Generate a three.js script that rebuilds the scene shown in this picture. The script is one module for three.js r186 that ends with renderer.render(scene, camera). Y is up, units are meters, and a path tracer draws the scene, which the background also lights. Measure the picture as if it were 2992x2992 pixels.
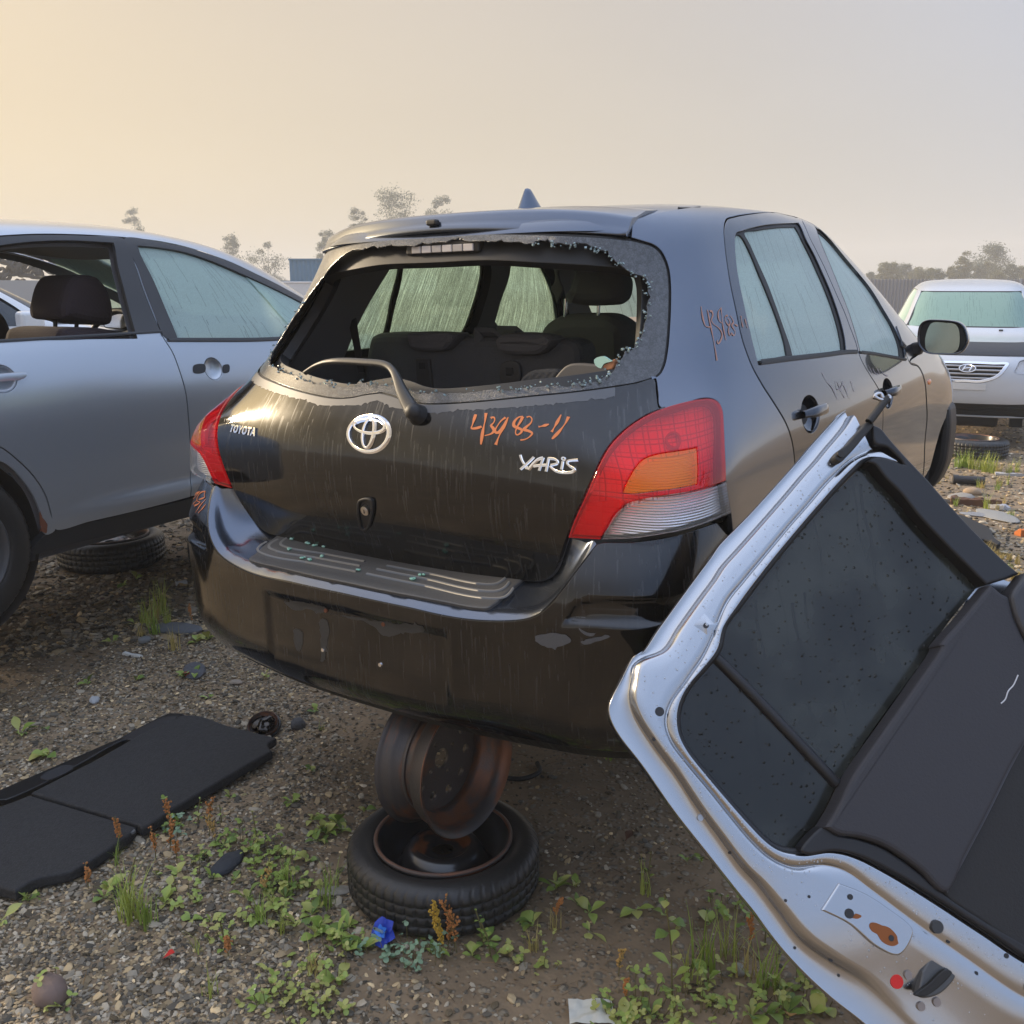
import * as THREE from 'three';
import { mergeGeometries } from 'three/addons/utils/BufferGeometryUtils.js';
import { RoundedBoxGeometry } from 'three/addons/geometries/RoundedBoxGeometry.js';
import { FontLoader } from 'three/addons/loaders/FontLoader.js';
import { TextGeometry } from 'three/addons/geometries/TextGeometry.js';

// ---------------------------------------------------------------- camera
const scene = new THREE.Scene();
const PX = 2992, FOCAL = 2787;                       // photograph side and focal length in its pixels
const camera = new THREE.PerspectiveCamera(2 * Math.atan(PX / 2 / FOCAL) * 180 / Math.PI, 1, 0.05, 900);
const CAM = { x: 1.6407, y: 1.60, z: 1.7045, yaw: -34.61 * Math.PI / 180, pitch: 13.31 * Math.PI / 180 };
function camMatrix(x, y, z, yaw, pitch, roll) {      // yaw 0 looks along -z
  const s = Math.sin(yaw), c = Math.cos(yaw), sp = Math.sin(pitch), cp = Math.cos(pitch), sr = Math.sin(roll), cr = Math.cos(roll);
  const r = new THREE.Vector3(c, 0, s), f = new THREE.Vector3(s, 0, -c), u = new THREE.Vector3(0, 1, 0);
  const F = f.clone().multiplyScalar(cp).addScaledVector(u, -sp), U = f.clone().multiplyScalar(sp).addScaledVector(u, cp);
  const R2 = r.clone().multiplyScalar(cr).addScaledVector(U, sr), U2 = U.clone().multiplyScalar(cr).addScaledVector(r, -sr);
  return new THREE.Matrix4().makeBasis(R2, U2, F.clone().negate()).setPosition(x, y, z);
}
const camW = camMatrix(CAM.x, CAM.y, CAM.z, CAM.yaw, CAM.pitch, 0);
camW.decompose(camera.position, camera.quaternion, camera.scale);
camera.updateMatrixWorld(true);
scene.add(camera);

const renderer = new THREE.WebGLRenderer({ antialias: true });
renderer.toneMapping = THREE.LinearToneMapping;
renderer.toneMappingExposure = 1.28;
renderer.shadowMap.enabled = true;
renderer.shadowMap.type = THREE.PCFSoftShadowMap;

// ---------------------------------------------------------------- sky: misty dawn, sun low on the left, clear blue overhead
const SUN_AZ = -100 * Math.PI / 180, SUN_EL = 17 * Math.PI / 180;   // azimuth as the camera's yaw
const sunDir = new THREE.Vector3(Math.sin(SUN_AZ) * Math.cos(SUN_EL), Math.sin(SUN_EL), -Math.cos(SUN_AZ) * Math.cos(SUN_EL));
{
  const W = 512, H = 256, d = new Float32Array(W * H * 4);
  const sm = (a, b, x) => { x = Math.min(1, Math.max(0, (x - a) / (b - a))); return x * x * (3 - 2 * x); };
  const hs = (i, j) => { const v = Math.sin(i * 127.1 + j * 311.7) * 43758.5453; return v - Math.floor(v); };
  const mistNoise = (x, y) => { let t = 0, a = .5; for (let k = 0; k < 4; k++) { const i = Math.floor(x), j = Math.floor(y), u = x - i, w = y - j, p = u * u * (3 - 2 * u), q = w * w * (3 - 2 * w); t += a * ((hs(i, j) * (1 - p) + hs(i + 1, j) * p) * (1 - q) + (hs(i, j + 1) * (1 - p) + hs(i + 1, j + 1) * p) * q); a *= .5; x *= 2.1; y *= 2.1; } return t; };
  const mix = (a, b, t) => a.map((q, i) => q + (b[i] - q) * t);
  for (let j = 0; j < H; j++) for (let i = 0; i < W; i++) {
    const el = ((j + .5) / H - .5) * Math.PI, az = ((i + .5) / W - .5) * 2 * Math.PI;
    const x = Math.cos(el) * Math.cos(az), y = Math.sin(el), z = Math.cos(el) * Math.sin(az);
    const c = Math.max(-1, Math.min(1, x * sunDir.x + y * sunDir.y + z * sunDir.z)), ang = Math.acos(c);
    const e = Math.max(0, y);
    const side = sm(1.1, 2.5, Math.acos(Math.max(-1, Math.min(1, (x * sunDir.x + z * sunDir.z) / (Math.hypot(x, z) * Math.hypot(sunDir.x, sunDir.z) + 1e-9)))));
    const low = mix([.465, .432, .375], [.36, .45, .62], side), mid = mix([.385, .383, .40], [.38, .52, .80], side);
    let col = mix(low, mid, sm(0.02, .34, e));                                // mist: warm towards the sun, bluer away from it
    col = mix(col, [.78, .94, 1.28], sm(.34, .90, e));                        // clear blue above the mist
    const bank = 1 + .10 * (mistNoise(az * 2.2 + 3, el * 9) - .5) * sm(-.05, .1, e) * (1 - sm(.5, .9, e));
    const g = Math.exp(-Math.pow(ang / .92, 2)), g2 = Math.exp(-Math.pow(ang / .25, 2));
    col = [(col[0] + .45 * g) * bank + 3.4 * g2, (col[1] + .27 * g) * bank + 2.5 * g2, (col[2] + .01 * g) * bank + 1.25 * g2];
    d.set([...col, 1], (j * W + i) * 4);
  }
  const t = new THREE.DataTexture(d, W, H, THREE.RGBAFormat, THREE.FloatType);
  t.mapping = THREE.EquirectangularReflectionMapping; t.minFilter = t.magFilter = THREE.LinearFilter; t.needsUpdate = true;
  scene.background = t; scene.environment = t;
}
const sun = new THREE.DirectionalLight(new THREE.Color(1, .81, .57), 5);
sun.position.copy(sunDir).multiplyScalar(60); sun.target.position.set(0, 0, 0);
sun.castShadow = true; sun.shadow.radius = 12; sun.shadow.mapSize.set(2048, 2048);
Object.assign(sun.shadow.camera, { left: -20, right: 20, top: 20, bottom: -20, near: 1, far: 140 });
scene.add(sun, sun.target);
// ---------------------------------------------------------------- helpers
let seed = 12345;
function rnd() { seed = (seed * 1664525 + 1013904223) >>> 0; return seed / 4294967296; }
const rr = (a, b) => a + (b - a) * rnd();
function reseed(s) { seed = s >>> 0; rnd(); rnd(); }
const V3 = (x, y, z) => new THREE.Vector3(x, y, z);
const clamp = (x, a, b) => Math.min(b, Math.max(a, x));
const smooth = (a, b, x) => { x = clamp((x - a) / (b - a), 0, 1); return x * x * (3 - 2 * x); };
const lerp = (a, b, t) => a + (b - a) * t;
function hash2(i, j, s = 0) { let h = (Math.imul(i, 374761393) + Math.imul(j, 668265263) + Math.imul(s, 974634521)) | 0; h = Math.imul(h ^ (h >>> 13), 1274126177); return ((h ^ (h >>> 16)) >>> 0) / 4294967296; }
function vnoise(x, y, s = 0, px = 0, py = 0) {        // value noise; px, py > 0 make it periodic
  const i = Math.floor(x), j = Math.floor(y), fx = x - i, fy = y - j, u = fx * fx * (3 - 2 * fx), v = fy * fy * (3 - 2 * fy);
  const w = (k, n) => n ? ((k % n) + n) % n : k;
  const a = hash2(w(i, px), w(j, py), s), b = hash2(w(i + 1, px), w(j, py), s), c = hash2(w(i, px), w(j + 1, py), s), d = hash2(w(i + 1, px), w(j + 1, py), s);
  return a + (b - a) * u + (c - a) * v + (a - b - c + d) * u * v;
}
function fbm(x, y, s = 0, oct = 4, px = 0, py = 0) { let t = 0, a = .5, n = 0; for (let k = 0; k < oct; k++) { t += a * vnoise(x, y, s + k, px, py); n += a; a *= .5; x *= 2; y *= 2; px *= 2; py *= 2; } return t / n; }
function tex(w, h, fn, srgb = false, rep = null) {      // fn(u, v) -> [r, g, b] or a number, 0..1
  const d = new Uint8Array(w * h * 4);
  for (let j = 0; j < h; j++) for (let i = 0; i < w; i++) {
    const c = fn((i + .5) / w, (j + .5) / h), k = (j * w + i) * 4;
    if (typeof c === 'number') d[k] = d[k + 1] = d[k + 2] = clamp(c, 0, 1) * 255; else { d[k] = clamp(c[0], 0, 1) * 255; d[k + 1] = clamp(c[1], 0, 1) * 255; d[k + 2] = clamp(c[2], 0, 1) * 255; }
    d[k + 3] = 255;
  }
  const t = new THREE.DataTexture(d, w, h, THREE.RGBAFormat); t.wrapS = t.wrapT = THREE.RepeatWrapping; t.magFilter = THREE.LinearFilter; t.minFilter = THREE.LinearMipmapLinearFilter;
  if (srgb) t.colorSpace = THREE.SRGBColorSpace; if (rep) t.repeat.set(rep[0], rep[1]); t.needsUpdate = true; return t;
}
const toS = x => x <= .0031308 ? 12.92 * x : 1.055 * Math.pow(x, 1 / 2.4) - .055;
const lin = (r, g, b) => new THREE.Color().setRGB(r, g, b);
const std = (c, roughness = .6, o = {}) => new THREE.MeshStandardMaterial({ color: lin(...c), roughness, side: THREE.DoubleSide, ...o });
const phy = (c, roughness = .4, o = {}) => new THREE.MeshPhysicalMaterial({ color: lin(...c), roughness, side: THREE.DoubleSide, ...o });

const taken = {};
function numbered(n) { const k = taken[n] = (taken[n] ?? -1) + 1; return k ? n + '_' + String(k).padStart(3, '0') : n; }
function shade(o) { o.castShadow = o.receiveShadow = true; return o; }
function mesh(name, geo, mat, parent) { const m = shade(new THREE.Mesh(geo, mat)); m.name = name; parent.add(m); return m; }
function thing(name, label, category, group) { const g = new THREE.Group(); g.name = numbered(name); g.userData = { label, category }; if (group) g.userData.group = group; scene.add(g); return g; }
function single(name, geo, mat, label, category, group) { const m = mesh(numbered(name), geo, mat, scene); m.userData = { label, category }; if (group) m.userData.group = group; return m; }
function struct(name, geo, mat) { const m = mesh(name, geo, mat, scene); m.userData = { kind: 'structure' }; return m; }
function stuff(o, label, category, parent = scene) { shade(o); o.userData = label ? { kind: 'stuff', label, category } : { kind: 'stuff' }; parent.add(o); return o; }
function clean(g) { const q = g.index ? g : g; const b = new THREE.BufferGeometry(); for (const k of ['position', 'normal', 'uv']) if (q.attributes[k]) b.setAttribute(k, q.attributes[k]); if (q.index) b.setIndex(q.index); if (!b.attributes.normal) b.computeVertexNormals(); if (!b.attributes.uv) b.setAttribute('uv', new THREE.BufferAttribute(new Float32Array(b.attributes.position.count * 2), 2)); return b; }
function merge(list) { const l = list.filter(Boolean).map(g => { const c = clean(g); return c.index ? c.toNonIndexed() : c; }); return mergeGeometries(l); }
function box(w, h, d, x = 0, y = 0, z = 0, r = 0) { const g = r ? new RoundedBoxGeometry(w, h, d, 2, Math.min(r, w / 2.01, h / 2.01, d / 2.01)) : new THREE.BoxGeometry(w, h, d); g.translate(x, y, z); return g; }
function tube(pts, r, seg = 0, rad = 8) { const c = new THREE.CatmullRomCurve3(pts.map(p => p.isVector3 ? p : V3(...p)), false, 'centripetal'); return new THREE.TubeGeometry(c, seg || pts.length * 6, r, rad, false); }
function cyl(a, b, r0, r1 = r0, n = 16) { a = a.isVector3 ? a : V3(...a); b = b.isVector3 ? b : V3(...b); const l = a.distanceTo(b), g = new THREE.CylinderGeometry(r1, r0, l, n); g.translate(0, l / 2, 0); g.applyQuaternion(new THREE.Quaternion().setFromUnitVectors(V3(0, 1, 0), b.clone().sub(a).normalize())); g.translate(a.x, a.y, a.z); return g; }
function lathe(p, n = 48) { return new THREE.LatheGeometry(p.map(q => new THREE.Vector2(q[0], q[1])), n); }

// photograph pixels: native coordinates, or a point of one of the enlarged views
const VIEW = { A: [0, 600, 1000], B: [700, 500, 800], C: [1300, 500, 800], D: [1992, 500, 1000], E: [500, 1000, 800], F: [1200, 1000, 1000], G: [500, 1500, 1000], H: [1400, 1500, 800], I: [0, 1950, 1000], J: [900, 2000, 800], K: [1700, 1900, 1292], L: [2100, 1100, 892], W: [0, 0, 2992], M: [1480, 1300, 240], P: [640, 1210, 140], N: [1340, 1180, 380], O: [2020, 860, 200], Q: [2360, 1060, 260], R: [520, 1400, 120], X: [0, 560, 960], Y: [0, 1250, 640], T: [2560, 780, 560], Z: [2700, 1280, 480] };
const zm = (k, list) => list.map(p => { const w = VIEW[k], s = w[2] / 1932, q = [w[0] + p[0] * s, w[1] + p[1] * s]; if (p[2]) q.push(p[2]); return q; });
function pray(px, inv = null) {                        // ray through a native pixel, in world or in a frame (inverse matrix)
  const x = (px[0] - PX / 2) / FOCAL, y = -(px[1] - PX / 2) / FOCAL;
  const o = camera.position.clone(), d = V3(x, y, -1).transformDirection(camW);
  if (inv) { const e = o.clone().add(d).applyMatrix4(inv); o.applyMatrix4(inv); d.copy(e.sub(o)).normalize(); }
  return { o, d };
}
function onGround(px, h = 0) { const r = pray(px); const t = (h - r.o.y) / r.d.y; return r.o.addScaledVector(r.d, t); }
function onPlane(px, p, n, inv = null) { const r = pray(px, inv); const t = n.dot(p.clone().sub(r.o)) / n.dot(r.d); return r.o.addScaledVector(r.d, t); }

// ---- 2-D outlines
function curve(pts, h, closed = true) {                // smooth line through the points; a third entry marks a sharp corner
  const n = pts.length, out = [];
  const P = i => closed ? pts[(i + n) % n] : pts[clamp(i, 0, n - 1)];
  for (let i = 0; i < (closed ? n : n - 1); i++) {
    const p1 = P(i), p2 = P(i + 1), p0 = p1[2] ? [2 * p1[0] - p2[0], 2 * p1[1] - p2[1]] : P(i - 1), p3 = p2[2] ? [2 * p2[0] - p1[0], 2 * p2[1] - p1[1]] : P(i + 2);
    const L = Math.hypot(p2[0] - p1[0], p2[1] - p1[1]), m = Math.max(1, Math.ceil(L / h));
    const d0 = Math.max(1e-6, Math.sqrt(Math.hypot(p1[0] - p0[0], p1[1] - p0[1]))), d1 = Math.max(1e-6, Math.sqrt(L)), d2 = Math.max(1e-6, Math.sqrt(Math.hypot(p3[0] - p2[0], p3[1] - p2[1])));
    for (let k = 0; k < m; k++) {
      const t = k / m, q = [];
      for (let c = 0; c < 2; c++) {
        let t1 = (p1[c] - p0[c]) / d0 - (p2[c] - p0[c]) / (d0 + d1) + (p2[c] - p1[c]) / d1, t2 = (p2[c] - p1[c]) / d1 - (p3[c] - p1[c]) / (d1 + d2) + (p3[c] - p2[c]) / d2;
        t1 *= d1; t2 *= d1;
        const a = 2 * p1[c] - 2 * p2[c] + t1 + t2, b = -3 * p1[c] + 3 * p2[c] - 2 * t1 - t2;
        q.push(a * t * t * t + b * t * t + t1 * t + p1[c]);
      }
      out.push(q);
    }
  }
  if (!closed) out.push([pts[n - 1][0], pts[n - 1][1]]);
  return out;
}
function area(p) { let a = 0; for (let i = 0; i < p.length; i++) { const q = p[i], r = p[(i + 1) % p.length]; a += q[0] * r[1] - r[0] * q[1]; } return a / 2; }
function inset(p, d) {                                 // moves a closed outline inwards by d
  const s = area(p) > 0 ? 1 : -1, n = p.length;
  return p.map((q, i) => {
    const a = p[(i + n - 1) % n], b = p[(i + 1) % n];
    let e1 = [q[0] - a[0], q[1] - a[1]], e2 = [b[0] - q[0], b[1] - q[1]];
    const l1 = Math.hypot(...e1) || 1e-9, l2 = Math.hypot(...e2) || 1e-9;
    const n1 = [-e1[1] / l1 * s, e1[0] / l1 * s], n2 = [-e2[1] / l2 * s, e2[0] / l2 * s];
    let m = [n1[0] + n2[0], n1[1] + n2[1]]; const l = Math.hypot(...m) || 1e-9; m = [m[0] / l, m[1] / l];
    const c = Math.max(.5, m[0] * n1[0] + m[1] * n1[1]);
    return [q[0] + m[0] * d / c, q[1] + m[1] * d / c];
  });
}
function inPoly(p, x, y) { let c = false; for (let i = 0, j = p.length - 1; i < p.length; j = i++) { const a = p[i], b = p[j]; if ((a[1] > y) !== (b[1] > y) && x < (b[0] - a[0]) * (y - a[1]) / (b[1] - a[1]) + a[0]) c = !c; } return c; }

// Delaunay triangulation (sweep hull) of a flat array of 2-D points
function delaunay(co) {
  const n = co.length >> 1, E = new Uint32Array(512), mt = Math.max(2 * n - 5, 0), T = new Uint32Array(mt * 3), HE = new Int32Array(mt * 3);
  const hs = Math.ceil(Math.sqrt(n)), hp = new Uint32Array(n), hn = new Uint32Array(n), ht = new Uint32Array(n), hh = new Int32Array(hs).fill(-1), ids = new Uint32Array(n), ds = new Float64Array(n);
  let x0 = Infinity, y0 = Infinity, x1 = -Infinity, y1 = -Infinity;
  for (let i = 0; i < n; i++) { const x = co[2 * i], y = co[2 * i + 1]; x0 = Math.min(x0, x); y0 = Math.min(y0, y); x1 = Math.max(x1, x); y1 = Math.max(y1, y); ids[i] = i; }
  const D = (ax, ay, bx, by) => (ax - bx) ** 2 + (ay - by) ** 2;
  const O = (px, py, qx, qy, rx, ry) => (qy - py) * (rx - qx) - (qx - px) * (ry - qy);
  const cxm = (x0 + x1) / 2, cym = (y0 + y1) / 2; let i0 = 0, i1 = 0, i2 = 0, m = Infinity;
  for (let i = 0; i < n; i++) { const d = D(cxm, cym, co[2 * i], co[2 * i + 1]); if (d < m) { i0 = i; m = d; } }
  const ax = co[2 * i0], ay = co[2 * i0 + 1]; m = Infinity;
  for (let i = 0; i < n; i++) { if (i === i0) continue; const d = D(ax, ay, co[2 * i], co[2 * i + 1]); if (d < m && d > 0) { i1 = i; m = d; } }
  let bx = co[2 * i1], by = co[2 * i1 + 1], mr = Infinity;
  const cc = (ax, ay, bx, by, cx, cy) => { const dx = bx - ax, dy = by - ay, ex = cx - ax, ey = cy - ay, bl = dx * dx + dy * dy, cl = ex * ex + ey * ey, d = .5 / (dx * ey - dy * ex); return [(ey * bl - dy * cl) * d, (dx * cl - ex * bl) * d]; };
  for (let i = 0; i < n; i++) { if (i === i0 || i === i1) continue; const [x, y] = cc(ax, ay, bx, by, co[2 * i], co[2 * i + 1]), r = x * x + y * y; if (r < mr) { i2 = i; mr = r; } }
  let cx = co[2 * i2], cy = co[2 * i2 + 1];
  if (O(ax, ay, bx, by, cx, cy) < 0) { const t = i1; i1 = i2; i2 = t; [bx, by, cx, cy] = [cx, cy, bx, by]; }
  let [ox, oy] = cc(ax, ay, bx, by, cx, cy); ox += ax; oy += ay;
  for (let i = 0; i < n; i++) ds[i] = D(co[2 * i], co[2 * i + 1], ox, oy);
  ids.sort((a, b) => ds[a] - ds[b]);
  const key = (x, y) => { const dx = x - ox, dy = y - oy, p = dx / (Math.abs(dx) + Math.abs(dy)); return Math.floor((dy > 0 ? 3 - p : 1 + p) / 4 * hs) % hs; };
  let start = i0, tl = 0;
  hn[i0] = hp[i2] = i1; hn[i1] = hp[i0] = i2; hn[i2] = hp[i1] = i0; ht[i0] = 0; ht[i1] = 1; ht[i2] = 2;
  hh[key(ax, ay)] = i0; hh[key(bx, by)] = i1; hh[key(cx, cy)] = i2;
  const link = (a, b) => { HE[a] = b; if (b !== -1) HE[b] = a; };
  const add = (a, b, c, p, q, r) => { const t = tl; T[t] = a; T[t + 1] = b; T[t + 2] = c; link(t, p); link(t + 1, q); link(t + 2, r); tl += 3; return t; };
  const inC = (ax, ay, bx, by, cx, cy, px, py) => { const dx = ax - px, dy = ay - py, ex = bx - px, ey = by - py, fx = cx - px, fy = cy - py, ap = dx * dx + dy * dy, bp = ex * ex + ey * ey, cp = fx * fx + fy * fy; return dx * (ey * cp - bp * fy) - dy * (ex * cp - bp * fx) + ap * (ex * fy - ey * fx) < 0; };
  const legal = a => {
    let i = 0, ar = 0;
    while (true) {
      const b = HE[a], a0 = a - a % 3; ar = a0 + (a + 2) % 3;
      if (b === -1) { if (i === 0) break; a = E[--i]; continue; }
      const b0 = b - b % 3, al = a0 + (a + 1) % 3, bl = b0 + (b + 2) % 3, p0 = T[ar], pr = T[a], pl = T[al], p1 = T[bl];
      if (inC(co[2 * p0], co[2 * p0 + 1], co[2 * pr], co[2 * pr + 1], co[2 * pl], co[2 * pl + 1], co[2 * p1], co[2 * p1 + 1])) {
        T[a] = p1; T[b] = p0; const hbl = HE[bl];
        if (hbl === -1) { let e = start; do { if (ht[e] === bl) { ht[e] = a; break; } e = hp[e]; } while (e !== start); }
        link(a, hbl); link(b, HE[ar]); link(ar, bl); const br = b0 + (b + 1) % 3; if (i < E.length) E[i++] = br;
      } else { if (i === 0) break; a = E[--i]; }
    }
    return ar;
  };
  add(i0, i1, i2, -1, -1, -1);
  let xp = 0, yp = 0;
  for (let k = 0; k < n; k++) {
    const i = ids[k], x = co[2 * i], y = co[2 * i + 1];
    if (k > 0 && Math.abs(x - xp) <= 1e-12 && Math.abs(y - yp) <= 1e-12) continue; xp = x; yp = y;
    if (i === i0 || i === i1 || i === i2) continue;
    let st = 0; for (let j = 0, kk = key(x, y); j < hs; j++) { st = hh[(kk + j) % hs]; if (st !== -1 && st !== hn[st]) break; }
    st = hp[st]; let e = st, q;
    while (q = hn[e], O(x, y, co[2 * e], co[2 * e + 1], co[2 * q], co[2 * q + 1]) >= 0) { e = q; if (e === st) { e = -1; break; } }
    if (e === -1) continue;
    let t = add(e, i, hn[e], -1, -1, ht[e]); ht[i] = legal(t + 2); ht[e] = t; let nn = hn[e];
    while (q = hn[nn], O(x, y, co[2 * nn], co[2 * nn + 1], co[2 * q], co[2 * q + 1]) < 0) { t = add(nn, i, q, ht[i], -1, ht[nn]); ht[i] = legal(t + 2); hn[nn] = nn; nn = q; }
    if (e === st) while (q = hp[e], O(x, y, co[2 * q], co[2 * q + 1], co[2 * e], co[2 * e + 1]) < 0) { t = add(q, i, e, -1, ht[e], ht[q]); legal(t + 2); ht[q] = t; hn[e] = e; e = q; }
    start = hp[i] = e; hn[e] = hp[nn] = i; hn[i] = nn; hh[key(x, y)] = i; hh[key(co[2 * e], co[2 * e + 1])] = e;
  }
  return T.subarray(0, tl);
}

// ---- smooth surface through a net of points: rows from below, columns along the plan contour; the other half is its mirror image in x
function spline(xs, ys) {                              // natural cubic spline, returns an evaluator
  const n = xs.length, m = new Float64Array(n), c = new Float64Array(n), d = new Float64Array(n);
  for (let i = 1; i < n - 1; i++) {
    const h0 = xs[i] - xs[i - 1], h1 = xs[i + 1] - xs[i], b = 2 * (h0 + h1) - h0 * c[i - 1];
    c[i] = h1 / b; d[i] = (6 * ((ys[i + 1] - ys[i]) / h1 - (ys[i] - ys[i - 1]) / h0) - h0 * d[i - 1]) / b;
  }
  for (let i = n - 2; i > 0; i--) m[i] = d[i] - c[i] * m[i + 1];
  return x => {
    let i = 0; while (i < n - 2 && x > xs[i + 1]) i++;
    const h = xs[i + 1] - xs[i], A = (xs[i + 1] - x) / h, B = 1 - A;
    return A * ys[i] + B * ys[i + 1] + ((A * A * A - A) * m[i] + (B * B * B - B) * m[i + 1]) * h * h / 6;
  };
}
class Surf {
  constructor(ka, kv, net, o = {}) {                   // net[row][col] = [x, y, z]
    this.step = o.step || .012; this.A = ka[ka.length - 1]; this.V0 = kv[o.skipLow || 0]; this.V = kv[kv.length - 1 - (o.top || 0)];
    const na = this.na = Math.ceil(this.A / this.step) + 1, nv = this.nv = Math.ceil((this.V - this.V0) / this.step) + 1;
    this.sa = this.A / (na - 1); this.sv = (this.V - this.V0) / (nv - 1);
    const sym = o.sym !== false, xa = sym ? [-ka[2], -ka[1], ...ka] : ka;
    const mid = net.map(row => { const ex = sym ? [[-row[2][0], row[2][1], row[2][2]], [-row[1][0], row[1][1], row[1][2]], ...row] : row; return [0, 1, 2].map(c => spline(xa, ex.map(p => p[c]))); });
    const P = this.P = new Float64Array(na * nv * 3);
    for (let i = 0; i < na; i++) {
      const a = i * this.sa, rows = mid.map(m => m.map(f => f(a)));
      const f = [0, 1, 2].map(c => spline(kv, rows.map(r => r[c])));
      for (let j = 0; j < nv; j++) { const v = this.V0 + j * this.sv, k = (j * na + i) * 3; P[k] = f[0](v); P[k + 1] = f[1](v); P[k + 2] = f[2](v); if (i === 0 && sym) P[k] = 0; }
    }
    this.sym = sym; this.normals();
    if (o.disp) {
      for (let j = 0; j < nv; j++) for (let i = 0; i < na; i++) { const k = (j * na + i) * 3, d = o.disp(i * this.sa, this.V0 + j * this.sv, P[k], P[k + 1], P[k + 2]); for (let c = 0; c < 3; c++) P[k + c] += this.N[k + c] * d; }
      this.normals();
    }
  }
  normals() {
    const { na, nv, P } = this, N = this.N = new Float64Array(na * nv * 3);
    for (let j = 0; j < nv; j++) for (let i = 0; i < na; i++) {
      const q = (ii, jj) => { let s = 1; if (ii < 0) { if (this.sym) { ii = -ii; s = -1; } else ii = 0; } ii = Math.min(ii, na - 1); jj = clamp(jj, 0, nv - 1); const k = (jj * na + ii) * 3; return [P[k] * s, P[k + 1], P[k + 2]]; };
      const l = q(i - 1, j), r = q(i + 1, j), d = q(i, j - 1), u = q(i, j + 1);
      const ax = r[0] - l[0], ay = r[1] - l[1], az = r[2] - l[2], bx = u[0] - d[0], by = u[1] - d[1], bz = u[2] - d[2];
      let x = ay * bz - az * by, y = az * bx - ax * bz, z = ax * by - ay * bx; const n = Math.hypot(x, y, z) || 1; const k = (j * na + i) * 3; N[k] = x / n; N[k + 1] = y / n; N[k + 2] = z / n;
    }
  }
  look(arr, a, v, out) {
    const s = a < 0 && this.sym ? -1 : 1; a = clamp(Math.abs(a) / this.sa, 0, this.na - 1.0001); v = clamp((v - this.V0) / this.sv, 0, this.nv - 1.0001);
    const i = Math.floor(a), j = Math.floor(v), x = a - i, y = v - j, k = (j * this.na + i) * 3, k2 = k + this.na * 3;
    for (let c = 0; c < 3; c++) out[c] = (arr[k + c] * (1 - x) + arr[k + 3 + c] * x) * (1 - y) + (arr[k2 + c] * (1 - x) + arr[k2 + 3 + c] * x) * y;
    out[0] *= s; return out;
  }
  pos(a, v, off = 0) { const p = this.look(this.P, a, v, [0, 0, 0]); if (off) { const n = this.nrm(a, v); p[0] += n[0] * off; p[1] += n[1] * off; p[2] += n[2] * off; } return p; }
  nrm(a, v) { const n = this.look(this.N, a, v, [0, 0, 0]), l = Math.hypot(...n) || 1; return [n[0] / l, n[1] / l, n[2] / l]; }
  hit(ray, side = 0) {                                 // nearest point of the surface on a ray, facing it: [a, v]
    const S = 4, { na, nv } = this, o = ray.o, d = ray.d; let best = Infinity, ba = 0, bv = 0;
    const A = V3(), B = V3(), Cc = V3(), Dd = V3(), e1 = V3(), e2 = V3(), pv = V3(), tv = V3(), qv = V3();
    const tri = (a, b, c, f) => {
      e1.subVectors(b, a); e2.subVectors(c, a); pv.crossVectors(d, e2); const det = e1.dot(pv); if (Math.abs(det) < 1e-14) return;
      tv.subVectors(o, a); const u = tv.dot(pv) / det; if (u < -1e-4 || u > 1.0001) return; qv.crossVectors(tv, e1); const w = d.dot(qv) / det; if (w < -1e-4 || u + w > 1.0001) return;
      const t = e2.dot(qv) / det; if (t > .01 && t < best) f(u, w, t);
    };
    for (const s of this.sym ? (side ? [side] : [1, -1]) : [1]) for (let j = 0; j < nv - 1; j += S) for (let i = 0; i < na - 1; i += S) {
      const i2 = Math.min(na - 1, i + S), j2 = Math.min(nv - 1, j + S);
      const g = (v, ii, jj) => { const k = (jj * na + ii) * 3; v.set(this.P[k] * s, this.P[k + 1], this.P[k + 2]); };
      g(A, i, j); const dx = A.x - o.x, dy = A.y - o.y, dz = A.z - o.z, tt = dx * d.x + dy * d.y + dz * d.z; if (dx * dx + dy * dy + dz * dz - tt * tt > .04) continue;
      g(B, i2, j); g(Cc, i, j2); g(Dd, i2, j2);
      const nk = (j * na + i) * 3; if (this.N[nk] * s * d.x + this.N[nk + 1] * d.y + this.N[nk + 2] * d.z > .25) continue;
      tri(A, B, Cc, (u, w, t) => { best = t; ba = s * (i + u * (i2 - i)) * this.sa; bv = this.V0 + (j + w * (j2 - j)) * this.sv; });
      tri(Dd, Cc, B, (u, w, t) => { best = t; ba = s * (i2 - u * (i2 - i)) * this.sa; bv = this.V0 + (j2 - w * (j2 - j)) * this.sv; });
    }
    const dist = (a, v) => { const p = this.pos(a, v), x = p[0] - o.x, y = p[1] - o.y, z = p[2] - o.z, t = x * d.x + y * d.y + z * d.z; return x * x + y * y + z * z - t * t; };
    if (best === Infinity) { let m = Infinity; for (const s of this.sym ? (side ? [side] : [1, -1]) : [1]) for (let j = 0; j < nv; j += 2) for (let i = 0; i < na; i += 2) { const a = s * i * this.sa, v = this.V0 + j * this.sv, q = dist(a, v); if (q < m) { m = q; ba = a; bv = v; } } }
    let st = .02; for (let k = 0; k < 60 && st > 2e-5; k++) { let f0 = dist(ba, bv), moved = false; for (const [x, y] of [[st, 0], [-st, 0], [0, st], [0, -st]]) { const f1 = dist(ba + x, bv + y); if (f1 < f0) { f0 = f1; ba += x; bv += y; moved = true; break; } } if (!moved) st /= 2; }
    return [ba, bv];
  }
  px(list, inv, side = 0) { return list.map(p => { const q = this.hit(pray(p, inv), side); if (p[2]) q.push(p[2]); return q; }); }
}
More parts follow.
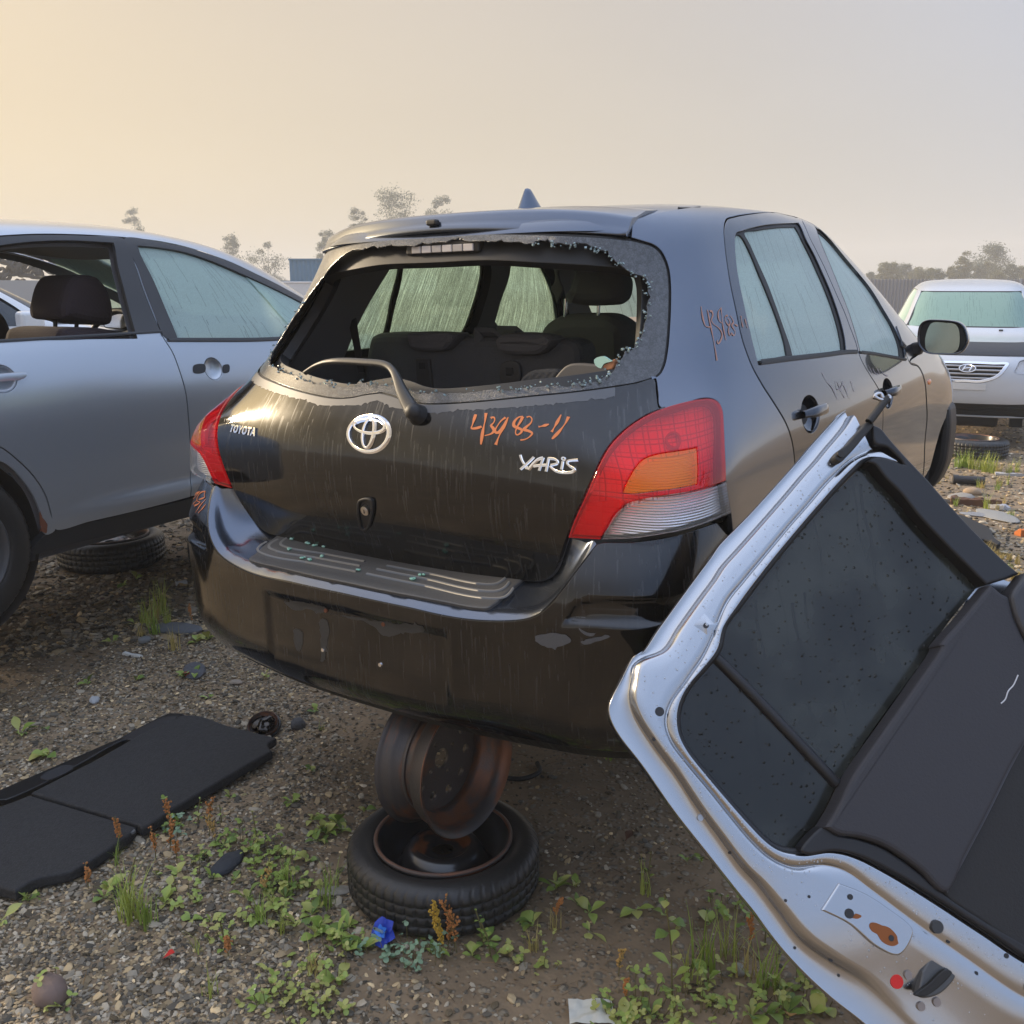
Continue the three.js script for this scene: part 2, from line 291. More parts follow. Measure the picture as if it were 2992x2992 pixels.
const mirrorA = p => p.map(q => q[2] ? [-q[0], q[1], q[2]] : [-q[0], q[1]]);

// a panel cut out of a surface: outline and holes in surface coordinates, with a rounded edge that turns inwards
function panel(S, outer, holes = [], o = {}) {
  const h = o.h || .008, cell = o.cell || .025, gap = o.gap ?? .0025, bev = o.bevel ?? .0015, off = o.off || 0, ret = o.ret ?? .012;
  const prep = (p, sg) => { let q = curve(p, h); if (gap) q = inset(q, gap * sg); return [q, bev ? inset(q, bev * sg) : q]; };
  const rings = [prep(outer, 1), ...holes.map(p => prep(p, -1))];
  const pts = [], co = [];
  for (const r of rings) for (const q of r[1]) co.push(q[0], q[1]);
  const nb = co.length / 2;
  let x0 = 1e9, x1 = -1e9, y0 = 1e9, y1 = -1e9; for (const q of rings[0][1]) { x0 = Math.min(x0, q[0]); x1 = Math.max(x1, q[0]); y0 = Math.min(y0, q[1]); y1 = Math.max(y1, q[1]); }
  const inside = (x, y) => { if (!inPoly(rings[0][1], x, y)) return false; for (let k = 1; k < rings.length; k++) if (inPoly(rings[k][1], x, y)) return false; return true; };
  const bin = new Map(), bs = h * 1.2, key = (x, y) => Math.floor(x / bs) + ',' + Math.floor(y / bs);
  for (let i = 0; i < nb; i++) bin.set(key(co[2 * i], co[2 * i + 1]), 1);
  const near = (x, y) => { const i = Math.floor(x / bs), j = Math.floor(y / bs); for (let a = -1; a <= 1; a++) for (let b = -1; b <= 1; b++) if (bin.has((i + a) + ',' + (j + b))) return true; return false; };
  let row = 0; for (let y = y0 + cell * .3; y < y1; y += cell, row++) for (let x = x0 + cell * (.3 + (row % 2) * .5); x < x1; x += cell) { const jx = x + (hash2(Math.round(x * 3e3), row, 1) - .5) * cell * .05, jy = y + (hash2(Math.round(x * 3e3), row, 2) - .5) * cell * .05; if (!near(jx, jy) && inside(jx, jy)) co.push(jx, jy); }
  const T = delaunay(Float64Array.from(co)), pos = [], nor = [], uv = [], idx = [];
  const put = (a, v, f, n) => { const p = S.pos(a, v, f); pos.push(...p); nor.push(...n); uv.push(a, v); return pos.length / 3 - 1; };
  for (let i = 0; i < co.length / 2; i++) put(co[2 * i], co[2 * i + 1], off, S.nrm(co[2 * i], co[2 * i + 1]));
  const emit = (a, b, c) => {
    const p = k => V3(pos[3 * k], pos[3 * k + 1], pos[3 * k + 2]), A = p(a), fn = p(b).sub(A).cross(p(c).sub(A));
    const s = fn.x * (nor[3 * a] + nor[3 * b] + nor[3 * c]) + fn.y * (nor[3 * a + 1] + nor[3 * b + 1] + nor[3 * c + 1]) + fn.z * (nor[3 * a + 2] + nor[3 * b + 2] + nor[3 * c + 2]);
    if (s >= 0) idx.push(a, b, c); else idx.push(a, c, b);
  };
  for (let t = 0; t < T.length; t += 3) { const a = T[t], b = T[t + 1], c = T[t + 2]; if (inside((co[2 * a] + co[2 * b] + co[2 * c]) / 3, (co[2 * a + 1] + co[2 * b + 1] + co[2 * c + 1]) / 3)) emit(a, b, c); }
  if (ret > 0) for (const [q0, q1] of rings) {
    const n = q0.length, L = [[], [], [], []];
    for (let i = 0; i <= n; i++) {
      const o0 = q0[i % n], o1 = q1[i % n], nn = S.nrm(o0[0], o0[1]);
      const pa = S.pos(o0[0], o0[1], off), pb = S.pos(o1[0], o1[1], off); let w = [pa[0] - pb[0], pa[1] - pb[1], pa[2] - pb[2]];
      if (!bev) { const q = q0[(i + 1) % n], qm = q0[(i + n - 1) % n], p = S.pos(q[0], q[1]), pm = S.pos(qm[0], qm[1]); const t = V3(p[0] - pm[0], p[1] - pm[1], p[2] - pm[2]).cross(V3(...nn)); w = [t.x, t.y, t.z]; }
      const l = Math.hypot(...w) || 1; w = w.map(x => x / l); const m = w.map((x, c) => (x + nn[c]) * .7071);
      L[0].push(put(o1[0], o1[1], off, nn)); L[1].push(put(o0[0], o0[1], off - bev, m)); L[2].push(put(o0[0], o0[1], off - bev, w)); L[3].push(put(o0[0], o0[1], off - ret, w));
    }
    for (let i = 0; i < n; i++) for (const k of [0, 2]) { emit(L[k][i], L[k][i + 1], L[k + 1][i]); emit(L[k][i + 1], L[k + 1][i + 1], L[k + 1][i]); }
  }
  const g = new THREE.BufferGeometry(); g.setAttribute('position', new THREE.Float32BufferAttribute(pos, 3)); g.setAttribute('normal', new THREE.Float32BufferAttribute(nor, 3)); g.setAttribute('uv', new THREE.Float32BufferAttribute(uv, 2)); g.setIndex(idx); return g;
}
// a raised band that follows a line on a surface: weatherstrips, trim, crayon strokes
function band(S, line, w, hgt, o = {}) {
  const L = curve(line, o.h || .008, !!o.closed), n = L.length, pos = [], nor = [], uv = [], idx = [], off = o.off || 0, m = o.flat ? 2 : 7;
  if (o.closed) L.push(L[0]);
  let s = 0;
  for (let i = 0; i < L.length; i++) {
    const a = L[Math.max(0, i - 1)], b = L[Math.min(L.length - 1, i + 1)]; let t = [b[0] - a[0], b[1] - a[1]]; const l = Math.hypot(...t) || 1; t = [-t[1] / l, t[0] / l];
    if (i) s += Math.hypot(L[i][0] - L[i - 1][0], L[i][1] - L[i - 1][1]);
    const ww = typeof w === 'function' ? w(i / (L.length - 1)) : w;
    for (let k = 0; k < m; k++) {
      const x = k / (m - 1) * 2 - 1, q = [L[i][0] + t[0] * x * ww / 2, L[i][1] + t[1] * x * ww / 2], z = o.flat ? hgt : hgt * Math.sqrt(Math.max(0, 1 - Math.pow(Math.abs(x), 2.5)));
      const nn = S.nrm(q[0], q[1]); pos.push(...S.pos(q[0], q[1], off + z));
      const e = S.pos(L[i][0] + t[0], L[i][1] + t[1]), f = S.pos(L[i][0] + t[0] * .9, L[i][1] + t[1] * .9); let tw = [e[0] - f[0], e[1] - f[1], e[2] - f[2]]; const tl = Math.hypot(...tw) || 1; tw = tw.map(c => c / tl);
      const tilt = o.flat ? 0 : Math.sign(x) * Math.pow(Math.abs(x), 1.5) * 1.2, v = [0, 1, 2].map(c => nn[c] + tw[c] * tilt), vl = Math.hypot(...v); nor.push(...v.map(c => c / vl)); uv.push(s, x * ww / 2);
    }
  }
  for (let i = 0; i < L.length - 1; i++) for (let k = 0; k < m - 1; k++) { const a = i * m + k; idx.push(a, a + m, a + 1, a + 1, a + m, a + m + 1); }
  const g = new THREE.BufferGeometry(); g.setAttribute('position', new THREE.Float32BufferAttribute(pos, 3)); g.setAttribute('normal', new THREE.Float32BufferAttribute(nor, 3)); g.setAttribute('uv', new THREE.Float32BufferAttribute(uv, 2)); g.setIndex(idx); return g;
}
// ruled sheet through several 3-D lines of equally many points (each line: array of [x, y, z])
function sheet(lines, closed = false, flip = false) {
  const n = lines[0].length, m = lines.length, pos = [], uv = [], idx = [];
  for (let j = 0; j < m; j++) for (let i = 0; i < n; i++) { pos.push(...lines[j][i]); uv.push(i / n, j / m); }
  for (let j = 0; j < m - 1; j++) for (let i = 0; i < (closed ? n : n - 1); i++) { const a = j * n + i, b = j * n + (i + 1) % n, c = a + n, d = b + n; if (flip) idx.push(a, c, b, b, c, d); else idx.push(a, b, c, b, d, c); }
  const g = new THREE.BufferGeometry(); g.setAttribute('position', new THREE.Float32BufferAttribute(pos, 3)); g.setAttribute('uv', new THREE.Float32BufferAttribute(uv, 2)); g.setIndex(idx); g.computeVertexNormals(); return g;
}
function resample(L, n, closed = false) {              // equally many points along a line of 2-D or 3-D points
  const P = closed ? [...L, L[0]] : L, acc = [0]; for (let i = 1; i < P.length; i++) acc.push(acc[i - 1] + Math.hypot(...P[i].map((c, k) => c - P[i - 1][k])));
  const tot = acc[acc.length - 1], out = []; let j = 0;
  for (let i = 0; i < n; i++) { const t = tot * i / (closed ? n : n - 1); while (j < P.length - 2 && acc[j + 1] < t) j++; const u = (t - acc[j]) / Math.max(1e-9, acc[j + 1] - acc[j]); out.push(P[j].map((c, k) => c + (P[j + 1][k] - c) * clamp(u, 0, 1))); }
  return out;
}
const font = await new FontLoader().loadAsync('fonts/droid/droid_sans_bold.typeface.json');
// ---------------------------------------------------------------- ground
const groundH = (x, z) => .010 * (fbm(x * 1.3 + 50, z * 1.3 + 50, 61, 3) - .5) + .006 * (fbm(x * 7 + 9, z * 7 + 9, 62, 2) - .5);
{
  const n = 300, pos = [], uv = [], idx = [], S = i => { const t = i / n * 2 - 1; return Math.sinh(t * 5.2) / Math.sinh(5.2) * 320; };
  for (let j = 0; j <= n; j++) for (let i = 0; i <= n; i++) { const x = S(i) + .2, z = S(j) - .2, near = 1 - smooth(12, 40, Math.hypot(x, z)); pos.push(x, groundH(x, z) * near - (1 - near) * .0, z); uv.push(x, z); }
  for (let j = 0; j < n; j++) for (let i = 0; i < n; i++) { const a = j * (n + 1) + i; idx.push(a, a + n + 1, a + 1, a + 1, a + n + 1, a + n + 2); }
  const g = new THREE.BufferGeometry(); g.setAttribute('position', new THREE.Float32BufferAttribute(pos, 3)); g.setAttribute('uv', new THREE.Float32BufferAttribute(uv, 2)); g.setIndex(idx); g.computeVertexNormals();
  const cell = (u, v, G, s) => { let d1 = 9, d2 = 9, id = 0; const x = u * G, y = v * G, i0 = Math.floor(x), j0 = Math.floor(y); for (let a = -1; a <= 1; a++) for (let b = -1; b <= 1; b++) { const i = ((i0 + a) % G + G) % G, j = ((j0 + b) % G + G) % G, px = i0 + a + hash2(i, j, s), py = j0 + b + hash2(i, j, s + 1), d = Math.hypot(px - x, py - y); if (d < d1) { d2 = d1; d1 = d; id = hash2(i, j, s + 2); } else if (d < d2) d2 = d; } return [d1, d2 - d1, id]; };
  const N = 1024, T = 1.7, cache = new Float32Array(N * N * 3);
  for (let j = 0; j < N; j++) for (let i = 0; i < N; i++) { const u = i / N, v = j / N, [d1, e, id] = cell(u, v, 110, 3), [q1, q2, q3] = cell(u, v, 46, 9), k = (j * N + i) * 3; const soil = fbm(u * 5, v * 5, 31, 5, 5, 5); cache[k] = Math.max(smooth(.5, .1, d1) * (id > .55 ? 1 : .15) * .5, smooth(.42, .15, q1) * (q3 > .82 ? 1 : 0)); cache[k + 1] = id > .55 ? id : 0; cache[k + 2] = soil; }
  const at = (u, v, c) => cache[((Math.floor(v * N) % N) * N + Math.floor(u * N) % N) * 3 + c];
  const col = tex(N, N, (u, v) => { const s = at(u, v, 2), h = at(u, v, 0), f = fbm(u * 40, v * 40, 44, 3, 40, 40); let c = [.23, .165, .10].map(x => x * (.62 + .75 * s) * (.8 + .4 * f)); const st = smooth(.2, .5, h), g = .10 + .18 * hash2(Math.floor(u * 110), Math.floor(v * 110), 71); c = c.map((x, i) => lerp(x, g * [1.18, 1, .72][i], st * .8)); return c.map(toS); }, true);
  const bmp = tex(N, N, (u, v) => .25 * at(u, v, 2) + .55 * at(u, v, 0) + .2 * fbm(u * 90, v * 90, 45, 3, 90, 90));
  col.repeat.set(1 / T, 1 / T); bmp.repeat.set(1 / T, 1 / T);
  struct('ground', g, new THREE.MeshStandardMaterial({ map: col, bumpMap: bmp, bumpScale: .012, roughness: .88 }));
}
// loose crushed stone
function stoneGeo(s, d = 1, flat = .6) { reseed(s); const g = new THREE.IcosahedronGeometry(1, d), p = g.attributes.position, m = new Map(); for (let i = 0; i < p.count; i++) { const k = [p.getX(i), p.getY(i), p.getZ(i)].map(x => x.toFixed(3)).join(); if (!m.has(k)) m.set(k, rr(.68, 1.2)); const f = m.get(k); p.setXYZ(i, p.getX(i) * f, p.getY(i) * f * flat, p.getZ(i) * f); } g.computeVertexNormals(); return g; }
{
  const mats = std([1, 1, 1], .75), kinds = [stoneGeo(1, 0), stoneGeo(2, 0, .5), stoneGeo(3, 0, .75), stoneGeo(4, 1, .55)];
  const camXZ = [CAM.x, CAM.z], fx = Math.sin(CAM.yaw), fz = -Math.cos(CAM.yaw);
  const gravelly = (x, z) => {                      // where the photograph shows crushed stone rather than bare earth
    const n = fbm(x * 1.1 + 20, z * 1.1 + 20, 81, 4);
    let k = smooth(.46, .66, n) * .55 + .06;
    k += .9 * smooth(.6, -.1, Math.hypot((x + .25) / 1.5, (z - .75) / .75) - .55);   // the heap along the near left
    k += .18 * smooth(-.6, -1.2, x) * smooth(-2.2, -.6, z);
    k *= 1 - .75 * smooth(.55, .25, Math.hypot(x - .75, (z + .2) / 1.2) - .35);        // trodden earth below the car
    return clamp(k, .03, 1);
  };
  kinds.forEach((geo, q) => {
    reseed(300 + q); const N = 30000, im = new THREE.InstancedMesh(geo, mats, N), m = new THREE.Matrix4(), e = new THREE.Euler(), c = new THREE.Color(); let n = 0;
    for (let t = 0; t < 400000 && n < N; t++) {
      const far = rnd() < .34, dist = far ? lerp(4.5, 15, Math.pow(rnd(), 1.4)) : lerp(1.6, 5, Math.pow(rnd(), .9)), an = rr(-.58, .58), x = camXZ[0] + (fx * Math.cos(an) - fz * Math.sin(an)) * dist, z = camXZ[1] + (fz * Math.cos(an) + fx * Math.sin(an)) * dist;
      if (rnd() > (far ? .5 + .5 * gravelly(x, z) : gravelly(x, z))) continue;
      const s = (far ? rr(.005, .016) : rr(.0022, .0072)) * (rnd() < .05 ? 1.9 : 1), g = (.05 + .34 * Math.pow(rnd(), 1.6)) * (rnd() < .06 ? 1.8 : 1), w = rnd() < .45 ? 1 : 0;
      e.set(rr(-.5, .5), rnd() * 6.28, rr(-.5, .5)); m.compose(V3(x, groundH(x, z) + s * rr(.05, .4), z), new THREE.Quaternion().setFromEuler(e), V3(s * rr(.9, 1.9), s * rr(.45, .9), s));
      im.setMatrixAt(n, m); im.setColorAt(n, c.setRGB(g * (w ? 1.34 : 1.17), g, g * (w ? .56 : .74))); n++;
    }
    im.count = n; im.name = numbered('gravel'); stuff(im, 'loose grey crushed stone scattered over the bare earth', 'gravel');
  });
}
// straw, twigs and crumbs of bark between the stones
{
  reseed(701); const N = 2600, g = new THREE.CylinderGeometry(.5, .35, 1, 4, 1); g.rotateX(Math.PI / 2); const im = new THREE.InstancedMesh(g, std([1, 1, 1], .9), N), m = new THREE.Matrix4(), e = new THREE.Euler(), c = new THREE.Color(); const fx = Math.sin(CAM.yaw), fz = -Math.cos(CAM.yaw);
  for (let n = 0; n < N; n++) { const dist = lerp(1.7, 7, Math.pow(rnd(), 1.3)), an = rr(-.58, .58), x = CAM.x + (fx * Math.cos(an) - fz * Math.sin(an)) * dist, z = CAM.z + (fz * Math.cos(an) + fx * Math.sin(an)) * dist, L = rr(.008, .045), w = rr(.0008, .0024), k = rr(.4, 1.3); e.set(rr(-.25, .25), rnd() * 6.28, 0); m.compose(V3(x, groundH(x, z) + .004 + w, z), new THREE.Quaternion().setFromEuler(e), V3(w, w, L)); im.setMatrixAt(n, m); im.setColorAt(n, rnd() < .5 ? c.setRGB(.22 * k, .13 * k, .05 * k) : c.setRGB(.10 * k, .06 * k, .035 * k)); }
  im.name = 'straw'; stuff(im, 'bits of brown straw and twig scattered over the ground', 'straw');
}
// ---------------------------------------------------------------- the black hatchback: frame and body surfaces
// local axes: x to its right, y up from its wheels' ground, z to its rear (rear bumper near 0)
const hatchM = camW.clone().multiply(camMatrix(1.6407, 1.2528, 1.7045, CAM.yaw, CAM.pitch, -1.378 * Math.PI / 180).invert());
const hatchInv = hatchM.clone().invert();
function autoKnots(net, skipCols = 0) {
  const R = net.length, Cn = net[0].length, D = (p, q) => Math.hypot(p[0] - q[0], p[1] - q[1], p[2] - q[2]);
  const ka = [0], kv = [0];
  for (let c = 1; c < Cn; c++) { let s = 0, k = 0; for (let r = 0; r < R - 2; r++) { s += D(net[r][c], net[r][c - 1]); k++; } ka.push(ka[c - 1] + s / k); }
  for (let r = 1; r < R; r++) { let s = 0, k = 0; for (let c = 0; c < Math.min(Cn, 9); c++) { s += D(net[r][c], net[r - 1][c]); k++; } kv.push(kv[r - 1] + s / k); }
  return [ka, kv];
}
const U_ROWS = [
  // [x, z forward (, y)] from the middle of the rear round the right side to the middle of the nose
  [.30, [[0, .12], [.30, .122], [.50, .135], [.63, .155], [.725, .20], [.775, .30], [.797, .48], [.80, .75], [.806, 1.2], [.806, 1.68], [.80, 2.2], [.79, 2.7], [.77, 3.2], [.62, 3.60], [0, 3.74]]],
  [.45, [[0, .10], [.30, .102], [.50, .115], [.64, .138], [.745, .19], [.80, .29], [.822, .48], [.828, .75], [.838, 1.2], [.838, 1.68], [.832, 2.2], [.822, 2.7], [.80, 3.2], [.65, 3.60], [0, 3.76]]],
  [.58, [[0, .080], [.30, .083], [.50, .097], [.65, .112], [.765, .15], [.826, .25], [.84, .45], [.836, .75], [.846, 1.2], [.846, 1.68], [.840, 2.2], [.830, 2.7], [.81, 3.2], [.66, 3.58], [0, 3.74]]],
  [.68, [[0, .045], [.30, .049], [.50, .066], [.65, .080], [.778, .103], [.842, .205], [.848, .42], [.838, .75], [.847, 1.2], [.847, 1.68], [.841, 2.2], [.831, 2.7], [.81, 3.2], [.66, 3.55], [0, 3.70]]],
  [.78, [[0, .030], [.30, .035], [.50, .055], [.65, .071], [.778, .096], [.842, .20], [.848, .42], [.838, .76], [.846, 1.2], [.846, 1.68], [.840, 2.2], [.828, 2.7], [.80, 3.17], [.65, 3.48], [0, 3.64]]],
  [.86, [[0, .036], [.30, .042], [.50, .065], [.64, .085], [.765, .118], [.827, .225], [.836, .43], [.829, .77], [.838, 1.2], [.839, 1.68], [.832, 2.2], [.815, 2.7], [.775, 3.12], [.62, 3.38], [0, 3.54]]],
  [.93, [[0, .058], [.29, .066], [.48, .094], [.605, .125], [.718, .185], [.782, .29], [.806, .47], [.811, .79], [.821, 1.2], [.822, 1.68], [.814, 2.2], [.795, 2.66], [.74, 3.0], [.56, 3.18], [0, 3.30]]],
  [1.00, [[0, .100], [.28, .110], [.46, .143], [.575, .186], [.67, .26], [.735, .37], [.770, .55], [.786, .82], [.797, 1.2], [.798, 1.68], [.79, 2.2], [.765, 2.55], [.69, 2.76], [.48, 2.86], [0, 2.92]]],
  [1.10, [[0, .160], [.27, .171], [.43, .208], [.538, .256], [.628, .335], [.690, .445], [.728, .61], [.746, .85], [.757, 1.2], [.757, 1.68], [.745, 2.15], [.715, 2.42], [.63, 2.58], [.42, 2.68], [0, 2.74]]],
  [1.22, [[0, .232], [.26, .243], [.41, .282], [.507, .332], [.586, .412], [.644, .52], [.680, .68], [.699, .88], [.708, 1.2], [.707, 1.66], [.694, 2.03], [.658, 2.24], [.57, 2.38], [.37, 2.47], [0, 2.52]]],
  [1.33, [[0, .298], [.25, .309], [.39, .346], [.480, .394], [.553, .47], [.604, .575], [.634, .73], [.651, .91], [.660, 1.2], [.657, 1.62], [.638, 1.89], [.595, 2.07], [.50, 2.18], [.32, 2.26], [0, 2.30]]],
  [1.41, [[0, .352], [.24, .362, 1.41], [.37, .396, 1.41], [.452, .442, 1.41], [.516, .515, 1.412], [.561, .615, 1.415], [.588, .76, 1.42], [.603, .93, 1.425], [.612, 1.2, 1.43], [.606, 1.56, 1.428], [.582, 1.77, 1.42], [.538, 1.91, 1.41], [.45, 2.01, 1.405], [.28, 2.08, 1.40], [0, 2.12, 1.40]]],
  [1.45, [[0, .44, 1.438], [.21, .452, 1.438], [.325, .48, 1.44], [.395, .52, 1.446], [.452, .585, 1.449], [.491, .67, 1.453], [.514, .79, 1.458], [.528, .94, 1.463], [.536, 1.2, 1.467], [.53, 1.5, 1.465], [.508, 1.66, 1.46], [.47, 1.77, 1.453], [.39, 1.85, 1.447], [.24, 1.90, 1.443], [0, 1.93, 1.44]]],
  [1.49, [[0, .62, 1.456], [.15, .628, 1.457], [.22, .645, 1.459], [.265, .67, 1.461], [.302, .715, 1.464], [.327, .775, 1.467], [.342, .86, 1.471], [.35, .97, 1.475], [.354, 1.2, 1.479], [.35, 1.42, 1.477], [.335, 1.52, 1.474], [.31, 1.59, 1.469], [.26, 1.64, 1.465], [.16, 1.67, 1.461], [0, 1.69, 1.458]]],
  [1.51, [[0, .80, 1.461], [0, .803, 1.462], [0, .81, 1.463], [0, .82, 1.464], [0, .84, 1.466], [0, .87, 1.468], [0, .91, 1.471], [0, .98, 1.475], [0, 1.15, 1.479], [0, 1.30, 1.478], [0, 1.37, 1.475], [0, 1.42, 1.472], [0, 1.45, 1.470], [0, 1.47, 1.468], [0, 1.48, 1.466]]],
];
const uNet = U_ROWS.map(([y, pts]) => pts.map(p => [p[0], p[2] ?? y, -p[1]]));
uNet.push(uNet[uNet.length - 2].map((p, i) => [-p[0] || 0, p[1], 2 * uNet[uNet.length - 1][i][2] - p[2]]));
const [uKa, uKv] = autoKnots(uNet);
const HU = new Surf(uKa, uKv, uNet, { top: 1, step: .012 });
// bumper skin
const B_ROWS = [
  [.17, [[0, .015], [.30, .028], [.50, .058], [.65, .095], [.745, .16], [.785, .28], [.80, .48], [.805, .72]]],
  [.215, [[0, -.036], [.30, -.022], [.50, .010], [.665, .050], [.772, .118], [.818, .245], [.832, .47], [.836, .72]]],
  [.26, [[0, -.068], [.30, -.052], [.50, -.020], [.678, .024], [.79, .094], [.835, .23], [.846, .46], [.846, .72]]],
  [.31, [[0, -.078], [.30, -.062], [.50, -.030], [.682, .014], [.797, .084], [.842, .222], [.852, .46], [.851, .72]]],
  [.38, [[0, -.077], [.30, -.061], [.50, -.030], [.684, .012], [.80, .082], [.845, .22], [.855, .46], [.853, .72]]],
  [.46, [[0, -.078], [.30, -.062], [.50, -.032], [.686, .009], [.803, .08], [.847, .22], [.857, .46], [.854, .72]]],
  [.53, [[0, -.080], [.30, -.064], [.50, -.034], [.687, .006], [.803, .078], [.847, .22], [.857, .46], [.854, .72]]],
  [.60, [[0, -.070], [.30, -.054], [.50, -.024], [.683, .016], [.797, .087], [.843, .226], [.855, .46], [.853, .72]]],
  [.68, [[0, -.02], [.30, -.008], [.50, .020], [.665, .055], [.777, .115], [.830, .24], [.848, .46], [.85, .72]]],
  [.75, [[0, .05], [.30, .053], [.50, .068], [.645, .097], [.75, .15], [.808, .26], [.834, .47], [.843, .72]]],
];
const bNet = B_ROWS.map(([y, pts]) => pts.map(p => [p[0], y, -p[1]]));
const [bKa, bKv] = autoKnots(bNet);
// ---------------------------------------------------------------- materials of the cars
const speck = tex(512, 512, (u, v) => .5 + .5 * (hash2(Math.floor(u * 512), Math.floor(v * 512), 5) - .5));
// dried water runs and road film on the rear of the hatchback: 1 m of surface
const runTex = (() => {
  const N = 1024, st = new Float32Array(N * N); reseed(77);
  for (let k = 0; k < 1500; k++) { const x = rnd() * N, y0 = rnd() * N, L = rr(20, 190) * rr(.3, 1), w = rr(.6, 2.6), s = rr(.15, .8); for (let j = 0; j < L; j++) { const yy = (Math.floor(y0 - j) + N) % N, f = s * Math.min(1, j / 8) * (1 - j / L) ; const c = x + Math.sin(j * .02 + k) * 1.5; for (let i = -3; i <= 3; i++) { const xx = (Math.floor(c + i) + N) % N; st[yy * N + xx] = Math.max(st[yy * N + xx], f * Math.exp(-i * i / (w * w))); } } }
  for (let k = 0; k < 70; k++) { const x = rnd() * N, y0 = rnd() * N, L = rr(60, 260), w = rr(5, 16), s = rr(.08, .26); for (let j = 0; j < L; j++) { const yy = (Math.floor(y0 - j) + N) % N, f = s * Math.min(1, j / 30) * (1 - j / L); for (let i = -30; i <= 30; i++) { const xx = (Math.floor(x + i + 3 * Math.sin(j * .05 + k)) + N) % N; st[yy * N + xx] = Math.max(st[yy * N + xx], f * Math.exp(-i * i / (w * w)) * (.6 + .8 * vnoise((x + i) * .35, j * .06, k))); } } }
  return (u, v) => st[(Math.floor(v * N) % N) * N + Math.floor(u * N) % N];
})();
const dirtRM = tex(1024, 1024, (u, v) => { const r = runTex(u, v), f = fbm(u * 6, v * 6, 3, 5, 6, 6); return [0, .10 + .40 * r + .12 * smooth(.45, .75, f) + .05 * hash2(Math.floor(u * 1024), Math.floor(v * 1024), 8), .9 - .9 * r]; });
const dirtCol = tex(1024, 1024, (u, v) => { const r = runTex(u, v), f = fbm(u * 5, v * 9, 13, 5, 5, 9), k = .012 + .010 * r + .004 * smooth(.45, .8, f) + (hash2(Math.floor(u * 1024), Math.floor(v * 1024), 9) > .9985 ? .12 : 0); return [toS(k), toS(k * 1.06), toS(k * 1.22)]; }, true);
const paintBlack = phy([.040, .046, .060], .12, { metalness: .85, clearcoat: 1, clearcoatRoughness: .03 });
const paintDew = phy([.095, .115, .155], .20, { metalness: .85, clearcoat: 1, clearcoatRoughness: .10 });     // beaded with fine dew
const paintDirty = new THREE.MeshPhysicalMaterial({ map: dirtCol, roughness: 1, metalness: 1, roughnessMap: dirtRM, metalnessMap: dirtRM, side: THREE.DoubleSide, clearcoat: 1, clearcoatRoughness: .05 });
const plasticBlack = std([.016, .016, .017], .55), plasticGloss = std([.008, .008, .009], .12), rubber = std([.012, .012, .012], .7);
const trimGrey = std([.15, .145, .15], .6), shellDark = std([.022, .023, .027], .6), liner = std([.22, .215, .205], .9);
const weave = tex(256, 256, (u, v) => { const a = Math.sin(u * Math.PI * 2 * 48) * Math.sin(v * Math.PI * 2 * 48); return .5 + .35 * a + .3 * (hash2(Math.floor(u * 256), Math.floor(v * 256), 4) - .5); });
const fuzz = tex(512, 512, (u, v) => .25 + .5 * hash2(Math.floor(u * 512), Math.floor(v * 512), 6) + .25 * fbm(u * 40, v * 40, 2, 2, 40, 40));
const carpet = std([.085, .085, .092], .95, { bumpMap: fuzz, bumpScale: .002 });
const cloth = std([.11, .105, .112], .9, { bumpMap: weave, bumpScale: .001 });
const chrome = std([.82, .82, .84], .08, { metalness: 1 });
const crayon = std([.62, .20, .075], .85), crayonPale = std([.45, .24, .18], .85);
const rust = std([.16, .055, .025], .9);
// fogged glass: fine drops over the whole pane, wiped by runs
const fogTex = (runs, seed0) => { const N = 512, st = new Float32Array(N * N); reseed(seed0); for (let k = 0; k < runs; k++) { const x = rnd() * N, y0 = rnd() * N, L = rr(40, 300), w = rr(.7, 1.8); for (let j = 0; j < L; j++) { const yy = (Math.floor(y0 - j) + N) % N, c = x + Math.sin(j * .05 + k * 1.7) * 1.2 + j * .05; for (let i = -2; i <= 2; i++) { const xx = (Math.floor(c + i) + N) % N; st[yy * N + xx] = Math.max(st[yy * N + xx], Math.exp(-i * i / (w * w)) * (.5 + .5 * vnoise(j * .1, k))); } } }
  return tex(N, N, (u, v) => { const r = st[Math.floor(v * N) * N + Math.floor(u * N)], d = hash2(Math.floor(u * 256), Math.floor(v * 256), 3), k = 1 - .38 * r - .12 * d * (runs > 300 ? 2 : 1); return [.83 * k, .91 * k, .88 * k]; }, true); };
const fogMapA = fogTex(26, 5), fogMapB = fogTex(700, 9);
for (const t of [fogMapA, fogMapB]) t.repeat.set(2.2, 2.2);
const fogGlass = new THREE.MeshPhysicalMaterial({ color: lin(.92, .97, .97), map: fogMapA, roughness: .75, transmission: .40, thickness: 0, ior: 1.3, side: THREE.DoubleSide, clearcoat: .5, clearcoatRoughness: .15 });
const fogGlassWet = new THREE.MeshPhysicalMaterial({ color: lin(.86, 1, .88), map: fogMapB, bumpMap: fogMapB, bumpScale: .002, roughness: .7, transmission: .68, thickness: 0, ior: 1.3, side: THREE.DoubleSide });
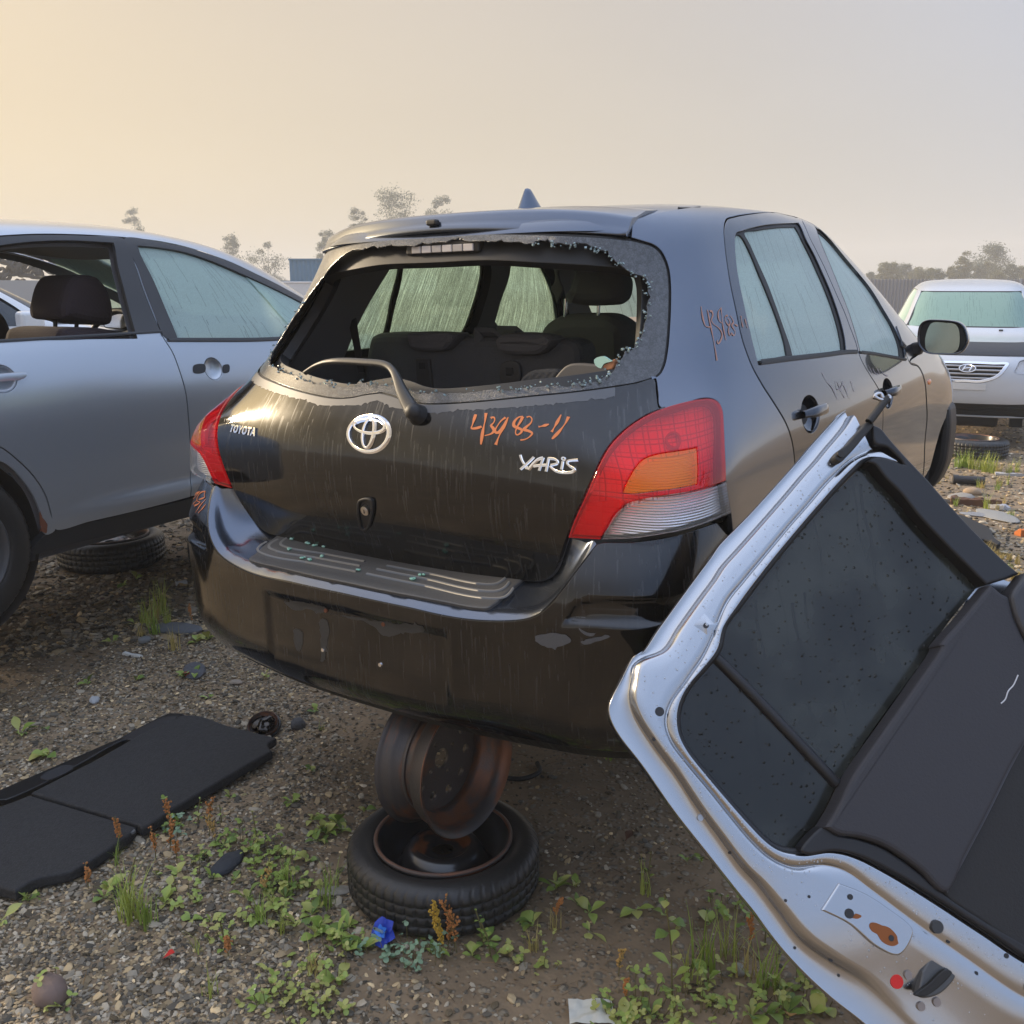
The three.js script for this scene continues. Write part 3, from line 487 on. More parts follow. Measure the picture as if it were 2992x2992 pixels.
const crackle = (() => { const N = 512, G = 40, pts = []; reseed(31); for (let j = 0; j < G; j++) for (let i = 0; i < G; i++) pts.push([(i + rnd()) / G, (j + rnd()) / G, rnd()]);
  return (u, v) => { let d1 = 9, d2 = 9, id = 0; const ci = Math.floor(u * G), cj = Math.floor(v * G); for (let b = -1; b <= 1; b++) for (let a = -1; a <= 1; a++) { const ii = (ci + a + G) % G, jj = (cj + b + G) % G, p = pts[jj * G + ii]; let dx = Math.abs(p[0] - u), dy = Math.abs(p[1] - v); if (dx > .5) dx = 1 - dx; if (dy > .5) dy = 1 - dy; const d = Math.hypot(dx, dy); if (d < d1) { d2 = d1; d1 = d; id = p[2]; } else if (d < d2) d2 = d; } return [(d2 - d1) * G, id]; }; })();
const crackRep = 9;
const crackBump = tex(512, 512, (u, v) => { const [e, id] = crackle(u, v); return .35 + .45 * id * .6 - .35 * (1 - smooth(.0, .12, e)) ; });
const crackCol = tex(512, 512, (u, v) => { const [e, id] = crackle(u, v), f = fbm(u * 10, v * 10, 4, 4, 10, 10), k = .022 + .03 * smooth(.35, .75, f) + .05 * id * id - .03 * (1 - smooth(0, .1, e)); return [toS(k * .92), toS(k), toS(k * 1.12)]; }, true);
for (const t of [crackBump, crackCol]) t.repeat.set(crackRep, crackRep);
const crackGlass = new THREE.MeshPhysicalMaterial({ map: crackCol, bumpMap: crackBump, bumpScale: .003, roughness: .28, clearcoat: .8, clearcoatRoughness: .2, side: THREE.DoubleSide });
const clearGreen = phy([.55, .85, .72], .1, { transmission: .55, thickness: 0, ior: 1.5 });

// ---------------------------------------------------------------- black hatchback
const HB0 = new Surf(bKa, bKv, bNet, { step: .01 });
const onU = (k, p, s = 1) => HU.px(zm(k, p), hatchInv, s), onB0 = (k, p, s = 1) => HB0.px(zm(k, p), hatchInv, s);
const pocket = curve(onB0('F', [[850, 1590, 1], [885, 1520], [930, 1475], [1000, 1456], [1200, 1452], [1480, 1448], [1600, 1446], [1600, 1600], [1400, 1606], [1100, 1600], [950, 1596]]), .01);
function polyDist(p, x, y) { let m = 1e9; for (let i = 0, j = p.length - 1; i < p.length; j = i++) { const a = p[j], b = p[i], dx = b[0] - a[0], dy = b[1] - a[1], t = clamp(((x - a[0]) * dx + (y - a[1]) * dy) / (dx * dx + dy * dy + 1e-12), 0, 1); m = Math.min(m, Math.hypot(x - a[0] - dx * t, y - a[1] - dy * t)); } return inPoly(p, x, y) ? m : -m; }
const HB = new Surf(bKa, bKv, bNet, { step: .005, disp: (a, v, x, y, z) => {
  const lx = Math.min(x + .32, .32 - x), ly = Math.min((y - .25) * .4, .475 + .01 * (1 - Math.abs(x) / .3) - y), l = smooth(0, .022, Math.min(lx, ly));
  const p = smooth(-.004, .012, polyDist(pocket, a, v));
  return -.007 * l - .016 * p;
} });
const onB = (k, p, s = 1) => HB.px(zm(k, p), hatchInv, s);
const hatch = thing('black_hatchback', 'black five-door hatchback on wheel stands, its rear window smashed out', 'car');
hatchM.decompose(hatch.position, hatch.quaternion, hatch.scale);
const both = (name, poly, holes, o, mat, parent = hatch, label) => [1, -1].map(s => { const m = mesh(name, panel(HU, s > 0 ? poly : mirrorA(poly), s > 0 ? holes : holes.map(mirrorA), o), mat, parent); return m; });

// outlines on the body
const glassLow = [[0, HU.hit(pray(zm('E', [[1440, 352]])[0], hatchInv))[1]], ...onU('E', [[1510, 362], [1580, 382], [1640, 405], [1720, 424], [1800, 432], [1932, 430]]), ...onU('C', [[200, 1625], [400, 1607], [600, 1585], [900, 1555], [1200, 1515], [1350, 1490]])];
const glassSide = onU('C', [[1450, 1463], [1510, 1435], [1548, 1370], [1572, 1250], [1585, 1100], [1592, 950], [1592, 800], [1582, 700], [1557, 620], [1522, 560], [1470, 520], [1400, 497], [1320, 480]]);
const glassTop = onU('C', [[1100, 458], [850, 445], [600, 437], [300, 432]]);
glassTop.push([0, glassTop[glassTop.length - 1][1]]);
const halfGlass = [...glassLow, ...glassSide, ...glassTop];
const whole = h => { const r = h.filter(p => p[0] > .004 || h.indexOf(p) === 0 || h.indexOf(p) === h.length - 1); return [...r, ...mirrorA(r.slice(1, -1)).reverse()]; };
const glassPoly = whole(halfGlass);
const lampPoly = onU('F', [[885, 1105, 1], [930, 985], [985, 868], [1040, 740], [1095, 628], [1150, 552], [1240, 470], [1340, 407], [1440, 367], [1550, 336], [1640, 319], [1700, 320], [1740, 345], [1760, 400], [1766, 500], [1771, 640], [1776, 770], [1787, 860], [1806, 966, 1], [1700, 1010], [1550, 1060], [1400, 1090], [1250, 1110], [1070, 1118]]);
const lampInner = lampPoly.slice(0, 10), lampOuter = lampPoly.slice(10, 19);
const gateCorner = onU('C', [[1480, 1460], [1500, 1560], [1522, 1668]]);
const gateLowSide = onU('F', [[870, 1150], [842, 1240], [812, 1305], [765, 1343], [700, 1355], [640, 1350]]);
const gateBottomV = gateLowSide[5][1] - .002;
const gateHalf = [[0, gateBottomV - .012], [gateLowSide[5][0] * .5, gateBottomV - .008], ...gateLowSide.slice().reverse(), ...lampInner.filter((p, i) => i < 9).map(p => [p[0], p[1]]), ...gateCorner.slice().reverse(), ...glassLow.slice(1).reverse(), glassLow[0]];
const gatePoly = whole(gateHalf);
const tailgate = mesh('tailgate', panel(HU, gatePoly, [], { cell: .018, h: .007, ret: .025 }), paintDirty, hatch);

// film of fine dew left below the window
{ const low = glassLow.slice(0, -1), lowN = []; reseed(44); const c = curve(low, .006, false); for (let i = c.length - 1; i >= 0; i--) { const d = .020 + .014 * fbm(i * .09, 3, 5, 3) + (rnd() < .3 ? rr(-.006, .006) : 0); lowN.push([c[i][0], c[i][1] - d, 1]); } for (const s of [1, -1]) { const P = [...c.map(q => [q[0], q[1] - .004]), ...lowN]; mesh('dew_film', panel(HU, s > 0 ? P : mirrorA(P), [], { off: .0006, gap: 0, bevel: 0, ret: 0, cell: .012, h: .005 }), phy([.075, .08, .09], .42, { clearcoat: .4, clearcoatRoughness: .3 }), tailgate); } }
// rear window: crumbled edge left in the seal
const jag = (list, amp, s0) => { reseed(s0); const c = curve(list, .006); const n = inset(c, .001); return c.map((p, i) => { const k = amp * (fbm(i * .21, s0, 7, 3) - .5) * 2 + (rnd() < .12 ? rr(-.003, .006) : 0), d = [c[i][0] - n[i][0], c[i][1] - n[i][1]], l = Math.hypot(...d) || 1; return [p[0] + d[0] / l * k, p[1] + d[1] / l * k, 1]; }); };
const holePix = [...onU('B', [[212, 1352], [260, 1385], [340, 1415], [430, 1445], [520, 1468], [620, 1490], [700, 1503], [800, 1508], [830, 1478], [853, 1463], [882, 1477], [912, 1490], [960, 1484], [1050, 1498], [1130, 1512], [1210, 1530], [1290, 1545], [1400, 1555], [1520, 1560], [1600, 1550], [1700, 1540], [1800, 1530], [1932, 1525]], 0),
  ...onU('C', [[570, 1520], [650, 1512], [750, 1502], [880, 1500], [910, 1467], [955, 1471], [1050, 1470], [1120, 1440], [1180, 1400], [1212, 1340], [1240, 1300], [1262, 1256], [1310, 1245], [1342, 1180], [1390, 1120], [1410, 1060], [1420, 940], [1420, 760], [1330, 720], [1290, 690], [1240, 660], [1180, 620], [1120, 575], [1060, 545], [980, 512], [900, 510], [800, 520], [740, 496], [600, 505], [450, 500], [300, 500], [200, 490], [0, 490]], 0),
  ...onU('B', [[1300, 510], [1200, 530], [1100, 525], [1050, 531], [960, 546], [940, 531], [850, 550], [750, 580], [690, 618], [610, 705], [510, 835], [410, 975], [310, 1120], [240, 1235], [216, 1290]], 0)];
// keep the hole inside the glass outline
const gIn = inset(curve(glassPoly, .01), .006);
const holeIn = holePix.map(p => { if (inPoly(gIn, p[0], p[1])) return p; let b = null, m = 1e9; for (const q of gIn) { const d = Math.hypot(q[0] - p[0], q[1] - p[1]); if (d < m) { m = d; b = q; } } return b; });
const holePoly = jag(holeIn, .0065, 3);
const frit = mesh('broken_rear_glass', panel(HU, glassPoly, [holePoly], { off: -.004, h: .006, cell: .02, gap: .003, bevel: .001, ret: .004 }), crackGlass, hatch);
mesh('tailgate_frame', panel(HU, inset(curve(glassPoly, .01), -.004), [inset(curve(glassPoly, .02), .062)], { off: -.032, h: .012, gap: 0, bevel: .002, ret: .03 }), plasticBlack, hatch);
mesh('window_seal', band(HU, glassPoly, .014, .003, { closed: true, off: -.010, h: .012 }), rubber, hatch);

// loose crumbs along the broken edge
{ reseed(19); const bits = []; holePoly.forEach((q, i) => { if (q[1] < 1.05 && rnd() < .22 || q[0] > .35 && rnd() < .4) for (let k = 0; k < 2; k++) { const pt = HU.pos(q[0] + rr(-.012, .012), q[1] + rr(-.010, .006), rr(-.006, .003)), r = rr(.0010, .0030), g = new THREE.BoxGeometry(r * 2, r * 1.5, r * 1.7); g.rotateX(rnd() * 3); g.rotateY(rnd() * 3); g.translate(...pt); bits.push(g); } }); mesh('glass_crumbs', merge(bits), phy([.22, .31, .33], .15, { clearcoat: 1 }), frit).userData.kind = 'stuff'; }
// doors, side panels, glass
const doorRear = onU('D', [[252, 276], [240, 340], [245, 420], [260, 540], [280, 660], [310, 800], [335, 920], [362, 1010], [402, 1110], [452, 1200], [510, 1290], [560, 1370], [592, 1430], [622, 1520]]);
const rd = doorRear[doorRear.length - 1];
const rearLow = [[rd[0] + .03, rd[1] - .10], [1.34, .24], [1.37, .12], [1.38, .055, 1]];
const seamB = onU('D', [[668, 256], [690, 300], [720, 370], [760, 450], [800, 530], [840, 620], [880, 710], [920, 800], [950, 880], [980, 960], [1000, 1030], [1022, 1082], [1062, 1150], [1100, 1210], [1125, 1262], [1135, 1330], [1135, 1440], [1125, 1560]]);
const sbEnd = seamB[seamB.length - 1], seamLow = [[sbEnd[0] - .004, sbEnd[1] - .12], [sbEnd[0] - .008, .055, 1]];
const topRear = onU('D', [[590, 238], [500, 233], [400, 239], [300, 256]]);
const frontTop = onU('D', [[700, 272], [780, 330], [860, 410], [950, 520], [1050, 640], [1130, 765], [1190, 865], [1240, 965]]);
const frontEdge = onU('D', [[1285, 1078], [1335, 1105], [1368, 1180], [1380, 1300], [1383, 1400], [1370, 1550], [1352, 1760]]);
const feEnd = frontEdge[frontEdge.length - 1];
const rearDoorPoly = [...doorRear, ...rearLow, ...seamLow.slice().reverse(), ...seamB.slice().reverse(), ...topRear];
const frontDoorPoly = [...seamB, ...seamLow, [feEnd[0] - .01, .055, 1], [feEnd[0], feEnd[1] * .5 + .03], ...frontEdge.slice().reverse(), ...frontTop.slice().reverse()];
const qGlass = onU('D', [[315, 372], [347, 360], [402, 460], [452, 580], [502, 700], [552, 830], [590, 950], [606, 1034, 1], [520, 1050], [437, 1066, 1], [425, 1020], [400, 920], [370, 780], [340, 640], [320, 500]]);
const dGlass = onU('D', [[368, 350], [450, 325], [560, 310], [650, 306, 1], [690, 380], [740, 480], [790, 590], [840, 710], [880, 830], [905, 930], [916, 1004, 1], [800, 1020], [720, 1030], [640, 1041, 1], [625, 980], [590, 880], [540, 740], [490, 610], [440, 500], [395, 400]]);
const fGlass = onU('D', [[768, 326, 1], [850, 400], [930, 490], [1020, 595], [1100, 705], [1160, 805], [1200, 890], [1230, 970], [1242, 1042, 1], [1160, 1030], [1080, 1016], [1020, 1010, 1], [1000, 930], [960, 800], [910, 670], [850, 520], [800, 400]]);
const rearWin = [...onU('D', [[306, 368], [350, 340], [450, 312], [560, 298], [660, 294, 1]]), ...onU('D', [[700, 380], [752, 480], [802, 590], [852, 710], [892, 830], [917, 930], [927, 1014, 1], [800, 1030], [640, 1052], [432, 1078, 1], [418, 1020], [393, 920], [361, 780], [331, 640], [309, 500]])];
const frontWin = onU('D', [[750, 312, 1], [850, 388], [930, 478], [1020, 582], [1108, 700], [1172, 800], [1214, 890], [1246, 970], [1258, 1052, 1], [1160, 1042], [1080, 1028], [1008, 1022, 1], [985, 930], [945, 800], [895, 670], [835, 520], [785, 400]]);
const handleHole = (c, rx, ry, n = 20) => Array.from({ length: n }, (_, i) => [c[0] + Math.cos(i / n * Math.PI * 2) * rx, c[1] + Math.sin(i / n * Math.PI * 2) * ry]);
const hR = onU('D', [[728, 1365]])[0], hF = onU('D', [[1165, 1250]])[0], hRs = [.062, .058], hFs = [.058, .055];
const lampCorner = lampPoly[18];
const roofV = 1.285;
const sideHalf = [lampCorner, [.90, .375], [.97, .345], [1.06, .335], [1.15, .315], [1.23, .25], [1.285, .15], [1.31, 0, 1], [2.69, 0, 1], [feEnd[0] + .012, .055], ...frontEdge.slice().reverse().map(p => [p[0] + .006, p[1]]), [2.745, .74], [2.76, .86], [2.76, 1.0], [2.755, 1.125], [2.74, 1.24, 1], [2.4, roofV], [2.0, roofV + .01], [1.5, roofV + .015], [1.1, roofV + .015], [.85, roofV + .015], ...onU('C', [[1800, 245], [1600, 272], [1420, 312], [1318, 345, 1], [1312, 470, 1]]), ...glassSide.slice().reverse().slice(1).map(p => [p[0], p[1]]), ...gateCorner, ...lampOuter.slice(0, -1).map(p => [p[0], p[1]])];
const doorsHole = [...doorRear, ...rearLow, ...[[feEnd[0] - .01, .055, 1], [feEnd[0], feEnd[1] * .5 + .03]], ...frontEdge.slice().reverse(), ...frontTop.slice().reverse(), ...topRear];
both('body_side', sideHalf, [doorsHole], { cell: .025, h: .009 }, paintDew);
both('body_shell', sideHalf, [inset(curve(rearWin, .012), .004), inset(curve(frontWin, .012), .004)], { off: -.022, gap: -.002, bevel: 0, ret: 0, cell: .05, h: .014 }, shellDark);
const inner = inset(curve(sideHalf, .02), .012);
both('interior_trim', inner, [inset(curve(rearWin, .012), -.004), inset(curve(frontWin, .012), -.004)], { off: -.052, gap: 0, bevel: 0, ret: -.03, cell: .05, h: .016 }, trimGrey);
const rearDoors = [1, -1].map(s => mesh('rear_door', panel(HU, s > 0 ? rearDoorPoly : mirrorA(rearDoorPoly), [rearWin, handleHole(hR, ...hRs)].map(p => s > 0 ? p : mirrorA(p)), { cell: .022, h: .008 }), paintBlack, hatch));
const frontDoors = [1, -1].map(s => mesh('front_door', panel(HU, s > 0 ? frontDoorPoly : mirrorA(frontDoorPoly), [frontWin, handleHole(hF, ...hFs)].map(p => s > 0 ? p : mirrorA(p)), { cell: .022, h: .008 }), paintBlack, hatch));
[1, -1].forEach((s, i) => {
  const m = p => s > 0 ? p : mirrorA(p), wet = s < 0;
  mesh('window_frame', panel(HU, m(inset(curve(rearWin, .01), -.003)), [m(qGlass), m(dGlass)], { off: -.007, gap: 0, h: .008, cell: .03, ret: .012 }), plasticBlack, rearDoors[i]);
  mesh('quarter_glass', panel(HU, m(qGlass), [], { off: -.012, gap: 0, bevel: 0, ret: 0, cell: .03 }), wet ? fogGlassWet : fogGlass, rearDoors[i]);
  mesh('window_glass', panel(HU, m(dGlass), [], { off: -.012, gap: 0, bevel: 0, ret: 0, cell: .03 }), wet ? fogGlassWet : fogGlass, rearDoors[i]);
  mesh('window_frame', panel(HU, m(inset(curve(frontWin, .01), -.003)), [m(fGlass)], { off: -.007, gap: 0, h: .008, cell: .03, ret: .012 }), plasticBlack, frontDoors[i]);
  mesh('window_glass', panel(HU, m(fGlass), [], { off: -.012, gap: 0, bevel: 0, ret: 0, cell: .03 }), wet ? fogGlassWet : fogGlass, frontDoors[i]);
  mesh('belt_moulding', band(HU, m(onU('D', [[440, 1080], [620, 1058], [800, 1038], [925, 1022], [985, 1020]])), .018, .006, {}), plasticBlack, rearDoors[i]);
  mesh('belt_moulding', band(HU, m(onU('D', [[1008, 1022], [1080, 1030], [1160, 1044], [1262, 1064]])), .015, .006, {}), plasticBlack, frontDoors[i]);
  // handle: dished cup and a bar across it
  for (const [c, r, door] of [[hR, hRs, rearDoors[i]], [hF, hFs, frontDoors[i]]]) {
    const rings = []; for (let k = 0; k <= 8; k++) { const t = k / 8, q = 1.03 - t; rings.push(handleHole(m([c])[0], r[0] * Math.sqrt(Math.max(0.0004, 1 - t * t)) * 1.02, r[1] * Math.sqrt(Math.max(0.0004, 1 - t * t)) * 1.02, 28).map(p => HU.pos(p[0], p[1], -.001 - .026 * t))); }
    mesh('handle_cup', sheet(rings, true), paintBlack, door);
    const L = []; for (let k = 0; k <= 16; k++) { const t = k / 16 * 2 - 1, ring = []; const off = .030 - .026 * Math.pow(Math.abs(t), 4), hh = .017 * (1 - .35 * Math.pow(Math.abs(t), 3)), dd = .010; for (let q = 0; q < 14; q++) { const an = q / 14 * Math.PI * 2, sq = x => Math.sign(x) * Math.pow(Math.abs(x), .6); ring.push(HU.pos(m([c])[0][0] + t * r[0] * 1.12, c[1] + sq(Math.sin(an)) * hh + .004, off + sq(Math.cos(an)) * dd)); } L.push(ring); }
    mesh('handle', sheet(L, true), paintBlack, door);
  }
});
// roof, its seams, spoiler
for (const s of [1, -1]) {
  const p = [[.12, 1.205], [.40, 1.205], [.60, 1.205], [.70, 1.215], [.78, 1.25], [.86, roofV - .01], [1.1, roofV - .01], [1.5, roofV - .01], [2.0, roofV - .012], [2.4, roofV - .02], [2.73, 1.22, 1], [3.2, 1.22], [3.818, 1.21, 1], [3.818, HU.V, 1], [.0, HU.V, 1], [0, 1.205, 1]];
  mesh('roof', panel(HU, s > 0 ? p : mirrorA(p), [], { off: -.005, gap: 0, bevel: 0, ret: 0, cell: .04, h: .02 }), paintDew, hatch);
  mesh('roof_liner', panel(HU, (s > 0 ? x => x : mirrorA)([[0, 1.20, 1], [.9, 1.23], [1.6, 1.24], [2.4, 1.23], [3.1, 1.2], [3.818, 1.19, 1], [3.818, HU.V, 1], [0, HU.V, 1]]), [], { off: -.05, gap: 0, bevel: 0, ret: 0, cell: .06, h: .03 }), liner, hatch);
  const w = [[2.78, .87, 1], [2.78, 1.1], [2.76, 1.22, 1], [3.2, 1.2], [3.818, 1.19, 1], [3.818, .87, 1]];
  mesh('windscreen', panel(HU, s > 0 ? w : mirrorA(w), [], { off: -.008, gap: 0, bevel: 0, ret: 0, cell: .05, h: .03 }), fogGlass, hatch);
  const f = [[feEnd[0] + .016, .06, 1], ...frontEdge.slice().reverse().map(p => [p[0] + .010, p[1]]), [2.76, .72], [2.79, .84], [3.3, .82], [3.818, .80, 1], [3.818, 0, 1], [3.17, 0, 1], [3.15, .15], [3.09, .27], [3.0, .325], [2.92, .335], [2.86, .30], [2.80, .2], [2.775, .06, 1]];
  mesh('front_fender', panel(HU, s > 0 ? f : mirrorA(f), [], { cell: .035, h: .012 }), paintBlack, hatch);
  mesh('body_shell', panel(HU, s > 0 ? f : mirrorA(f), [], { off: -.03, gap: .004, bevel: 0, ret: 0, cell: .06, h: .03 }), shellDark, hatch);
}
// spoiler: crest and lip traced, on a shallow upright arc across the rear
{
  const f0 = x => -(.335 + .42 * x * x), rayArc = (px, dz) => { const r = pray(px, hatchInv); let t0 = .5, t1 = 5; const g = t => { const p = r.o.clone().addScaledVector(r.d, t); return p.z - (f0(p.x) - dz); }; for (let k = 0; k < 50; k++) { const m = (t0 + t1) / 2; if (g(m) > 0) t0 = m; else t1 = m; } return r.o.clone().addScaledVector(r.d, (t0 + t1) / 2); };
  const crest = [...zm('B', [[1560, 300], [1932, 275]]), ...zm('C', [[200, 283], [500, 268], [700, 272], [1000, 288], [1200, 306], [1325, 328]])].map(p => rayArc(p, .03));
  const lip = [...zm('C', [[0, 425], [300, 428], [600, 433], [850, 441], [1100, 453], [1308, 468]])].map(p => rayArc(p, 0));
  const fit2 = (L, deg = 3) => { const A = Array.from({ length: deg }, () => new Float64Array(deg + 1)); for (const [x, y] of L) { const b = Array.from({ length: deg }, (_, k) => Math.pow(x * x, k)); for (let i = 0; i < deg; i++) { for (let j = 0; j < deg; j++) A[i][j] += b[i] * b[j]; A[i][deg] += b[i] * y; } } for (let i = 0; i < deg; i++) { for (let j = i + 1; j < deg; j++) { const f = A[j][i] / A[i][i]; for (let k = i; k <= deg; k++) A[j][k] -= f * A[i][k]; } } const c = new Float64Array(deg); for (let i = deg - 1; i >= 0; i--) { let t = A[i][deg]; for (let j = i + 1; j < deg; j++) t -= A[i][j] * c[j]; c[i] = t / A[i][i]; } return x => c.reduce((t, q, k) => t + q * Math.pow(x * x, k), 0); };
  const yc = fit2(crest.map(p => [p.x, p.y])), yl = fit2(lip.map(p => [p.x, p.y])), X = Math.min(Math.max(...crest.map(p => p.x)), Math.max(...lip.map(p => p.x)));
  const roofY = fit2(Array.from({ length: 16 }, (_, i) => { const x = .02 + i / 15 * X, h = HU.hit({ o: V3(x, 2.2, f0(x) - .17), d: V3(0, -1, 0) }); return [x, HU.pos(h[0], h[1])[1]]; }));
  const rows = [[], [], [], [], [], [], [], [], [], []], NX = 60;
  for (let i = 0; i <= NX; i++) {
    const x = (i / NX * 2 - 1) * X, Yc = yc(x), Yl = yl(x), zc = f0(x) - .03, zl = f0(x), h = Yc - Yl;
    const rj = [x, roofY(x), f0(x) - .17];
    rows[0].push([x, rj[1] - .006, rj[2]]); rows[1].push([x, lerp(rj[1], Yc, .5) + .004, lerp(rj[2], zc, .5)]); rows[2].push([x, Yc + .003, zc - .02]); rows[3].push([x, Yc, zc]); rows[4].push([x, Yc - .010, zc + .010]);
    rows[5].push([x, Yc - h * .45, zc + .016]); rows[6].push([x, Yc - h * .62, zc + .022]); rows[7].push([x, Yl + .008, zl + .006]); rows[8].push([x, Yl, zl]); rows[9].push([x, Yl + .004, zl - .10]);
  }
  const sp = mesh('roof_spoiler', sheet(rows), paintDew, hatch);
  const cap = [-1, 1].map(s => { const i = s < 0 ? 0 : NX, sh = new THREE.Shape(rows.map(r => new THREE.Vector2(r[i][2], r[i][1]))); const g = new THREE.ShapeGeometry(sh); const p = g.attributes.position; for (let k = 0; k < p.count; k++) p.setXYZ(k, rows[0][i][0], p.getY(k), p.getX(k)); g.computeVertexNormals(); return g; });
  for (const c of cap) mesh('end_cap', c, paintDew, sp);
  const nub = box(.035, .016, .02, 0, yc(0) - .022, f0(0) - .004, .006); mesh('washer_nozzle', nub, plasticBlack, sp);
  // shark-fin aerial on the roof
  const bp = HU.hit({ o: V3(0.002, 2.2, -.80), d: V3(0, -1, 0) }), b = HU.pos(bp[0], bp[1]), L = [];
  for (let j = 0; j <= 8; j++) { const t = j / 8, w = .026 * (1 - t) + .005, z0 = b[2] + .062 - .045 * t, z1 = b[2] - .10 + .09 * Math.pow(t, .8), ring = []; for (let q = 0; q < 20; q++) { const an = q / 20 * Math.PI * 2; ring.push([Math.sin(an) * w, b[1] - .006 + .080 * t - (j === 8 ? .002 : 0), lerp(z0, z1, (1 - Math.cos(an)) / 2)]); } L.push(ring); }
  L.push(L[8].map(() => [0, b[1] + .0745, (L[8][0][2] + L[8][10][2]) / 2]));
  mesh('shark_fin_aerial', sheet(L, true), paintDew, hatch);
}
// ------------------------------------------------ bumper: skin, shelf, step pad
const ridge = [[0, 0], ...onB0('F', [[0, 1500], [200, 1545], [400, 1570], [600, 1568], [700, 1543], [780, 1480], [850, 1398], [930, 1290], [1000, 1200], [1052, 1136]])];
ridge[0][1] = ridge[1][1] + .003; if (ridge[1][0] < .03) ridge.splice(1, 1);
const lampLow = onB0('F', [[1250, 1122], [1400, 1102], [1550, 1072], [1700, 1022], [1812, 976]]);
const llEnd = lampLow[lampLow.length - 1];
const lipV = .055;
const bumpHalf = [[0, lipV], [.3, lipV], [.6, lipV], [.85, lipV + .004], [HB.A - .10, lipV + .01, 1], [HB.A - .12, .2], [HB.A - .09, .34], [HB.A - .02, .43], [HB.A, llEnd[1] - .005, 1], llEnd, ...lampLow.slice(0, -1).reverse(), ...ridge.slice().reverse()];
const bumper = mesh('rear_bumper', panel(HB, whole(bumpHalf), [], { cell: .011, h: .007, gap: .001, bevel: .004, ret: .02 }), paintDirty, hatch);
const lipHalf = [[0, 0], [.4, 0], [.8, 0], [HB.A - .12, .0, 1], [HB.A - .10, lipV + .01, 1], [.85, lipV + .004], [.6, lipV], [.3, lipV], [0, lipV]];
const lipBump = tex(512, 64, (u, v) => fbm(u * 60, v * 3, 7, 3, 60, 3)); 
mesh('lower_lip', panel(HB, whole(lipHalf), [], { cell: .012, h: .008, gap: -.001, bevel: .001, ret: .02, off: -.002 }), std([.010, .010, .011], .5, { bumpMap: lipBump, bumpScale: .004 }), bumper);
// shelf between bumper ridge and tailgate, as a surface of its own
const NS = 15, ridge3 = resample(curve(ridge, .004, false).map(p => HB.pos(p[0], p[1], -.001)), NS);
const gateIn = [[0, gateBottomV - .012], [gateLowSide[5][0] * .5, gateBottomV - .008], ...gateLowSide.slice().reverse(), [lampPoly[0][0], lampPoly[0][1]]];
const gate3 = resample(curve(gateIn, .004, false).map(p => HU.pos(p[0], p[1] - .004, -.012)), NS);
const shelfNet = [0, .12, .3, .55, .8, 1].map(t => ridge3.map((r, i) => { const g = gate3[i], up = i / (NS - 1), n = HB.nrm(0, .4); const b = .012 * Math.sin(Math.PI * t) * (1 - up) - .020 * Math.sin(Math.PI * t) * smooth(.55, .9, up) * (1 - smooth(.93, 1, up)); return [i ? lerp(r[0], g[0], t) : 0, lerp(r[1], g[1], t) + b + (t === .12 ? .006 : 0), lerp(r[2], g[2], t)]; }));
const [sKa, sKv] = autoKnots(shelfNet); 
const HS = new Surf(sKa, sKv, shelfNet, { step: .006 });
{ const h = [[0, .001], [HS.A * .5, .001], [HS.A - .002, .001, 1], [HS.A - .002, HS.V - .001, 1], [HS.A * .5, HS.V - .001], [0, HS.V - .001]]; mesh('bumper_shelf', panel(HS, whole(h), [], { cell: .014, h: .008, gap: 0, bevel: 0, ret: 0 }), paintDew, bumper); }
const onS = (k, p) => HS.px(zm(k, p), hatchInv, 0);
{
  const pf = onS('F', [[0, 1442], [200, 1480], [380, 1512], [440, 1512], [480, 1488], [560, 1415], [642, 1346]]);
  const half = [[0, pf[0][1] - .002], ...pf.filter(p => p[0] > .02).map((p, i, a) => i === a.length - 1 ? [p[0], p[1], 1] : p), [pf[pf.length - 1][0] * .5, HS.V - .006], [0, HS.V - .006]];
  const padM = std([.075, .072, .068], .48, { bumpMap: fuzz, bumpScale: .0012 });
  const ribM = std([.20, .19, .175], .45); const pad = mesh('step_pad', panel(HS, whole(half), [], { off: .009, cell: .014, h: .007, gap: 0, bevel: .003, ret: .012 }), padM, bumper);
  const v0 = half[1][1], v1 = HS.V - .006;
  for (const s of [-1, 1]) for (let k = 0; k < 3; k++) { const v = lerp(v0, v1, [.34, .52, .70][k]), e = pf[pf.length - 1][0] - .055 - .015 * k; mesh('rib', band(HS, [[s * (.018 + .012 * k), v], [s * e * .5, v + .001], [s * e, v], [s * (e + .02), v + .02], [s * (e + .028), v + .045]].map(p => [p[0], Math.min(p[1], v1 - .008)]), .0075, .003, { off: .009 }), ribM, pad); }
  // crumbs of window glass on the pad
  const gl = thing('glass_crumb', 'small green crumbs of broken window glass on the step pad', 'broken glass'); gl.userData.kind = 'stuff'; hatchM.decompose(gl.position, gl.quaternion, gl.scale);
  reseed(6); const bits = [];
  for (const [u, v] of [[835, 1485], [1072, 1540], [940, 1547], [985, 1558], [1330, 1632], [1712, 1697], [1772, 1672], [860, 1412], [975, 1446], [1025, 1462], [1070, 1470]]) { const q = onS('E', [[u, v]])[0]; for (let k = 0; k < 3; k++) { const p = HS.pos(q[0] + rr(-.006, .006), q[1] + rr(-.003, .003), .013), g = new THREE.IcosahedronGeometry(rr(.003, .006), 0); g.scale(1.4, .7, 1); g.rotateY(rnd() * 6); g.translate(...p); bits.push(g); } }
  mesh('glass_crumbs', merge(bits), clearGreen, gl);
}
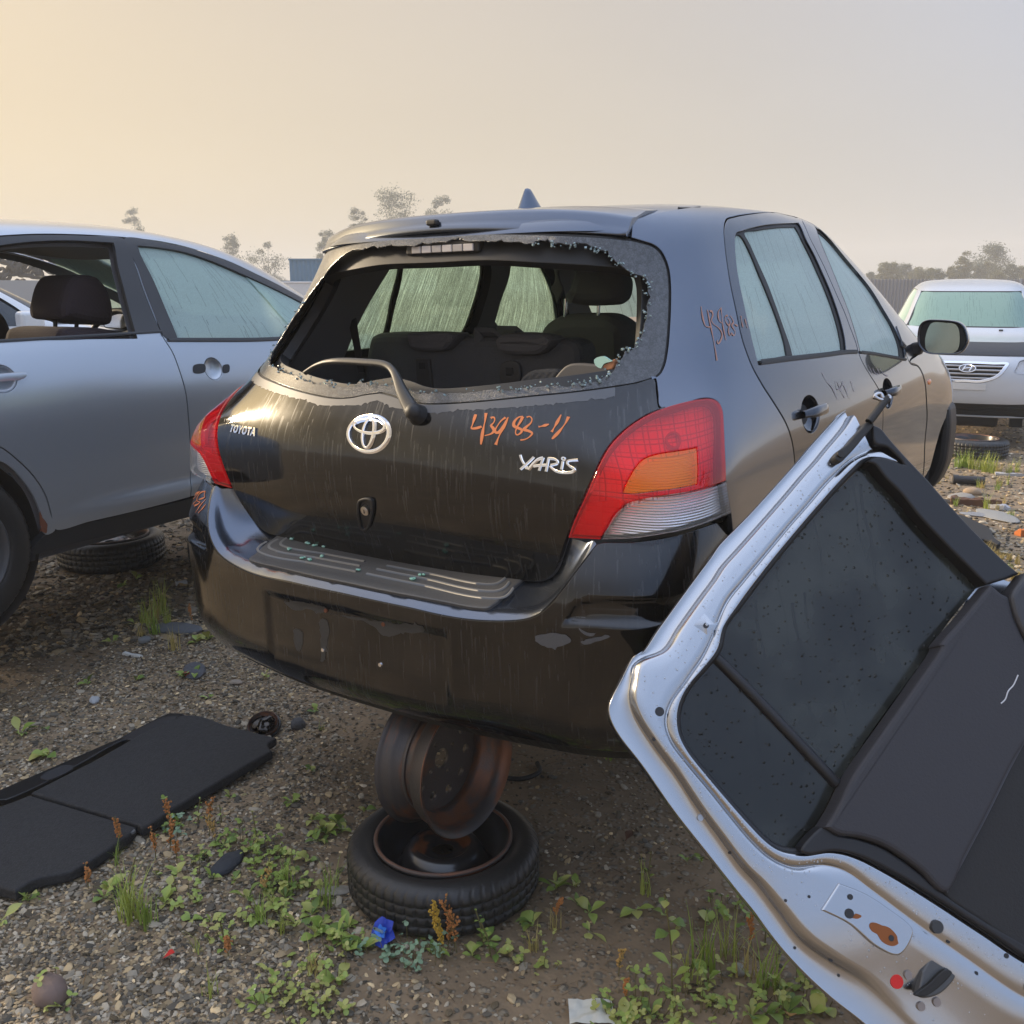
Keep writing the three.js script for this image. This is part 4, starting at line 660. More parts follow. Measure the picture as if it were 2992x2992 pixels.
// number-plate screws, scuffs
for (const [u, v, m] of [[875, 548, rust], [1200, 625, rust], [860, 770, chrome], [1183, 853, chrome]]) { const q = onB('G', [[u, v]])[0], p = HB.pos(q[0], q[1]), n = HB.nrm(q[0], q[1]), a = V3(...p).addScaledVector(V3(...n), -.002), b = V3(...p).addScaledVector(V3(...n), .004); mesh('plate_screw', merge([cyl(a, b, .0065, .005, 10)]), m, bumper); }
{
  const sc = [[[700, 1660], [760, 1640], [860, 1650], [900, 1680], [840, 1715], [770, 1720], [720, 1695]], [[950, 1612], [1000, 1632], [1050, 1640], [1040, 1655], [980, 1650]], [[960, 1690], [1040, 1668], [1120, 1662], [1060, 1690], [980, 1706]], [[880, 1570], [930, 1550], [990, 1552], [940, 1562]], [[820, 1655], [880, 1650], [890, 1662], [830, 1668]]];
  const smearM = std([.04, .039, .038], .6, { bumpMap: fuzz, bumpScale: .001 });
  [[[640, 500], [760, 505], [870, 530], [860, 560], [780, 545], [690, 540]], [[900, 570], [1000, 590], [1150, 640], [1200, 690], [1290, 680], [1430, 660], [1420, 640], [1260, 620], [1080, 590]], [[700, 660], [745, 670], [740, 760], [715, 780]], [[850, 600], [885, 610], [880, 760], [855, 840]]].forEach((p, i) => mesh('dirt_smear', panel(HB, jag(onB('G', p), .006, 60 + i), [], { off: .0008, gap: 0, bevel: 0, ret: 0, cell: .01, h: .005 }), smearM, bumper));
  const scuffM = std([.085, .09, .10], .5, { bumpMap: fuzz, bumpScale: .002 });
  sc.forEach((p, i) => mesh('scuff', panel(HB, jag(onB('F', p), .004, 20 + i), [], { off: .0012, gap: 0, bevel: 0, ret: 0, cell: .01, h: .005 }), scuffM, bumper));
}
// ------------------------------------------------ tail lamps
const gridBump = tex(512, 512, (u, v) => { const a = Math.abs((u * 90) % 1 - .5), b = Math.abs((v * 90) % 1 - .5); return Math.min(smooth(.5, .40, a), smooth(.5, .40, b)); });
const ribBump = tex(64, 512, (u, v) => .5 + .5 * Math.sin(v * Math.PI * 2 * 160));
const gridCol = tex(512, 512, (u, v) => { const a = Math.abs((u * 90) % 1 - .5), b = Math.abs((v * 90) % 1 - .5), k = .68 + .32 * Math.min(smooth(.5, .42, a), smooth(.5, .42, b)); return [k, k, k]; }, true);
const reflGrid = std([.8, .8, .8], .35, { map: gridCol, bumpMap: gridBump, bumpScale: .003, metalness: .55 });
const reflRib = std([.78, .78, .8], .3, { bumpMap: ribBump, bumpScale: .004, metalness: .75 });
const lensRed = phy([1, .03, .045], .06, { transmission: .75, thickness: 0, ior: 1.45, specularIntensity: 1 });
const lensRedSolid = phy([.40, .006, .012], .10, { clearcoat: 1, clearcoatRoughness: .04 });
const lensAmber = phy([1, .38, .03], .08, { transmission: .75, thickness: 0, ior: 1.45 });
const lensClear = phy([.93, .95, .97], .06, { transmission: .92, thickness: 0, ior: 1.45, bumpMap: ribBump, bumpScale: .0012 });
const clearTop = onU('F', [[1075, 1116], [1110, 1040], [1160, 960], [1220, 917], [1330, 886], [1450, 866], [1600, 840], [1777, 785]]);
const redPoly = [...lampPoly.slice(0, 17).map(p => [p[0], p[1]]), ...clearTop.slice().reverse().map((p, i, a) => i === 0 || i === a.length - 1 ? [p[0], p[1], 1] : p)];
redPoly[0].push(1);
const clearPoly = [...clearTop.map((p, i, a) => i === 0 || i === a.length - 1 ? [p[0], p[1], 1] : p), ...lampPoly.slice(17, 23).map(p => [p[0], p[1], p[2]])];
const amberPoly = onU('F', [[1200, 850, 1], [1230, 780], [1270, 712], [1320, 662], [1400, 636], [1610, 600, 1], [1612, 800, 1], [1400, 836], [1250, 853]]);
const lowRed = onU('F', [[887, 1103, 1], [985, 900, 1], [1200, 895], [1075, 1114, 1]]);
for (const s of [1, -1]) {
  const m = p => s > 0 ? p : mirrorA(p);
  const lamp = mesh('tail_lamp', panel(HU, m(lampPoly), [], { off: -.030, gap: .001, bevel: 0, ret: -.030, cell: .02, h: .008 }), reflGrid, hatch);
  mesh('red_lens', panel(HU, m(redPoly), [m(amberPoly)], { off: .004, gap: .002, cell: .02, h: .007, ret: .010, bevel: .002 }), lensRed, lamp);
  mesh('reflex_reflector', panel(HU, m(lowRed), [], { off: -.010, gap: .004, cell: .012, h: .007, ret: .01 }), std([.55, .01, .02], .3, { bumpMap: gridBump, bumpScale: .002 }), lamp);
  mesh('amber_lens', panel(HU, m(amberPoly), [], { off: .003, gap: .0, cell: .02, h: .007, ret: .010 }), lensAmber, lamp);
  mesh('clear_lens', panel(HU, m(clearPoly), [], { off: .004, gap: .002, cell: .02, h: .007, ret: .010, bevel: .002 }), lensClear, lamp);
  mesh('reflector', panel(HU, m(inset(curve(clearPoly, .008), .006)), [], { off: -.018, gap: 0, bevel: 0, ret: .01, cell: .02 }), reflRib, lamp);
  mesh('reflector', panel(HU, m(inset(curve(amberPoly, .008), .002)), [], { off: -.014, gap: 0, bevel: 0, ret: .01, cell: .02 }), reflRib, lamp);
  const bc = onU('F', [[1505, 510]])[0]; mesh('bulb_ring', band(HU, m(handleHole(bc, .018, .018)), .006, .006, { closed: true, off: -.026 }), std([.3, .3, .3], .4), lamp);
}
// ------------------------------------------------ badges
function mapOnto(S, g, f) { const p = g.attributes.position; for (let i = 0; i < p.count; i++) { const [a, v, o] = f(p.getX(i), p.getY(i), p.getZ(i)), q = S.pos(a, v, o); p.setXYZ(i, ...q); } g.deleteAttribute('normal'); const h = g.index ? g.toNonIndexed() : g; h.computeVertexNormals(); return h; }
{
  const [l, r, t, b] = onU('E', [[1246, 655], [1550, 640], [1395, 512], [1398, 780]], 0), c = [(l[0] + r[0]) / 2, (t[1] + b[1]) / 2], rx = (r[0] - l[0]) / 2, ry = (t[1] - b[1]) / 2;
  const el = (cx, cy, x, y) => Array.from({ length: 40 }, (_, i) => [c[0] + cx * rx + Math.cos(i / 40 * Math.PI * 2) * x * rx, c[1] + cy * ry + Math.sin(i / 40 * Math.PI * 2) * y * ry]);
  mesh('round_emblem', merge([band(HU, el(0, 0, .95, .95), .012, .007, { closed: true, h: .003 }), band(HU, el(0, .36, .72, .36), .0095, .0075, { closed: true, h: .003 }), band(HU, el(0, .02, .25, .78), .009, .008, { closed: true, h: .003 })]), chrome, tailgate);
  const bl = onU('P', [[455, 722], [1490, 912], [415, 395], [1455, 545]], -1);
  const tg = new TextGeometry('TOYOTA', { font, size: 1, depth: 1, curveSegments: 6, bevelEnabled: true, bevelThickness: .3, bevelSize: .03, bevelSegments: 2 }); tg.computeBoundingBox(); const B = tg.boundingBox;
  mesh('lettering', mapOnto(HU, tg, (x, y, z) => { const u = (x - B.min.x) / (B.max.x - B.min.x), w = (y - B.min.y) / (B.max.y - B.min.y); const v0 = lerp(bl[0][1], bl[1][1], u), v1 = lerp(bl[2][1], bl[3][1], u); return [lerp(bl[0][0], bl[1][0], u), lerp(v0, v1, w), .001 + .004 * clamp(z, 0, 1)]; }), chrome, tailgate);
  const st = [[[335, 240], [372, 360], [425, 455]], [[655, 285], [540, 400], [340, 575]], [[450, 548], [530, 520]], [[520, 582], [640, 440], [760, 335], [872, 300]], [[876, 300], [830, 430], [775, 605]], [[640, 500], [770, 480], [960, 470]], [[1000, 305], [980, 420], [938, 625]], [[1000, 318], [1130, 330], [1210, 390], [1190, 445], [1050, 478]], [[1030, 500], [1130, 590], [1250, 635], [1440, 648], [1560, 628], [1610, 580]], [[1332, 392], [1300, 582]], [[1690, 358], [1540, 368], [1450, 390], [1440, 440], [1500, 500], [1600, 560], [1618, 600]]];
  const parts = st.map(p => band(HU, onU('M', p), .0072, .004, { h: .002 }));
  const dot = onU('M', [[1345, 330]])[0]; parts.push(band(HU, handleHole(dot, .0035, .0035, 12), .004, .004, { closed: true, h: .002 }));
  mesh('lettering', merge(parts), chrome, tailgate);
}
// crayon numbers
const stroke = (S, on, k, lists, w, mat, parent, side) => lists.forEach(p => mesh('crayon_stroke', band(S, on(k, p, side), t => w * (.75 + .35 * Math.sin(t * 9 + p[0][0])), .0007, { flat: true, h: .003, off: .0006 }), mat, parent));
stroke(HU, onU, 'N', [[[258, 160], [235, 230], [210, 310], [195, 365], [260, 365], [345, 340]], [[410, 140], [395, 260], [365, 400], [335, 605]], [[480, 215], [520, 200], [540, 225], [525, 280], [485, 325], [510, 355], [530, 400], [490, 445], [390, 475]], [[700, 205], [640, 250], [580, 330], [545, 400], [560, 430], [600, 425], [680, 310], [740, 200]], [[740, 200], [680, 330], [610, 470], [555, 610]], [[960, 190], [900, 200], [830, 270], [825, 330], [880, 360], [940, 390], [930, 430], [870, 465], [850, 440], [870, 350], [920, 270], [955, 195]], [[1015, 205], [1050, 190], [1090, 220], [1080, 280], [1010, 345], [975, 385], [1040, 405], [1095, 440], [1060, 490], [990, 530], [920, 540]], [[1190, 345], [1260, 330], [1345, 305]], [[1525, 165], [1470, 270], [1420, 360], [1385, 420]], [[1635, 195], [1590, 290], [1500, 410], [1390, 525]]], .0068, crayon, tailgate, 1);
stroke(HU, onU, 'O', [[[268, 345], [290, 520], [340, 760], [390, 890], [470, 930], [540, 920]], [[445, 440], [500, 720], [560, 1000], [640, 1400], [715, 1870]], [[510, 480], [570, 490], [600, 580], [560, 730], [610, 830], [760, 950], [850, 1080], [860, 1180], [820, 1300], [760, 1390], [720, 1360], [735, 1300]], [[820, 410], [760, 480], [750, 620], [790, 760], [850, 810]], [[825, 380], [850, 560], [880, 860], [920, 1080], [970, 1300]], [[1020, 620], [980, 600], [940, 680], [970, 780], [1050, 880], [1080, 820], [1060, 720], [1020, 680]], [[1060, 890], [1040, 1050], [1070, 1160], [1110, 1150], [1120, 1080]], [[1085, 600], [1150, 700], [1180, 790], [1130, 880], [1180, 970], [1230, 1060], [1210, 1150], [1170, 1160], [1140, 1100]], [[1215, 850], [1300, 900]], [[1390, 610], [1410, 750], [1450, 940]], [[1500, 680], [1530, 800], [1570, 950]]], .0052, crayonPale, hatch, 1);
const crayonFaint = std([.34, .29, .29], .8);
stroke(HU, onU, 'Q', [[[310, 220], [400, 400], [520, 540], [640, 800]], [[600, 400], [620, 560], [700, 560], [760, 400]], [[640, 420], [720, 620], [800, 760]], [[720, 400], [790, 520], [890, 780]], [[930, 400], [1000, 620]]], .005, crayonFaint, rearDoors[0], 1);
stroke(HU, onU, 'Q', [[[1310, 50], [1400, 250]], [[1400, 110], [1450, 220], [1520, 250]], [[1480, 90], [1560, 250]], [[1560, 130], [1640, 240], [1740, 290]]], .005, crayonFaint, frontDoors[0], 1);
stroke(HB, onB, 'R', [[[830, 330], [680, 500], [540, 690], [640, 660], [720, 640]], [[920, 420], [560, 800], [400, 1060], [235, 1360]], [[760, 680], [620, 820], [500, 980]], [[1060, 580], [780, 760], [700, 900], [820, 860], [1030, 600]], [[1000, 620], [700, 1000], [490, 1370]], [[1300, 580], [1060, 660], [930, 860], [920, 1020], [1050, 1100], [960, 1180], [790, 1250]], [[1290, 600], [1250, 760], [1280, 850], [1000, 960]], [[900, 1000], [720, 1190]], [[1310, 960], [1080, 1220], [850, 1570]], [[1330, 1180], [1150, 1400], [975, 1590]]], .0055, crayon, bumper, -1);
// lock and its oval surround
{
  const oval = onU('E', [[1322, 1150], [1332, 1112], [1380, 1094], [1428, 1107], [1437, 1160], [1425, 1250], [1402, 1308], [1375, 1324], [1345, 1308], [1327, 1240]], 0);
  const lk = mesh('lock_surround', panel(HU, oval, [inset(curve(oval, .004), .007)], { off: .010, gap: 0, cell: .01, h: .004, bevel: .003, ret: .012 }), plasticBlack, tailgate);
  mesh('lock_well', panel(HU, inset(curve(oval, .004), .006), [], { off: .002, gap: 0, bevel: 0, ret: 0, cell: .01, h: .004 }), plasticBlack, lk);
  const q = onU('E', [[1384, 1180]], 0)[0], p = V3(...HU.pos(q[0], q[1], .001)), n = V3(...HU.nrm(q[0], q[1]));
  mesh('key_cylinder', merge([cyl(p, p.clone().addScaledVector(n, .010), .0135, .0125, 24), cyl(p, p.clone().addScaledVector(n, .0115), .0095, .009, 20)]), std([.55, .52, .48], .3, { metalness: 1 }), lk);
  const sl = box(.002, .011, .002); sl.translate(p.x + n.x * .0115, p.y + n.y * .0115, p.z + n.z * .0115); mesh('key_slot', sl, shellDark, lk);
}
// rear wiper
{
  const path = onU('B', [[1262, 1735], [1240, 1690], [1215, 1640], [1190, 1580], [1172, 1520], [1150, 1465], [1115, 1425], [1070, 1405], [950, 1393], [820, 1385], [700, 1385], [640, 1392], [570, 1415], [505, 1455]], 0);
  const L = [], c = curve(path, .008, false);
  for (let i = 0; i < c.length; i++) {
    const t = i / (c.length - 1), q = HU.pos(c[i][0], c[i][1], .022 + .014 * smooth(0, .3, t) - .012 * smooth(.7, 1, t)), a = c[Math.max(0, i - 1)], b = c[Math.min(c.length - 1, i + 1)];
    const T = V3(...HU.pos(b[0], b[1])).sub(V3(...HU.pos(a[0], a[1]))).normalize(), N = V3(...HU.nrm(c[i][0], c[i][1])), Bn = V3().crossVectors(N, T).normalize();
    const w = lerp(.019, .009, smooth(0, .35, t)) * (1 - .45 * smooth(.6, 1, t)), h = lerp(.013, .007, smooth(0, .4, t)), ring = [];
    for (let k = 0; k < 16; k++) { const an = k / 16 * Math.PI * 2, sq = x => Math.sign(x) * Math.pow(Math.abs(x), .7), p = V3(...q).addScaledVector(Bn, sq(Math.cos(an)) * w).addScaledVector(N, sq(Math.sin(an)) * h); ring.push(p.toArray()); } L.push(ring);
  }
  const arm = mesh('wiper', sheet(L, true), std([.035, .034, .033], .42), tailgate);
  const q0 = onU('B', [[1262, 1722]], 0)[0], p = V3(...HU.pos(q0[0], q0[1], -.002)), n = V3(...HU.nrm(q0[0], q0[1]));
  mesh('pivot_cap', merge([cyl(p, p.clone().addScaledVector(n, .024), .027, .022, 24), new THREE.SphereGeometry(.0215, 20, 10).translate(p.x + n.x * .022, p.y + n.y * .022, p.z + n.z * .022)]), plasticBlack, arm);
}
// ------------------------------------------------ things seen through the window opening
const inPl = (k, pts, z) => zm(k, pts).map(p => { const q = onPlane(p, V3(0, 0, z), V3(0, 0, 1), hatchInv); return [q.x, q.y, p[2]]; });
function slab(poly, z, t, o = {}) { const c = curve(poly, o.h || .012), sh = new THREE.Shape(c.map(p => new THREE.Vector2(p[0], p[1]))), b = o.b ?? .015; const g = new THREE.ExtrudeGeometry(sh, { depth: Math.max(.001, t - 2 * b), bevelEnabled: b > 0, bevelThickness: b, bevelSize: b, bevelOffset: -b, bevelSegments: 3, curveSegments: 2 }); g.translate(0, 0, z - t + b); if (o.lean) { g.translate(0, 0, -z); g.rotateX(o.lean); g.translate(0, 0, z); } return g; }
{
  const zS = -.78;
  const seat = mesh('rear_seat_back', slab([...inPl('B', [[905, 1190], [935, 1155], [1190, 1145], [1500, 1165], [1800, 1175]], zS), ...inPl('C', [[200, 1170], [560, 1178], [760, 1186], [850, 1190], [910, 1218], [935, 1270], [940, 1400], [940, 1700]], zS), ...inPl('B', [[905, 1800]], zS)], zS, .13, { b: .03 }), carpet, hatch);
  for (const h of [inPl('B', [[1165, 1148], [1185, 1245], [1215, 1265], [1430, 1266], [1462, 1240], [1515, 1160], [1480, 1148], [1200, 1140]], zS + .05), inPl('C', [[342, 1190], [358, 1268], [400, 1290], [640, 1296], [690, 1268], [752, 1188], [690, 1160], [380, 1156]], zS + .05)]) mesh('head_restraint', slab(h, zS + .05, .10, { b: .025 }), cloth, seat);
  for (const h of [inPl('B', [[1236, 1325, 1], [1335, 1328, 1], [1365, 1620, 1], [1252, 1620, 1]], zS + .012), inPl('C', [[396, 1360], [515, 1356], [520, 1620, 1], [400, 1620, 1]], zS + .012)]) { const l = mesh('latch_plate', slab(h, zS + .012, .02, { b: .004 }), std([.05, .048, .05], .5), seat); const cx = (h[0][0] + h[1][0]) / 2, w = h[1][0] - h[0][0], top = h[0][1]; mesh('latch_opening', box(w * .42, w * .38, .006, cx, top - w * .36, zS + .012, .002), shellDark, l); }
  const zF = -1.50;
  const fs = mesh('front_seat', slab(inPl('C', [[645, 1170], [680, 1092], [740, 1042], [830, 1013], [1000, 1006], [1150, 1016], [1230, 1062], [1265, 1110], [1275, 1500, 1], [640, 1500, 1]], zF), zF, .16, { b: .05 }), cloth, hatch);
  mesh('head_restraint', slab(inPl('C', [[905, 640], [875, 760], [835, 875], [818, 905], [850, 930], [950, 950], [1100, 950], [1195, 938], [1232, 900], [1250, 800], [1236, 745], [1150, 690], [1050, 645], [950, 628]], zF + .03), zF + .03, .12, { b: .045 }), cloth, fs);
  for (const [u, v0, v1] of [[852, 900, 1030], [1086, 900, 1030]]) { const a = inPl('C', [[u, v0], [u - 4, v1]], zF - .03); mesh('restraint_post', cyl([a[0][0], a[0][1], zF - .03], [a[1][0], a[1][1], zF - .03], .007, .007, 10), chrome, fs); }
  // left front seat, low behind the bench
  const fl = fs.clone(); fl.position.x = -.66; hatch.add(fl);
  mesh('seat_belt', slab(inPl('B', [[770, 1065, 1], [818, 1035, 1], [880, 1420, 1], [838, 1420, 1]], -.70), -.70, .003, { b: 0 }), plasticBlack, hatch);
  mesh('sun_visor', slab(inPl('C', [[630, 592], [700, 584], [860, 592], [882, 618], [720, 642], [640, 632]], -2.0), -2.0, .02, { b: .004 }), trimGrey, hatch);
  mesh('dangling_cloth', slab(inPl('C', [[715, 650], [800, 640], [840, 690], [800, 705], [812, 780], [832, 830], [805, 900], [792, 938], [770, 870], [746, 830], [772, 780], [768, 700]], -1.7), -1.7, .012, { b: .004 }), cloth, hatch);
  // high brake lamp
  const hb = inPl('B', [[1180, 520], [1670, 520], [1670, 590], [1190, 600]], -.330), w = hb[1][0] - hb[0][0] , h = hb[0][1] - hb[3][1], cx = (hb[0][0] + hb[1][0]) / 2, cy = (hb[0][1] + hb[3][1]) / 2;
  const hm = mesh('high_brake_lamp', box(w * 1.06, h * 1.15, .03, cx, cy + .004, -.347, .006), plasticBlack, hatch);
  for (let k = 0; k < 6; k++) mesh('lamp_segment', box(w * .135, h * .62, .006, cx - w * .36 + k * w * .15, cy, -.331, .002), std(k % 2 ? [.55, .52, .51] : [.40, .38, .37], .25), hm);
  // floor pan, load floor, inner tailgate, sill boxes: closed body
  mesh('floor_pan', merge([box(1.46, .04, 3.1, 0, .20, -1.75), box(1.40, .03, .95, 0, .50, -.62), box(1.30, .30, .02, 0, .34, -.20), box(1.36, .5, .03, 0, .60, -2.55), box(1.2, .16, .4, 0, .62, -2.4, .04)]), carpet, hatch);
  const gi = inset(curve(gatePoly, .02), .03); mesh('tailgate_lining', panel(HU, gi, [], { off: -.055, gap: 0, bevel: 0, ret: -.03, cell: .05, h: .02 }), trimGrey, tailgate);
  // underbody bits above the stand
  mesh('underbody', merge([cyl([-.5, .19, -.55], [.5, .19, -.55], .035, .035, 12), box(.10, .10, .9, -.45, .17, -.75, .02), box(.10, .10, .9, .45, .17, -.75, .02), cyl([.3, .16, -.2], [.3, .16, -.62], .07, .07, 16), box(.5, .12, .35, -.05, .15, -1.1, .03), box(.30, .05, .34, .17, .178, -.24, .01)]), std([.03, .022, .017], .8), hatch);
  // black liners of the wheel wells
  for (const s of [1, -1]) for (const z of [-.57, -3.03]) { const g = new THREE.CylinderGeometry(.335, .335, .26, 32, 1, true, 0, Math.PI); g.rotateZ(Math.PI / 2); g.rotateX(-Math.PI / 2); g.rotateX(Math.PI); g.translate(s * .69, .30, z); mesh('wheel_well_liner', g, shellDark, hatch); }
  // liner hanging out of the front wheel well
  const hang = onU('D', [[1440, 1440], [1500, 1330], [1515, 1480], [1500, 1620], [1470, 1720], [1420, 1790], [1375, 1795], [1380, 1700], [1420, 1560]]);
}
// loose trim and shards lying in the load bay
{
  const put = (m) => hatchM.decompose(m.position, m.quaternion, m.scale);
  put(single('plastic_trim_piece', slab(inPl('C', [[742, 1520], [820, 1402], [880, 1362], [1100, 1370], [1215, 1392], [1100, 1480], [1000, 1560, 1], [760, 1560, 1]], -.42), -.42, .02, { b: .005 }), std([.10, .095, .095], .55), 'grey plastic trim piece lying in the load bay of the black hatchback', 'trim piece'));
  put(single('fabric_trim_piece', slab(inPl('C', [[512, 1512], [538, 1462], [600, 1412], [650, 1402], [802, 1412], [755, 1500], [740, 1570, 1], [520, 1570, 1]], -.46), -.46, .03, { b: .008 }), std([.06, .06, .063], .9, { bumpMap: weave, bumpScale: .003 }), 'dotted grey fabric trim piece lying beside the plastic trim in the load bay', 'trim piece'));
  put(single('glass_shard', slab(inPl('C', [[1052, 1330], [1120, 1306], [1160, 1330], [1182, 1340], [1120, 1360], [1100, 1392], [1062, 1370]], -.30), -.30, .006, { b: 0 }), std([.38, .62, .56], .5), 'pale green shard of window glass on the load bay rim', 'glass shard'));
  put(single('foam_scrap', slab(inPl('C', [[1105, 1378], [1150, 1352], [1196, 1326], [1200, 1370], [1178, 1402], [1128, 1402]], -.302), -.302, .02, { b: .004 }), std([.36, .16, .08], .9), 'brown scrap of foam behind the pale green glass shard', 'scrap'));
}
// ------------------------------------------------ door mirror, side repeater, hanging liner
{
  const z = -2.32, P = (pts) => zm('T', pts).map(p => { const q = onPlane(p, V3(0, 0, z), V3(0, 0, 1), hatchInv); return [q.x, q.y]; });
  const rim = P([[410, 720], [414, 650], [430, 590], [465, 550], [520, 531], [620, 530], [760, 540], [840, 560], [890, 605], [918, 680], [928, 740], [912, 800], [868, 858], [800, 884], [640, 886], [540, 880], [480, 860], [440, 820], [416, 780]]);
  const gl = P([[490, 740], [500, 680], [520, 620], [545, 576], [580, 558], [700, 564], [790, 576], [825, 620], [838, 700], [835, 780], [820, 830], [780, 865], [700, 878], [600, 875], [540, 865], [500, 830]]);
  const R = curve(rim, .012), c = [0, 0]; for (const p of R) { c[0] += p[0] / R.length; c[1] += p[1] / R.length; }
  const lay = (s, dz) => R.map(p => [c[0] + (p[0] - c[0]) * s, c[1] + (p[1] - c[1]) * s, z + dz]);
  const house = mesh('door_mirror', sheet([lay(.90, -.006), lay(.95, 0), lay(.985, -.003), lay(1, -.012), lay(.99, -.035), lay(.94, -.06), lay(.84, -.082), lay(.66, -.098), lay(.4, -.108), lay(.01, -.112)], true), paintBlack, frontDoors[0]);
  const gs = new THREE.ExtrudeGeometry(new THREE.Shape(curve(gl, .01).map(p => new THREE.Vector2(p[0], p[1]))), { depth: .004, bevelEnabled: false }); gs.translate(0, 0, z - .010);
  mesh('mirror_glass', gs, std([.55, .60, .50], .22, { metalness: .75 }), house);
  mesh('mirror_backing', (() => { const g = new THREE.ShapeGeometry(new THREE.Shape(R.map(p => new THREE.Vector2(p[0], p[1])))); g.translate(0, 0, z - .014); return g; })(), plasticBlack, house);
  const foot = P([[262, 790], [300, 780], [420, 770], [440, 830], [420, 890], [330, 905], [262, 900]]);
  mesh('mirror_foot', slab(foot, z - .02, .07, { b: .012 }), plasticBlack, house);
  const sail = onU('T', [[200, 600], [262, 640], [310, 690], [400, 720], [408, 760], [330, 790], [258, 800], [245, 730]]);
  mesh('mirror_sail', panel(HU, sail, [], { off: .004, gap: 0, cell: .02 }), paintBlack, house);
  const hm = house.clone(); hm.scale.x = -1; frontDoors[1].add(hm);
  const rp = onU('T', [[535, 1160]])[0], p = HU.pos(rp[0], rp[1]), g = new THREE.SphereGeometry(.02, 16, 10); g.scale(.35, .6, 1.4); g.translate(...p);
  mesh('side_repeater', g, phy([.9, .25, .05], .15, { clearcoat: 1 }), hatch);
  // torn liner hanging below the right front wing
  const hz = -2.98, hq = zm('T', [[600, 1560], [690, 1390], [728, 1420], [745, 1560], [740, 1700], [715, 1900]]).concat(zm('Z', [[262, 260], [215, 400], [150, 520], [80, 595], [10, 585], [-60, 420], [-80, 250]])).map(p => { const r = onPlane(p, V3(0, 0, hz), V3(0, 0, 1), hatchInv); return [r.x, r.y]; });
  const hg = slab(hq, hz, .18, { b: .03, h: .02 });
  mesh('hanging_wheel_liner', hg, std([.012, .012, .013], .45), hatch);
}
